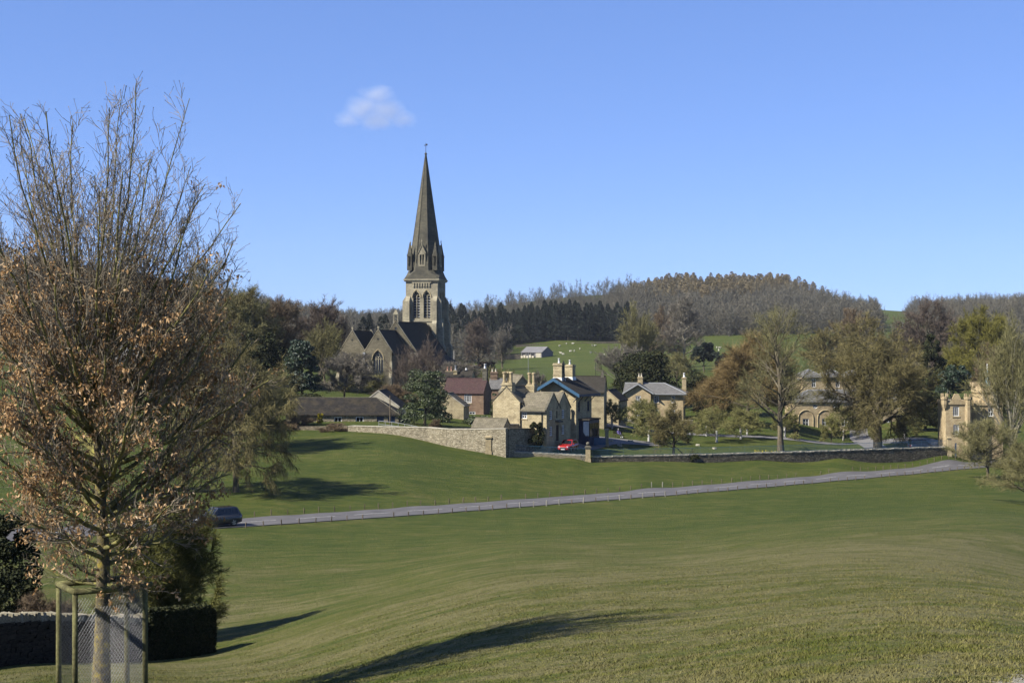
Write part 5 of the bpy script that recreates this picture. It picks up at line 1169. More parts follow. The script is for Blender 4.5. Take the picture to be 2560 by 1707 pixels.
evergreen('low clipped green hedge below the plum-roofed house', 1195, 214, 1040, 70, 'dome', 'ivy', 103, 1600, .24, .05, 'hedge', 'garden_hedge', 10, False)
bare('round brown bush just behind the curved stone wall', 1087, 190, 1048, 34, 'lime', 'tw_brown', seed=104, ntw=1600, tww=.014, name='round_bush', tr=.04, twl=.3)

# ------------------------------------------------------------------ woods on the hills
def far_tree_arrays(kind, seed, heavy):
    rng = np.random.default_rng(seed); rnd = random.Random(seed)
    if kind == 'bare':
        br, tips = skeleton(seed+500, 1.0, ('round', 'lime', 'oak', 'round')[seed % 4], .016); sc = fit(.97, .72, br); br = [(b*sc, r) for b, r in br]; tips = [(b*sc, w) for b, w in tips]
        nb = 60 if heavy else 9
        TV, TF = polytubes([(b, np.maximum(r, .0035)) for b, r in br[:nb]], lambda r: 3)
        n = 2200; wd = .0042
        p, m, e = twig_field(rng, tips, n, .085, .05, .35, np.array([0, 0, .5])); w = np.full(n, wd)*rng.uniform(.6, 1.3, n)
        CV, CF = tubes(p, e, w, w*.45, 2, rng)
        V = np.concatenate([TV, CV]); Fq = np.concatenate([TF, CF+len(TV)]); mi = np.concatenate([np.zeros(len(TF)), np.ones(len(CF))])
    else:
        n = 900; u = rng.random(n)**.8; z = .12+.86*u; az = rng.uniform(0, 6.283, n)
        rmax = (.20*(1-u)**.75 if kind == 'spruce' else .22*(1-u)**.55)+.012; rr_ = rmax*np.sqrt(rng.uniform(.2, 1, n))
        p = np.stack([rr_*np.cos(az), rr_*np.sin(az), z], 1); o = nrm(p*[1, 1, 0]); dn = -.35 if kind == 'spruce' else .25
        dd = nrm(o+rng.normal(0, .25, (n, 3))+np.array([0, 0, dn])); l = (.035+.11*(1-u))[:, None]*rng.uniform(.6, 1.3, (n, 1)); w = (.007 if kind == 'larch' else .012)*rng.uniform(.6, 1.3, n)
        CV, CF = tubes(p-dd*l*.5, p+dd*l*.5, w, w*.4, 2, rng)
        TV, TF = tubes([[0, 0, -.03]], [[0, 0, .97]], [.011], [.002], 4)
        V = np.concatenate([TV, CV]); Fq = np.concatenate([TF, CF+len(TV)]); mi = np.concatenate([np.zeros(len(TF)), np.ones(len(CF))])
    return V, Fq, mi
FK = {'bare': 'far_bare', 'larch': 'far_larch', 'spruce': 'far_spruce'}
FT = {k: [far_tree_arrays(k, s+1, True) for s in range(6 if k == 'bare' else 4)] for k in FK}
FM = {k: [np_mesh(k+'_tree', V, Fq, [M['bark'], M[FK[k]]], mi) for V, Fq, mi in FT[k]] for k in FK}
WOOD = []   # (kind, px, d, height, wood)
rw_ = random.Random(77)
def region(kind, wood, n, pxa, pxb, da, db, h0, h1, gap, accept=None):
    grid = {}; c = 0; tries = 0
    while c < n and tries < n*14:
        tries += 1; px = rw_.uniform(pxa, pxb); d = da+(db-da)*rw_.random()
        if accept and not accept(px, d) or (d > 560 and 2196 < px < 2258+(1110-d)*.3): continue
        x = (px-1280)*d/F; key = (int(x/gap), int(d/gap))
        if any((x-q[0])**2+(d-q[1])**2 < gap*gap for i in (-1, 0, 1) for j in (-1, 0, 1) for q in grid.get((key[0]+i, key[1]+j), ())): continue
        grid.setdefault(key, []).append((x, d)); hh_ = rw_.uniform(h0, h1)*((.62+.38*min(1, max(0, (px-1575)/110))*min(1, max(.0, (2085-px)/110))) if kind == 'larch' else 1); WOOD.append((kind, px, d, hh_, wood)); c += 1
for i in range(17):     # the open row of beeches on the skyline
    WOOD.append(('bare', 1140+i*27+rw_.uniform(-7, 7), 1035+rw_.uniform(-12, 12), 12+i*.42+rw_.uniform(-1.5, 1.5), 'row of beeches on the skyline'))
region('larch', 'larches on the hilltop', 290, 1575, 2075, 950, 1110, 16, 22, 4.6, lambda px, d: d > 1000+(px-1900)*.4 if px > 1900 else True)
region('bare', 'bare wood on the hill above the sheep field', 430, 1530, 2200, 810, 1010, 14, 19, 7.0, lambda px, d: not (px > 2120 and d > 950))
region('bare', 'bare wood on the hill above the sheep field', 170, 1120, 1560, 850, 985, 11, 15, 7.5)
region('spruce', 'dark spruces above the sheep field', 150, 1215, 1570, 796, 832, 17, 23, 5.0, lambda px, d: d > 806-(px-1215)*.01)
region('spruce', 'dark pines right of the church tower', 60, 1090, 1270, 700, 900, 15, 20, 7.0)
region('bare', 'bare wood right of the church tower', 50, 1090, 1240, 640, 860, 12, 16, 8.0)
region('bare', 'bare wood right of the hill gap', 380, 2262, 2720, 850, 1110, 13, 18, 8.0, lambda px, d: px > 2262+(1110-d)*.35)
region('bare', 'hillside wood behind the church', 520, 600, 1120, 560, 1300, 13, 18, 11.0)
region('spruce', 'pines behind the church roof', 9, 905, 965, 560, 640, 17, 20, 5)
region('bare', 'wood on the left hillside', 300, -160, 680, 330, 900, 13, 19, 9.0)
region('spruce', 'wood on the left hillside', 14, -100, 640, 330, 600, 14, 19, 12.0)
region('bare', 'trees behind the village at right', 60, 2040, 2700, 380, 800, 12, 16, 13.0, lambda px, d: px > 2240 or d < 470)
LB = {'bare': 'leafless tree among the %s', 'larch': 'tan pointed larch among the %s', 'spruce': 'dark green conifer among the %s'}
WOOD.sort(key=lambda q: q[2]/q[3])
cnt = {'bare': 0, 'larch': 0, 'spruce': 0}; rest = {k: [] for k in FK}
for kind, px, d, h, wood in WOOD:
    x = (px-1280)*d/F
    if cnt[kind] < 300:
        cnt[kind] += 1; o = link({'bare': 'bare_tree', 'larch': 'larch_tree', 'spruce': 'conifer'}[kind], FM['bare'][rw_.choice((1, 5))] if wood.startswith('row') else rw_.choice(FM[kind]), None, (x, d, float(gz(x, d))-.2), (0, 0, rw_.random()*6.28), (h*rw_.uniform(.85, 1.2)*(1.35 if wood.startswith('row') else 1), h*rw_.uniform(.85, 1.2), h))
        tag(o, LB[kind] % wood, 'tree', wood+(' (%s)' % kind if 'left' in wood else ''))
    else: rest[kind].append((x, d, h))
for k, L in rest.items():
    if not L: continue
    nm = {'bare': 'bare_wood', 'larch': 'larch_wood', 'spruce': 'spruce_wood'}[k]
    zs = gz(np.array([q[0] for q in L]), np.array([q[1] for q in L])); n = len(L)
    me = bpy.data.meshes.new(nm); me.vertices.add(n); me.vertices.foreach_set('co', np.stack([[q[0] for q in L], [q[1] for q in L], zs-.2], 1).astype(np.float32).ravel())
    at = me.attributes.new('size', 'FLOAT', 'POINT'); at.data.foreach_set('value', np.array([q[2] for q in L], np.float32))
    at = me.attributes.new('turn', 'FLOAT', 'POINT'); at.data.foreach_set('value', np.array([rw_.random()*6.28 for q in L], np.float32))
    at = me.attributes.new('pick', 'INT', 'POINT'); at.data.foreach_set('value', np.array([rw_.randrange(len(FM[k])) for q in L], np.int32))
    o = tag(link(nm, me), {'bare': 'far leafless woodland on the hillsides behind the village', 'larch': 'tan larches deeper in the hilltop wood', 'spruce': 'dark conifers deeper in the hillside wood'}[k], 'woodland', kind='stuff')
    col = bpy.data.collections.new(k+'_trees_for_wood')
    for i, fm in enumerate(FM[k]): col.objects.link(bpy.data.objects.new('%s_pattern_tree_%d' % (k, i), fm))
    gt = bpy.data.node_groups.new(nm, 'GeometryNodeTree'); gt.interface.new_socket('Geometry', in_out='INPUT', socket_type='NodeSocketGeometry'); gt.interface.new_socket('Geometry', in_out='OUTPUT', socket_type='NodeSocketGeometry')
    gi, go = gt.nodes.new('NodeGroupInput'), gt.nodes.new('NodeGroupOutput'); ip = gt.nodes.new('GeometryNodeInstanceOnPoints'); ci = gt.nodes.new('GeometryNodeCollectionInfo')
    ci.inputs['Collection'].default_value = col; ci.inputs['Separate Children'].default_value = True; ip.inputs['Pick Instance'].default_value = True
    def nattr(nme, dt):
        q = gt.nodes.new('GeometryNodeInputNamedAttribute'); q.data_type = dt; q.inputs['Name'].default_value = nme; return q.outputs['Attribute']
    cx = gt.nodes.new('ShaderNodeCombineXYZ'); gt.links.new(nattr('turn', 'FLOAT'), cx.inputs[2])
    gt.links.new(gi.outputs[0], ip.inputs['Points']); gt.links.new(ci.outputs[0], ip.inputs['Instance']); gt.links.new(nattr('pick', 'INT'), ip.inputs['Instance Index'])
    gt.links.new(cx.outputs[0], ip.inputs['Rotation']); gt.links.new(nattr('size', 'FLOAT'), ip.inputs['Scale']); gt.links.new(ip.outputs[0], go.inputs[0])
    o.modifiers.new('wood', 'NODES').node_group = gt
print('woods', cnt, {k: len(v) for k, v in rest.items()})
# ------------------------------------------------------------------ the foreground tree in its guard
HX, HD = 254, 25.0
HT = thing('young_tree', 'big bushy young tree in a wire guard, brown leaves below and bare twigs above', 'tree', G(HX, HD), 0)
HH = 4.42-HT.location.z
def hero():
    rng = np.random.default_rng(9); rnd = random.Random(9)
    et = np.array([.12, .18, .27, .40, .55, .70, .80, .88, .95, 1.0]); er = np.array([.5, 1.35, 2.1, 2.6, 2.9, 2.95, 2.8, 2.45, 1.85, 1.0])
    env = lambda t: float(np.interp(t, et, er))
    br = []
    tp, tr = grow(rnd, np.array([0, 0, -.3]), (0, .01, 1), HH*.62, .158, 14, .018, .05, .25); tr[0] = .2; tr[1] = .165; br.append((tp, tr))
    lead = tp[-1]
    sec, ter = [], []; az = 0.4
    n = 96
    for i in range(n):
        t = .17+.83*((i+.5)/n)**.8; az += 2.39996+rnd.uniform(-.3, .3)
        hb = (.175+.40*max(0, t-.17)/.83)*HH*rnd.uniform(.88, 1.08); hb = min(max(hb, 1.85), HH*.58)
        f = np.interp(hb, tp[:, 2], np.arange(len(tp))); j = min(int(f), len(tp)-2); p = tp[j]+(tp[j+1]-tp[j])*(f-j)
        Rr = env(t)*rnd.uniform(.45, 1.0)**.8; tip = np.array([Rr*math.cos(az), Rr*math.sin(az), min(1.0, t*rnd.uniform(.95, 1.06))*HH*rnd.uniform(.96, 1.0)])
        if tip[2] < p[2]+.15: tip[2] = p[2]+.15
        cpt = p+np.array([(tip[0]-p[0])*.58, (tip[1]-p[1])*.58, (tip[2]-p[2])*(.36 if t > .35 else .5)])
        m = 10; s_ = np.linspace(0, 1, m+1)[:, None]; pts = (1-s_)**2*p+2*s_*(1-s_)*cpt+s_**2*tip
        pts[1:] += np.cumsum(rng.normal(0, .036, (m, 3)), 0)*np.linspace(.4, 1, m)[:, None]
        L = np.linalg.norm(np.diff(pts, axis=0), axis=1).sum(); r0 = min(.02+.0115*L, np.interp(hb, tp[:, 2], tr)*.62)
        rad = r0*(1-.76*np.linspace(0, 1, m+1)**.9); br.append((pts, rad))
        ns = int(6+L*2.6)
        for k in range(ns):
            u = .22+.76*(k+rnd.random())/ns; q = u*m; j2 = min(int(q), m-1); b0 = pts[j2]+(pts[j2+1]-pts[j2])*(q-j2); tg = pts[j2+1]-pts[j2]
            d2 = perp_dir(rnd, tg, R(rnd.uniform(18, 48)), rnd.random()*6.28); d2 = d2+np.array([0, 0, .36 if t > .45 else .05]); l2 = (.3+.36*L*(1-u))*rnd.uniform(.7, 1.25)
            b2, r2 = grow(rnd, b0, d2, l2, max(.0065, rad[j2]*.42), 5, .13, .05, .35); br.append((b2, r2)); sec.append(b2)
            for k3 in range(4):
                u3 = .2+.78*(k3+rnd.random())/4; j3 = min(int(u3*5), 4); b3s = b2[j3]+(b2[j3+1]-b2[j3])*(u3*5-j3)
                d3 = perp_dir(rnd, b2[j3+1]-b2[j3], R(rnd.uniform(25, 60)), rnd.random()*6.28)+np.array([0, 0, .2 if t > .45 else .1])
                b3, r3 = grow(rnd, b3s, d3, l2*rnd.uniform(.28, .6), .0052, 3, .13, .05, .55); br.append((b3, r3)); ter.append(b3)
    TV, TF = polytubes(br[:1], lambda r: 14); link('trunk', np_mesh('trunk', TV, TF, M['bark_trunk'], smooth=True), HT)
    big = [b for b in br[1:] if b[1][0] > .016]; small = [b for b in br[1:] if b[1][0] <= .016]
    V, Fq = polytubes(big, lambda r: 7 if r > .03 else 5); link('limbs', np_mesh('limbs', V, Fq, M['bark_hero'], smooth=True), HT)
    V, Fq = polytubes(small, lambda r: 3)
    tips = [(b, 1.0) for b in sec]+[(b, 2.0) for b in ter]
    p, mm, e = twig_field(rng, tips, 10500, .26, .25, .25, np.array([0, 0, HH*.4])); w = np.full(len(p), .0042)
    V1, F1 = tubes(p, mm, w, w*.9, 3, rng); V2, F2 = tubes(mm, e, w*.9, w*.8, 3, rng)
    # buds at the twig ends
    dd = nrm(e-mm); V3, F3 = tubes(e-dd*.004, e+dd*.02, np.full(len(e), .0085), np.full(len(e), .003), 3, rng)
    VV = np.concatenate([V, V1, V2, V3]); FF = np.concatenate([Fq, F1+len(V), F2+len(V)+len(V1), F3+len(V)+len(V1)+len(V2)])
    link('twigs', np_mesh('twigs', VV, FF, M['tw_hero']), HT)
    # dry leaves in bunches
    ze = e[:, 2]+HT.location.z; wgt = np.clip((1.75-ze)/1.9, 0, 1)**1.5+.012*(ze < 3.0); wgt *= np.clip((np.hypot(e[:, 0], e[:, 1])-.25)/.8, .12, 1)
    fld = .5+.5*np.sin(e[:, 0]*2.1+1.3*np.sin(e[:, 2]*1.7))*np.sin(e[:, 1]*2.3+e[:, 2]*1.9); wgt *= .12+1.3*fld**2.1
    ci = rng.choice(len(e), 3900, p=wgt/wgt.sum()); cen = np.repeat(e[ci], 5, 0)
    tt = rng.random((len(cen), 1)); cen = cen*(1-tt*.5)+np.repeat(mm[ci], 5, 0)*tt*.5
    lp = cen+rng.normal(0, .045, cen.shape); n = len(lp)
    ax = nrm(rng.normal(0, .6, (n, 3))+np.array([0, 0, -.9])); sd = nrm(np.cross(ax, rng.normal(0, 1, (n, 3)))); up = np.cross(ax, sd)
    ln = rng.uniform(.06, .10, n)[:, None]; wd = ln*rng.uniform(.42, .62, (n, 1)); cv = rng.uniform(-.3, .45, (n, 1))
    LV = np.empty((n, 6, 3)); LV[:, 0] = lp; LV[:, 1] = lp+ax*ln*.45+sd*wd*.5+up*wd*.35; LV[:, 2] = lp+ax*ln*.5+up*ln*cv*.3; LV[:, 3] = lp+ax*ln*.45-sd*wd*.5+up*wd*.35
    LV[:, 4] = lp+ax*ln+up*ln*cv; LV[:, 5] = lp-ax*ln*.25
    order = np.argsort(lp[:, 1]); near, far = order[:300], order[300:]
    tri = np.array([[0, 1, 2], [0, 2, 3], [1, 4, 2], [2, 4, 3]])
    for c_, i in enumerate(near):
        link('leaf', np_mesh('leaf', LV[i], tri, M['brown_leaf']), HT)
    V = LV[far].reshape(-1, 3); Fq = (np.arange(len(far))*6)[:, None, None]+tri[None]
    tag(link('leaves', np_mesh('leaves', V, Fq.reshape(-1, 3), M['brown_leaf']), HT), kind='stuff')
hero()
def tree_guard():
    base = HT.location; t = thing('tree_guard', 'square wire-mesh tree guard on mossy round stakes around the young tree', 'tree guard', base)
    mossy = bark('mossy_stake_wood', (0.06, 0.056, 0.028), (0.15, 0.14, 0.062), (0.24, 0.235, 0.10), 5.0, .25)
    Lc, Rc, Fc, Bc = Vector((-.77, .05, 0)), Vector((.77, -.02, 0)), Vector((-.24, -.74, 0)), Vector((.24, .76, 0))
    zt = P(0, 1465, 25).z-base.z
    for q, h in ((Lc, zt-.02), (Rc, zt-.02), (Fc, zt+.02), (Bc, zt-.42)):
        mb = MB(); mb.tube([q-Z3*.4, q+Z3*.5, q+Z3*h], [.050, .048, .046], 9); mb.build('stake', mossy, t, True)
    for a, b, ex in ((Lc, Fc, .04), (Fc, Rc, .12), (Rc, Bc, .05), (Bc, Lc, .05)):
        d = (b-a).normalized(); mb = MB(); mb.tube([a-d*.02+Z3*(zt+.03), (a+b)/2+Z3*(zt+.02), b+d*ex+Z3*(zt+.03)], [.055, .058, .054], 9); mb.build('rail', mossy, t, True)
    wire = plain('galvanised_wire', (0.24, 0.24, 0.245), 0.45, 0.5, 0.6, .1)
    for a, b in ((Lc, Fc), (Fc, Rc), (Rc, Bc), (Bc, Lc)):
        Lw = (b-a).length; d = (b-a)/Lw; pa, pb = [], []; hh = zt-.02; cw, chh = .056, .088; k = hh/chh*cw
        n = int((Lw+k)/cw)
        for sgn in (1, -1):
            for i in range(n+1):
                u0 = -k+i*cw if sgn > 0 else i*cw; u1 = u0+sgn*k; z0, z1 = 0.0, hh
                if sgn < 0: u0, u1 = u0, u0-k
                # clip to 0..Lw
                def at(u): return z0+(u-u0)/(u1-u0)*(z1-z0)
                lo, hi = max(0, min(u0, u1)), min(Lw, max(u0, u1))
                if hi-lo < .01: continue
                ua, ub = (lo, hi) if sgn > 0 else (hi, lo)
                pa.append(tuple(a+d*ua+Z3*at(ua))); pb.append(tuple(a+d*ub+Z3*at(ub)))
        V, Fq = tubes(np.array(pa), np.array(pb), np.full(len(pa), .0014), np.full(len(pa), .0014), 3)
        tag(link('wire_mesh', np_mesh('wire_mesh', V, Fq, wire), t), kind='stuff')
tree_guard()

# ------------------------------------------------------------------ foreground dry stone wall
def drywall():
    rnd = random.Random(21)
    pts = [G(-260, 37.2), G(0, 41), G(150, 43), G(350, 47), G(440, 48.2), G(512, 49)]
    segs = []; cl = [0.0]
    for a, b in zip(pts, pts[1:]): cl.append(cl[-1]+Vector((b.x-a.x, b.y-a.y, 0)).length)
    def at(s):
        i = max(i for i in range(len(cl)-1) if cl[i] <= s+1e-6); t = (s-cl[i])/(cl[i+1]-cl[i]); a, b = pts[i], pts[i+1]; d = Vector((b.x-a.x, b.y-a.y, 0)).normalized()
        q = a.lerp(b, t); return Vector((q.x, q.y, float(gz(q.x, q.y)))), d
    root = thing('dry_stone_wall', 'shaded dry stone wall with upright coping stones behind the fenced tree', 'wall', pts[1])
    O = root.location; H = 1.28; mat_s = plain('shade_darkened_gritstone', (0.05, 0.043, 0.032), .95, .1, var=.45, nscale=3.0); mat_c = plain('mossy_coping_gritstone', (0.30, 0.27, 0.19), .95, .1, var=.4, nscale=5.0)  # face stones and core darkened, deep shade put into their colour
    mb = MB(); n = 40
    for i in range(n):
        a, da = at(cl[-1]*i/n); b, db = at(cl[-1]*(i+1)/n-1e-4); na, nb = Vector((da.y, -da.x, 0)), Vector((db.y, -db.x, 0))
        p = [a+na*.17, b+nb*.17, b-nb*.2, a-na*.2]; mb.hexa([q-O-Z3*.4 for q in p]+[q-O+Z3*H for q in p])
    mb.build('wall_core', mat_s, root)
    def stone_mesh(seed, mat):
        r = random.Random(seed); mb = MB(); j = lambda: r.uniform(-.09, .09)
        mb.hexa([(-.5+j(), -.5+j(), -.5+j()), (.5+j(), -.5+j(), -.5+j()), (.5+j(), .5+j(), -.5+j()), (-.5+j(), .5+j(), -.5+j()), (-.5+j(), -.5+j(), .5+j()), (.5+j(), -.5+j(), .5+j()), (.5+j(), .5+j(), .5+j()), (-.5+j(), .5+j(), .5+j())])
        o = mb.build('stone', mat); me = o.data; bpy.data.objects.remove(o); return me
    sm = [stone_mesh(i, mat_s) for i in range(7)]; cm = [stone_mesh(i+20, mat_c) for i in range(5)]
    cnt_ = 0; rest = MB(); z = .02; s_start = cl[1]-1.2
    course = []
    while z < H-.03:
        h = rnd.uniform(.085, .15); s = s_start+rnd.random()*.2
        while s < cl[-1]-.15:
            w = rnd.uniform(.14, .42); course.append((s+w/2, z+h/2, w, h)); s += w+.012
        z += h+.01
    rnd.shuffle(course)
    for s, zz, w, h in course:
        q, d = at(s); nn = Vector((d.y, -d.x, 0)); c = q-O+nn*(.17+rnd.uniform(-.005, .03))+Z3*zz; rz = math.atan2(d.y, d.x)+rnd.uniform(-.05, .05); rot = (rnd.uniform(-.04, .04), rnd.uniform(-.05, .05), rz)
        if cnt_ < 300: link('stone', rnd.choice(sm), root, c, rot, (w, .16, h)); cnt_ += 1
        else:
            m4 = Matrix.LocRotScale(c, Matrix.Rotation(rz, 3, 'Z').to_quaternion(), Vector((w, .16, h))); src = rnd.choice(sm); b = len(rest.v)
            rest.v += [tuple(m4@v.co) for v in src.vertices]
            for p in src.polygons: rest.f.append(tuple(b+i for i in p.vertices)); rest.m.append(0)
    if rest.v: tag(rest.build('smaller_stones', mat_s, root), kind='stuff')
    s = s_start
    while s < cl[-1]-.2:
        w = rnd.uniform(.05, .12); q, d = at(s); h = rnd.uniform(.17, .27)
        link('coping_stone', rnd.choice(cm), root, q-O+Z3*(H+h/2-.02), (rnd.uniform(-.05, .05), rnd.uniform(-.25, .12), math.atan2(d.y, d.x)), (w, .46, h)); s += w+.012
    # ivy-covered end of the wall
    rng = np.random.default_rng(31); a, d = at(cl[3]+.1); b, _ = at(cl[-1]-.15); dv = (b-a); dv.z = 0; L = dv.length+.25; d = dv.normalized(); nn = Vector((d.y, -d.x, 0))
    n = 16000; u = rng.random(n)*L; th = rng.random(n); 
    prof = []
    face = rng.integers(0, 4, n); hh = 1.62; x = np.zeros(n); zz = np.zeros(n)
    f0 = face < 2; x[f0] = .42; zz[f0] = rng.random(f0.sum())*hh
    f1 = face == 2; x[f1] = rng.uniform(-.42, .42, f1.sum()); zz[f1] = hh
    f2 = face == 3; x[f2] = rng.uniform(-.42, .42, f2.sum()); zz[f2] = rng.random(f2.sum())*hh; u[f2] = L
    zz = np.where(u > L-.35, np.minimum(zz, hh-.28*np.clip((u-(L-.35))/.35, 0, 1)**2), zz); x *= np.where(zz > hh-.15, .9, 1.0)
    P3 = np.array([a.x, a.y, 0])+u[:, None]*np.array([d.x, d.y, 0])+x[:, None]*np.array([nn.x, nn.y, 0])+rng.normal(0, .035, (n, 3))
    P3[:, 2] += gz(P3[:, 0], P3[:, 1])+zz; nd = np.where(f2[:, None], np.array([[d.x, d.y, .2]]), np.where(f1[:, None], np.array([[0, 0, 1.0]]), np.array([[nn.x, nn.y, .2]])))
    V, Fq = cards(rng, P3, nd, .085)
    g = thing('ivy_hedge_end', 'dark ivy-smothered rounded end of the foreground stone wall', 'ivy', (a.x, a.y, float(gz(a.x, a.y))))
    link('foliage', np_mesh('foliage', V-np.array(g.location), Fq, M['yew']), g)  # ivy takes the darker yew colours to carry its shade
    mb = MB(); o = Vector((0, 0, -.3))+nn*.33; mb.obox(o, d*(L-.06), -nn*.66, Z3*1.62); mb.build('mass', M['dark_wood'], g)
drywall()

# ------------------------------------------------------------------ village walls, piers, railings
def wall_run(name, label, pts, th, mat, cop=None, coph=.12, depth=.6, cat='wall', step=1.0):
    """pts: (column, distance, row of the top)"""
    q = []
    for (px0, d0, y0), (px1, d1, y1) in zip(pts, pts[1:]):
        a, b = P(px0, y0, d0), P(px1, y1, d1); n = max(1, int((b-a).length/step))
        q += [a.lerp(b, i/n) for i in range(n)]
    q.append(P(*[pts[-1][i] for i in (0, 2, 1)])); root = thing(name, label, cat, (q[0].x, q[0].y, float(gz(q[0].x, q[0].y)))); O = root.location
    wb, cb = MB(), MB()
    for a, b in zip(q, q[1:]):
        d = Vector((b.x-a.x, b.y-a.y, 0)).normalized(); n = Vector((d.y, -d.x, 0)); ga_, gb_ = float(gz(a.x, a.y)), float(gz(b.x, b.y))
        p = [a+n*th/2, b+n*th/2, b-n*th/2, a-n*th/2]; bt = [Vector((c.x, c.y, g-depth)) for c, g in zip(p, (ga_, gb_, gb_, ga_))]
        wb.hexa([c-O for c in bt]+[c-O-Z3*(coph if cop else 0) for c in p])
        if cop:
            p = [a+n*(th/2+.05), b+n*(th/2+.05), b-n*(th/2+.05), a-n*(th/2+.05)]; cb.hexa([c-O-Z3*(coph-.004) for c in p]+[c-O for c in p])
    wb.build('walling', mat, root)
    if cop: cb.build('coping', cop, root)
    return root, q
wall_run('stone_wall', 'long curving rubble stone wall climbing the bank below the barn', [(872, 190.2, 1064), (880, 190, 1063), (960, 188, 1065), (1073, 185, 1067), (1120, 183, 1071), (1200, 180.5, 1071), (1267, 178.5, 1070)], .5, M['rubble'], M['coping'], .10)
wall_run('stone_wall', 'low dark mossy wall under scrub at the foot of the barn', [(690, 195.5, 1067), (790, 193, 1065), (871, 190.4, 1064.5)], .5, M['rubble_dark'])  # bank wall continued in darker stone, its shade put into the colour
wall_run('stone_wall', 'dark shaded garden wall running back to the twin-gabled cottage', [(1269, 178.9, 1070.5), (1352, 185.5, 1070)], .45, M['rubble'], M['dress_dark'], .1)
wall_run('stone_wall', 'upper terrace wall in front of the cottage gable', [(1246, 182.5, 1059), (1300, 185.0, 1059)], .4, M['stone'], M['coping'], .1)
wall_run('stone_wall', 'low pale garden wall in front of the villa', [(1507, 247, 1050.5), (1600, 247, 1050), (1732, 248, 1050)], .4, M['rubble'], M['coping'], .1)
wall_run('stone_wall', 'grey dry stone wall crossing the far field beside the grey barn', [(1150, 690, 889), (1235, 690, 886), (1302, 690, 885.5)], .7, M['rubble_dark'])
wall_run('stone_wall', 'far wall along the foot of the spruces above the sheep field', [(1290, 788, 861.5), (1420, 790, 857), (1560, 792, 852)], .6, M['rubble_dark'])
def pier(px, d, ytop, w, ball, label):
    b = G(px, d); h = P(px, ytop, d).z-b.z; t = thing('gate_pier', label, 'pier', b, R(-4)); mb = MB(); hs_ = h-(.62 if ball else .28)
    mb.box(-w/2, w/2, -w/2, w/2, -.4, hs_); mb.box(-w/2-.06, w/2+.06, -w/2-.06, w/2+.06, -.4, .35); mb.build('shaft', M['dress'], t)
    mb = MB(); mb.box(-w/2-.1, w/2+.1, -w/2-.1, w/2+.1, hs_, hs_+.16); mb.box(-w/2-.04, w/2+.04, -w/2-.04, w/2+.04, hs_+.16, hs_+.28, top=.75); mb.build('cap', M['dress_dark'] if ball else M['dress'], t)
    if ball:
        mb = MB(); mb.lathe((0, 0, hs_+.26), [(.14, 0), (.1, .05)]+[(.26*math.sin(a), .27-.24*math.cos(a)) for a in (.5, .9, 1.3, 1.7, 2.1, 2.6, 3.0)], 12); mb.build('ball', M['dress_dark'], t, True)
pier(1221.5, 179.6, 1089, .72, False, 'square stone pier at the left end of the blue railings')
pier(1470, 181, 1107, .62, True, 'stone pier topped by a ball between the two runs of railings')
pier(2373, 197, 1091, .5, False, 'stone gate pier with flat cap beside the gatehouse')
pier(1517, 195, 1071, .5, False, 'small stone pier at the end of the blue boarded gate')
def railing_wall(label, rlabel, pts, blocks):
    root, q = wall_run('dwarf_wall', label, pts, .42, M['rubble_dark'] if not blocks else M['rubble'], None, 0, .5, 'wall', .8)
    O = root.location; rnd = random.Random(len(q)); cl = [0]
    for a, b in zip(q, q[1:]): cl.append(cl[-1]+(b-a).length)
    def at(s): i = max(0, min(len(cl)-2, int(np.searchsorted(cl, s))-1)); t = (s-cl[i])/(cl[i+1]-cl[i]); return q[i].lerp(q[i+1], t), (q[i+1]-q[i]).normalized()
    def unit(seed, mat):
        r = random.Random(seed); j = lambda: r.uniform(-.05, .05); mb = MB(); mb.hexa([(x+j(), y+j(), z+j()) for z in (-.5, .5) for x, y in ((-.5, -.5), (.5, -.5), (.5, .5), (-.5, .5))]); o = mb.build('coping_stone', mat); me = o.data; bpy.data.objects.remove(o); return me
    cm = [unit(i, M['coping']) for i in range(5)]; s = .1; bm_ = [unit(i+9, M['stone']) for i in range(4)]
    while s < cl[-1]-.2:
        w = rnd.uniform(.7, 1.1) if blocks else rnd.uniform(.28, .55); p, d = at(min(s+w/2, cl[-1]-.01)); h = .17 if blocks else rnd.uniform(.09, .17)
        link('coping_stone', rnd.choice(cm), root, p-O+Z3*(h/2+.004), (0, 0, math.atan2(d.y, d.x)), (w-.02, .5, h)); s += w
    if blocks:
        for row in range(2):
            s = .1+.4*row
            while s < cl[-1]-1.2:
                w = rnd.uniform(.7, 1.4); p, d = at(s+w/2); n = Vector((d.y, -d.x, 0)); link('stone_block', rnd.choice(bm_), root, p-O+n*.2-Z3*(.16+row*.27), (0, 0, math.atan2(d.y, d.x)), (w-.03, .12, .25)); s += w
    t = thing('iron_railing', rlabel, 'railing', q[0]); mb = MB(); s = .12; i = 0
    while s < cl[-1]-.1:
        p, d = at(s); p = p-q[0]; big = i % 14 == 0; r = .016 if big else .0095
        mb.tube([p-Z3*.02, p+Z3*(1.12 if big else 1.02)], r, 3, 0, False); s += .15; i += 1
    tag(mb.build('bars', M['rail'], t), kind='stuff')
    for z in (.22, .93):
        mb = MB()
        for a, b in zip(q, q[1:]): mb.obox(a-q[0]+Z3*z, b-a, Vector((0, .03, 0)), Z3*.035)
        mb.build('rail', M['rail'], t)
railing_wall('low wall of large pale blocks under the left run of railings', 'blue iron railings between the square pier and the ball-topped pier', [(1230, 179.7, 1129), (1345, 180.3, 1134), (1463, 181, 1140)], True)
railing_wall('long low dark stone wall with pale uneven coping, right of the ball-topped pier', 'long blue-green iron railings right of the ball-topped pier', [(1478, 181.2, 1143), (1700, 184, 1138.5), (1980, 188.5, 1131), (2366, 197, 1118)], False)
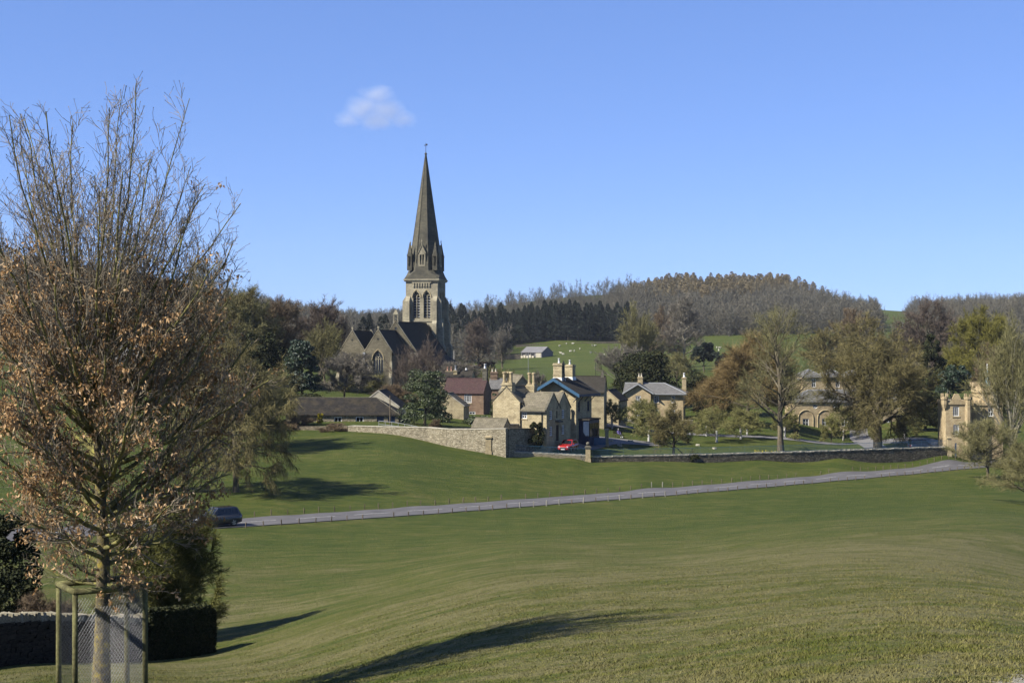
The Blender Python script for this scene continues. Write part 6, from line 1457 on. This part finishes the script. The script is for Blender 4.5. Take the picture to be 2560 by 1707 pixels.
t = thing('boarded_gate', 'dark blue boarded gate beside the lodge drive', 'gate', G(1484, 193.5), R(-6))
for i in range(11):
    mb = MB(); mb.box(i*.15, i*.15+.14, 0, .04, .15, 1.15); mb.build('board', M['blue'], t)
for z in (.35, .95):
    mb = MB(); mb.box(0, 1.65, .041, .09, z, z+.09); mb.build('rail', M['blue_dark'], t)
t = thing('side_gate', 'narrow pale blue gate standing ajar beside the gatehouse pier', 'gate', G(2388, 197.2), R(62))
for i in range(5):
    mb = MB(); mb.box(i*.2, i*.2+.19, 0, .05, .05, 2.0); mb.build('board', M['blue_pale'], t)
mb = MB(); mb.box(0, 1.0, .051, .09, 1.5, 1.62); mb.build('rail', M['blue_pale'], t)

# ------------------------------------------------------------------ drives, paths, daffodils
def drape(name, pts, hw, lift, mat):
    c = catmull([Vector(((px-1280)*d/F, d, 0)) for px, d in pts], 10); V = []; n = len(c)
    for i, p in enumerate(c):
        d = (c[min(i+1, n-1)]-c[max(i-1, 0)]).normalized(); nn = Vector((-d.y, d.x, 0)); w = hw[0]+(hw[1]-hw[0])*i/(n-1)
        V += [(p.x+nn.x*w*k, p.y+nn.y*w*k, 0) for k in (-1, -.33, .33, 1)]
    V = np.array(V); V[:, 2] = gz(V[:, 0], V[:, 1])+lift; ix = np.arange(n*4).reshape(n, 4)
    Fq = np.stack([ix[:-1, 1:].ravel(), ix[:-1, :-1].ravel(), ix[1:, :-1].ravel(), ix[1:, 1:].ravel()], 1)
    me = np_mesh(name, V, Fq, mat); me.flip_normals() if me.polygons[0].normal.z < 0 else None
    return tag(link(name, me), kind='structure')
drape('drive', [(1380, 189.3), (1440, 192), (1500, 199.5), (1560, 202), (1640, 203.5)], (3.0, 2.2), .06, M['drive'])
drape('path', [(px, dist_for(px, y)) for px, y in ((1480, 1066), (1600, 1073), (1700, 1084), (1850, 1091), (2000, 1101), (2150, 1108), (2360, 1112))], (1.1, 2.6), .075, M['drive'])
drape('arch_path', [(2200, 207), (2178, 220), (2150, 238), (2146, 254)], (1.6, 1.5), .09, M['drive'])
rng = np.random.default_rng(44); n = 900
px = np.where(rng.random(n) < .55, rng.uniform(1885, 1945, n), rng.uniform(1984, 2016, n)); dd_ = rng.uniform(193, 197, n); x = (px-1280)*dd_/F
pts_ = np.stack([x, dd_, gz(x, dd_)+rng.uniform(.05, .35, n)], 1); V, Fq = cards(rng, pts_, np.array([[0, -1, .3]]), .13)
m_df = foliage('daffodils', [(0.04, 0.09, 0.02), (0.10, 0.16, 0.03), (0.55, 0.42, 0.03), (0.75, 0.6, 0.06)])
tag(link('daffodils', np_mesh('daffodils', V, Fq, m_df)), 'yellow daffodils in flower behind the railings near the leaning ash', 'flowers', kind='stuff')
for i, (px, d) in enumerate(((1527, 200.3), (1576, 203), (1745, 206), (1786, 201.5), (1548, 197))):
    mb = MB(); r = random.Random(i); mb.hexa([(x*.3+r.uniform(-.05, .05), y*.2+r.uniform(-.05, .05), z*.28-.05) for z in (0, 1) for x, y in ((-1, -1), (1, -1), (1, 1), (-1, 1))])
    o = mb.build('verge_stone', M['coping']); o.location = G(px, d); o.rotation_euler = (0, 0, r.random()*3)
    tag(o, 'pale boulder marking the edge of the village green', 'stone', 'pale boulders on the village green')

# ------------------------------------------------------------------ vehicles
def car(label, loc, rz, L, Wd, H, paint, roofmat=None, name='parked_car', belt=.60, hood=.56, cab=(-.47, .16), roof=(-.40, .02), plate=True):
    t = thing(name, label, 'car', loc, rz); hw = Wd/2; cl = .2
    st = [(-.5, .80*belt, .80, .42), (-.485, belt*.97, .93, .3), (-.42, belt, .985, .24), (-.2, belt, 1.0, .2), (.05, belt, 1.0, .2), (.17, belt*.985, .99, .2), (.33, hood, .965, .22), (.44, hood*.93, .90, .24), (.485, hood*.80, .80, .28), (.5, hood*.62, .72, .34)]
    V, Fc = [], []
    for x, zb, w, lo in st:
        zl = lo; zt = zb*H if zb < 1 else zb; w *= hw
        V.append([(x*L, -w*.93, zl), (x*L, -w, zl+(zt-zl)*.35), (x*L, -w*.985, zl+(zt-zl)*.72), (x*L, -w*.90, zt-.015), (x*L, -w*.5, zt+.012), (x*L, 0, zt+.02), (x*L, w*.5, zt+.012), (x*L, w*.90, zt-.015), (x*L, w*.985, zl+(zt-zl)*.72), (x*L, w, zl+(zt-zl)*.35), (x*L, w*.93, zl)])
    mb = MB(); k = 11
    for r in V: mb.v += r
    for i in range(len(V)-1):
        for j in range(k-1): mb.f.append((i*k+j, (i+1)*k+j, (i+1)*k+j+1, i*k+j+1)); mb.m.append(0)
        mb.f.append((i*k+k-1, (i+1)*k+k-1, (i+1)*k, i*k)); mb.m.append(0)
    mb.f.append(tuple(range(k))); mb.m.append(0); mb.f.append(tuple(range((len(V)-1)*k, len(V)*k))[::-1]); mb.m.append(0)
    mb.f = [f[::-1] for f in mb.f]; body = mb.build('body', paint, t, True)
    zb, zt = belt*H-.01, H; w0, w1 = hw*.90, hw*.72
    bt = [(cab[0]*L, -w0, zb), (cab[1]*L, -w0*.97, zb), (cab[1]*L, w0*.97, zb), (cab[0]*L, w0, zb)]; tp = [(roof[0]*L, -w1, zt-.05), (roof[1]*L, -w1, zt-.04), (roof[1]*L, w1, zt-.04), (roof[0]*L, w1, zt-.05)]
    mb = MB(); mb.hexa(bt+tp); mb.build('cabin', paint, t)
    mb = MB(); mb.hexa([(p[0], p[1], p[2]-.012) for p in tp]+[((p[0]-(roof[0]+roof[1])/2*L)*.86+(roof[0]+roof[1])/2*L, p[1]*.82, zt) for p in tp]); mb.build('roof', roofmat or paint, t)
    B = [Vector(p) for p in bt]; T = [Vector(p) for p in tp]
    def pane(nm, a, b, c, d, u0, u1, v0, v1, out):
        f = lambda u, v: (a.lerp(b, u)).lerp(d.lerp(c, u), v)+out
        mb = MB(); mb.poly([f(u0, v0), f(u1, v0), f(u1, v1), f(u0, v1)]); mb.build(nm, M['car_glass'], t)
    for sgn, (a, b, c, d) in ((-1, (B[0], B[1], T[1], T[0])), (1, (B[3], B[2], T[2], T[3]))):
        o = Vector((0, sgn*.007, .003)); pane('side_window', a, b, c, d, .07, .30, .12, .88, o); pane('side_window', a, b, c, d, .33, .60, .12, .88, o); pane('side_window', a, b, c, d, .63, .93, .12, .88, o)
    pane('windscreen', B[1], B[2], T[2], T[1], .06, .94, .08, .92, Vector((.008, 0, .006))); pane('rear_window', B[0], B[3], T[3], T[0], .08, .92, .15, .9, Vector((-.008, 0, .006)))
    wr = .31
    for sx, fx in ((-.30, 0), (.315, 1)):
        for sy in (-1, 1):
            c = Vector((sx*L, sy*(hw-.10), wr)); ring = lambda r, y: [(c.x+r*math.cos(a*math.pi/9), y, c.z+r*math.sin(a*math.pi/9)) for a in range(18)]
            mb = MB(); y0, y1 = c.y-sy*.11, c.y+sy*.105
            for (ra, ya), (rb, yb) in (((wr*.8, y0), (wr, y0+sy*.03)), ((wr, y0+sy*.03), (wr, y1-sy*.03)), ((wr, y1-sy*.03), (wr*.72, y1))):
                A_, B_ = ring(ra, ya), ring(rb, yb)
                for i in range(18): mb.poly([A_[i], A_[(i+1) % 18], B_[(i+1) % 18], B_[i]])
            ty = mb.build('wheel', M['iron'], t)
            mb = MB(); mb.poly(ring(wr*.74, y1-sy*.012))
            for i in range(5):
                an = i*2*math.pi/5; d_ = Vector((math.cos(an), 0, math.sin(an))); e_ = Vector((-d_.z, 0, d_.x)); p0 = Vector((c.x, y1, c.z)); mb.poly([p0+e_*.05, p0+e_*.035+d_*wr*.68, p0-e_*.035+d_*wr*.68, p0-e_*.05])
            mb.build('rim', M['alloy'], ty)
            mb = MB(); yy = sy*(hw+.004); pts_ = [(c.x+(wr+.05)*math.cos(a*math.pi/10), yy, c.z+(wr+.05)*math.sin(a*math.pi/10)) for a in range(11)]
            mb.poly(pts_+[(c.x-.36, yy, .2), (c.x+.36, yy, .2)]); mb.build('wheel_arch', M['iron'], t)
    for sy in (-1, 1):
        mb = MB(); mb.hexa([(.455*L, sy*hw*.62-.12, hood*H*.70), (.492*L, sy*hw*.62-.12, hood*H*.70), (.492*L, sy*hw*.62+.12, hood*H*.70), (.455*L, sy*hw*.62+.12, hood*H*.70), (.43*L, sy*hw*.64-.12, hood*H*.90), (.475*L, sy*hw*.64-.12, hood*H*.86), (.475*L, sy*hw*.64+.12, hood*H*.86), (.43*L, sy*hw*.64+.12, hood*H*.90)]); mb.build('headlight', M['lamp'], t)
        mb = MB(); mb.box(-.502*L, -.47*L, sy*hw*.72-.1, sy*hw*.72+.1, belt*H*.68, belt*H*.92); mb.build('tail_light', M['tail'], t)
        mb = MB(); mb.box(.10*L, .145*L, sy*(hw+.02), sy*(hw+.16), belt*H+.02, belt*H+.16); mb.build('mirror', paint, t)
    mb = MB(); mb.box(.49*L, .503*L, -.40, .40, .40, .56); mb.build('grille', M['iron'], t)
    if plate:
        mb = MB(); mb.box(.5*L, .508*L, -.26, .26, .29, .40); mb.build('number_plate', M['white'], t)
    return t
def paint_mat(name, col, rough=.25):
    m, t, p = new_mat(name, rough, .5); p.inputs['Base Color'].default_value = (*col, 1); p.inputs['Metallic'].default_value = .0; p.inputs['Coat Weight'].default_value = .3; p.inputs['Coat Roughness'].default_value = .05; return m
M['alloy'] = plain('alloy_wheel', (0.6, 0.6, 0.62), .3, .5, .7, .1); M['lamp'] = glassy('headlamp_glass', (0.65, 0.66, 0.68), .1); M['tail'] = glassy('tail_lamp', (0.35, 0.01, 0.01), .2)
i_s = min(range(len(rc)), key=lambda i: abs(1280+F*rc[i].x/rc[i].y-512)); cpt, nn_ = road_at(cum[i_s]); tg_ = Vector((nn_.y, -nn_.x, 0))
q = cpt-nn_*1.35; q.z = road_z(q)+.07
car('dark grey hatchback with a black roof driving along the park road', q, math.atan2(-tg_.y, -tg_.x), 4.25, 1.80, 1.56, paint_mat('dark_grey_paint', (0.06, 0.056, 0.052)), paint_mat('black_paint', (0.01, 0.01, 0.011)), 'moving_car')
q = G(1420, 184.3); car('red hatchback parked in front of the twin-gabled cottage', q+Z3*.03, math.atan2(-.93, -.36), 4.1, 1.75, 1.45, paint_mat('red_paint', (0.42, 0.018, 0.012)))
q = G(2309, 202.5); car('dark blue estate car half hidden behind the railings by the gatehouse', q+Z3*.09, R(4), 4.3, 1.8, 1.72, paint_mat('dark_blue_paint_car', (0.012, 0.018, 0.04)), None, 'parked_car', .58, .55, (-.48, .17), (-.45, .03))

# ------------------------------------------------------------------ person on a bench, signs, poles, sheep, rails
bd = dist_for(1549, 1094); bl_ = G(1549, bd)
t = thing('park_bench', 'dark wooden bench on the green behind the blue gate', 'bench', bl_, R(28))
for i in range(4):
    mb = MB(); mb.box(-.75, .75, -.02+i*.11, .07+i*.11, .42, .45); mb.build('slat', M['dark_wood'], t)
for i in range(3):
    mb = MB(); mb.hexa([(-.75, .44+i*.03, .58+i*.13), (.75, .44+i*.03, .58+i*.13), (.75, .47+i*.03, .58+i*.13), (-.75, .47+i*.03, .58+i*.13)]+[(x, y, z+.09) for x, y, z in [(-.75, .45+i*.03, .58+i*.13), (.75, .45+i*.03, .58+i*.13), (.75, .48+i*.03, .58+i*.13), (-.75, .48+i*.03, .58+i*.13)]]); mb.build('back_slat', M['dark_wood'], t)
for x in (-.7, .7):
    for y0, y1, h in ((0, 0, .42), (.4, .55, .95)):
        mb = MB(); mb.tube([(x, y0, 0), (x, (y0+y1)/2, .42), (x, y1, h)], .035, 5); mb.build('leg', M['dark_wood'], t)
def person():
    t = thing('person', 'person in a purple top and dark trousers sitting on the bench, legs stretched out', 'person', bl_, R(28))
    J = [((0, .22, .50), .13), ((0, .27, .70), .125), ((0, .33, .92), .15), ((0, .33, 1.02), .07), ((0, .31, 1.10), .06), ((0, .29, 1.20), .098), ((0, .28, 1.29), .07),
         ((-.19, .32, .95), .062), ((-.26, .20, .70), .048), ((-.16, -.02, .60), .036), ((-.12, -.1, .58), .03), ((.19, .32, .95), .062), ((.26, .2, .70), .048), ((.16, -.02, .60), .036), ((.12, -.1, .58), .03),
         ((-.10, .16, .50), .095), ((-.11, -.22, .51), .075), ((-.12, -.50, .16), .052), ((-.12, -.56, .06), .045), ((-.13, -.70, .09), .035), ((.10, .16, .50), .095), ((.11, -.22, .53), .075), ((.12, -.52, .2), .052), ((.12, -.60, .07), .045), ((.13, -.74, .10), .035)]
    E = [(0, 1), (1, 2), (2, 3), (3, 4), (4, 5), (5, 6), (2, 7), (7, 8), (8, 9), (9, 10), (2, 11), (11, 12), (12, 13), (13, 14), (0, 15), (15, 16), (16, 17), (17, 18), (18, 19), (0, 20), (20, 21), (21, 22), (22, 23), (23, 24)]
    me = bpy.data.meshes.new('body'); me.from_pydata([j for j, _ in J], E, [])
    m, tt, p = new_mat('clothes_and_skin', .8, .2); sx = N(tt, 'ShaderNodeSeparateXYZ'); tc = N(tt, 'ShaderNodeTexCoord'); tt.links.new(tc.outputs['Object'], sx.inputs[0])
    c1 = ramp(tt, sx.outputs[2], [(0.0, (.03, .03, .04)), (.56, (.03, .03, .045)), (.575, (.16, .13, .34)), (1.0, (.16, .13, .34))])
    sc_ = N(tt, 'ShaderNodeMath', operation='GREATER_THAN'); sc_.inputs[1].default_value = 1.03; tt.links.new(sx.outputs[2], sc_.inputs[0])
    c2 = mix(tt, sc_.outputs[0], c1, (.46, .30, .23))
    fy = N(tt, 'ShaderNodeMath', operation='LESS_THAN'); fy.inputs[1].default_value = -.53; tt.links.new(sx.outputs[1], fy.inputs[0]); c3 = mix(tt, fy.outputs[0], c2, (.75, .75, .74))
    tt.links.new(c3, p.inputs['Base Color']); me.materials.append(m); o = link('body', me, t)
    mod = o.modifiers.new('skin', 'SKIN'); 
    for v, (_, r) in zip(me.skin_vertices[0].data, J): v.radius = (r, r*.85)
    me.skin_vertices[0].data[0].use_root = True; mod.use_smooth_shade = True; o.modifiers.new('sub', 'SUBSURF').levels = 1; o.modifiers['sub'].render_levels = 2
    mb = MB(); mb.lathe((0, .305, 1.16), [(.09, -.04), (.112, .03), (.11, .09), (.085, .15), (.03, .175)], 12); mb.build('hair', plain('grey_hair', (.32, .30, .28), .8, .2), t, True)
person()
t = thing('small_sign', 'small blue board on a white leg beside the red car', 'sign', G(1381, 187), R(-20))
mb = MB(); mb.box(-.42, .12, -.02, .02, .5, .95); mb.build('board', M['blue'], t); mb = MB(); mb.tube([(.0, -.03, .9), (.22, -.15, 0)], .035, 5); mb.build('leg', M['white'], t); mb = MB(); mb.tube([(-.35, .02, .9), (-.4, .15, 0)], .03, 5); mb.build('leg', M['white'], t)
nb_d = dist_for(1990, 1098); t = thing('notice_board', 'dark notice board on two legs right of the leaning ash', 'notice board', G(1990, nb_d), 0)
mb = MB(); mb.box(-.34, .34, -.04, .04, .45, 1.4); mb.box(-.4, .4, -.09, .09, 1.4, 1.47); mb.build('board', M['dark_wood'], t)
for x in (-.28, .28): mb = MB(); mb.box(x-.04, x+.04, -.035, .035, -.2, .449); mb.build('leg', M['dark_wood'], t)
def pole(px, d, ytop, r, mat, label, arm=False):
    b = G(px, d); h = P(px, ytop, d).z-b.z; t = thing('pole', label, 'pole', b); mb = MB(); mb.tube([(0, 0, -.5), (0, 0, h)], [r, r*.75], 7); mb.build('shaft', M[mat], t)
    if arm: mb = MB(); mb.box(-.6, .6, -.05, .05, h-.45, h-.35); mb.build('crossarm', M[mat], t)
pole(975, 199, 989, .09, 'wood', 'dark wooden pole in front of the dark barn roof'); pole(1135, 470, 876, .11, 'guard', 'pale pole standing in the field right of the church tower')
pole(1422, 208, 905+5, .05, 'iron', 'thin dark pole rising behind the lodge chimneys'); pole(1489, 240, 906, .05, 'iron', 'thin dark pole right of the slate roof bellcote')
mb = MB(); mb.tube([(2.4, 5.2, 8.4), (2.4, 5.2, 11.6)], .03, 4); mb.box(2.1, 2.7, 5.19, 5.21, 11.2, 11.23); mb.box(2.2, 2.6, 5.18, 5.22, 10.9, 10.93); ct.part('aerial', mb, M['lead'])
t = thing('handrail', 'pale tubular handrail along the wall top by the barn', 'handrail', G(947, 191.5)); O = t.location; hp = [G(947+i*16.2, 191.5-i*.45, 1.0+.25) for i in range(7)]
for z in (0, -.45):
    mb = MB(); mb.tube([p-O+Z3*z for p in hp], .03, 4); mb.build('rail', M['lead'], t)
for p in hp: mb = MB(); mb.tube([p-O, p-O-Z3*1.5], .03, 4); mb.build('post', M['lead'], t)
def sheep_mesh():
    V, Fq, b = [], [], 0; mb = MB()
    n = 10; rings = [(-.55, .02, .60), (-.52, .2, .60), (-.35, .29, .60), (0, .31, .60), (.3, .28, .62), (.48, .2, .68), (.6, .13, .80), (.72, .12, .86), (.85, .09, .80), (.92, .03, .77)]; idx = []
    for x, r, z in rings:
        idx.append(len(mb.v)); mb.v += [(x, r*.85*math.cos(2*math.pi*i/n), z+r*math.sin(2*math.pi*i/n)) for i in range(n)]
    for a, c in zip(idx, idx[1:]):
        for i in range(n): mb.f.append((a+i, a+(i+1) % n, c+(i+1) % n, c+i)); mb.m.append(0 if a < idx[5] else 0)
    for x in (-.36, .3):
        for y in (-.13, .13): mb.tube([(x, y, .42), (x+.02, y, .2), (x, y, -.05)], [.07, .04, .04], 5)
    for y in (-.1, .1): mb.poly([(.66, y, .93), (.62, y*1.9, .90), (.70, y*1.2, .86)])
    o = mb.build('sheep', plain('sheep_wool', (0.62, 0.58, 0.48), .95, .05, var=.15), None, True); me = o.data; bpy.data.objects.remove(o); return me
smesh = sheep_mesh(); r_ = random.Random(8)
for px, py in ((1416, 861.5), (1432, 861.5), (1399, 867), (1481, 865.5), (1488, 866), (1450, 874.5), (1426, 880.5), (1436, 880), (1477, 884), (1379, 882), (1402, 885), (1408, 888), (1511, 889), (1691, 878), (1692, 898), (1792, 871), (1799, 872), (1797, 878), (1320, 872), (1610, 874), (1880, 868), (1905, 874)):
    d = dist_for(px, py, 420, 785); o = link('sheep', smesh, None, G(px, d), (0, 0, r_.random()*6.28), (1.15,)*3); tag(o, 'white sheep grazing in the far green field', 'sheep', 'sheep in the far field')
def far_hedge(label, a, b, h, w, mat, seed):
    rng = np.random.default_rng(seed); A, B = G(*a), G(*b); n = 1500; t_ = rng.random((n, 1)); p = np.array(A)+(np.array(B)-np.array(A))*t_; dv = (B-A).normalized(); nn = np.array([dv.y, -dv.x, 0])
    side = rng.uniform(-1, 1, (n, 1)); zz = rng.random((n, 1)); f = rng.random((n, 1)) < .6; side = np.where(f, -1*np.sign(-side)*1.0, side); zz = np.where(f, zz, 1.0); p = p+nn*side*w/2; p[:, 2] = gz(p[:, 0], p[:, 1])+zz[:, 0]*h
    V, Fq = cards(rng, p, np.concatenate([nn[None]*1.0]), .55); t = thing('hedge', label, 'hedge', A); link('foliage', np_mesh('foliage', V-np.array(A), Fq, M[mat]), t)
far_hedge('long low clipped brown hedge right of the church tower', (1125, 540), (1200, 556), 1.5, 1.6, 'hedge_brown', 1); far_hedge('taller block of brown hedge beside the rounded bare tree', (1200, 560), (1233, 566), 2.6, 2.0, 'hedge_brown', 2)

# ------------------------------------------------------------------ the one small cloud
def cloud():
    c = P(945, 272, 4000); bpy_me = MB(); n = 20
    rings = [(max(.001, math.sin(math.pi*i/12)), -math.cos(math.pi*i/12)) for i in range(13)]; mb = MB(); mb.lathe((0, 0, 0), rings, 20)
    m = bpy.data.materials.new('cloud_vapour'); m.use_nodes = True; t = m.node_tree; t.nodes.clear(); out = N(t, 'ShaderNodeOutputMaterial'); vol = N(t, 'ShaderNodeVolumePrincipled')
    vol.inputs['Color'].default_value = (.98, .98, .98, 1); vol.inputs['Anisotropy'].default_value = .2
    tc = N(t, 'ShaderNodeTexCoord').outputs['Object']; acc = None
    wn = N(t, 'ShaderNodeTexNoise', Scale=2.2, Detail=5.0, Roughness=.6); t.links.new(tc, wn.inputs['Vector'])
    wv = N(t, 'ShaderNodeVectorMath', operation='MULTIPLY_ADD'); wv.inputs[1].default_value = (.55, .55, .55); t.links.new(wn.outputs['Color'], wv.inputs[0]); t.links.new(tc, wv.inputs[2])
    of = N(t, 'ShaderNodeVectorMath', operation='SUBTRACT'); of.inputs[1].default_value = (.27, .27, .27); t.links.new(wv.outputs[0], of.inputs[0])
    for cx, cz_, r in ((-.02, .42, .42), (-.30, .02, .45), (.16, -.05, .48), (.52, -.32, .34), (-.60, -.32, .36), (0, -.35, .42)):
        ds = N(t, 'ShaderNodeVectorMath', operation='DISTANCE'); ds.inputs[1].default_value = (cx, 0, cz_); t.links.new(of.outputs[0], ds.inputs[0])
        ma = N(t, 'ShaderNodeMath', operation='MULTIPLY_ADD'); ma.inputs[1].default_value = -1/r; ma.inputs[2].default_value = 1.0; t.links.new(ds.outputs['Value'], ma.inputs[0])
        if acc is None: acc = ma.outputs[0]
        else: mx = N(t, 'ShaderNodeMath', operation='MAXIMUM'); t.links.new(acc, mx.inputs[0]); t.links.new(ma.outputs[0], mx.inputs[1]); acc = mx.outputs[0]
    cl_ = N(t, 'ShaderNodeMath', operation='MAXIMUM'); cl_.inputs[1].default_value = 0.0; t.links.new(acc, cl_.inputs[0])
    dn = N(t, 'ShaderNodeMath', operation='MULTIPLY'); dn.inputs[1].default_value = .02; t.links.new(cl_.outputs[0], dn.inputs[0]); t.links.new(dn.outputs[0], vol.inputs['Density']); t.links.new(vol.outputs[0], out.inputs['Volume'])
    o = mb.build('cloud', m); o.location = c; o.scale = (140, 60, 88); tag(o, 'single small wispy white cloud left above the church spire', 'cloud')
cloud()

# ------------------------------------------------------------------ the faint haze over the valley
mb = MB(); mb.box(-2300, 2300, -60, 2600, float(V_GROUND_MIN)-1.0, 175.0)
hz = bpy.data.materials.new('haze'); hz.use_nodes = True; ht = hz.node_tree; ht.nodes.clear()
ho = N(ht, 'ShaderNodeOutputMaterial'); hv = N(ht, 'ShaderNodeVolumePrincipled'); hv.inputs['Color'].default_value = (0.80, 0.88, 1.0, 1); hv.inputs['Density'].default_value = 0.00004
ht.links.new(hv.outputs[0], ho.inputs['Volume'])
tag(mb.build('haze', hz), kind='stuff')

# ------------------------------------------------------------------ overall reflectance of painted, mineral and leaf surfaces, set for this exposure
for m_ in bpy.data.materials:
    if not m_.node_tree or 'Principled BSDF' not in m_.node_tree.nodes: continue
    k_ = .92 if ('twig' in m_.name or m_.name.startswith('far_') or 'hawthorn' in m_.name) else (.72 if 'foliage' in m_.name or 'leaves' in m_.name or 'bark' in m_.name else .60)
    t_ = m_.node_tree; s_ = t_.nodes['Principled BSDF'].inputs['Base Color']
    if s_.links:
        src = s_.links[0].from_socket; t_.links.new(mix(t_, 1.0, src, (k_, k_, k_), 'MULTIPLY'), s_)
    else: s_.default_value = (*[c*k_ for c in s_.default_value[:3]], 1)
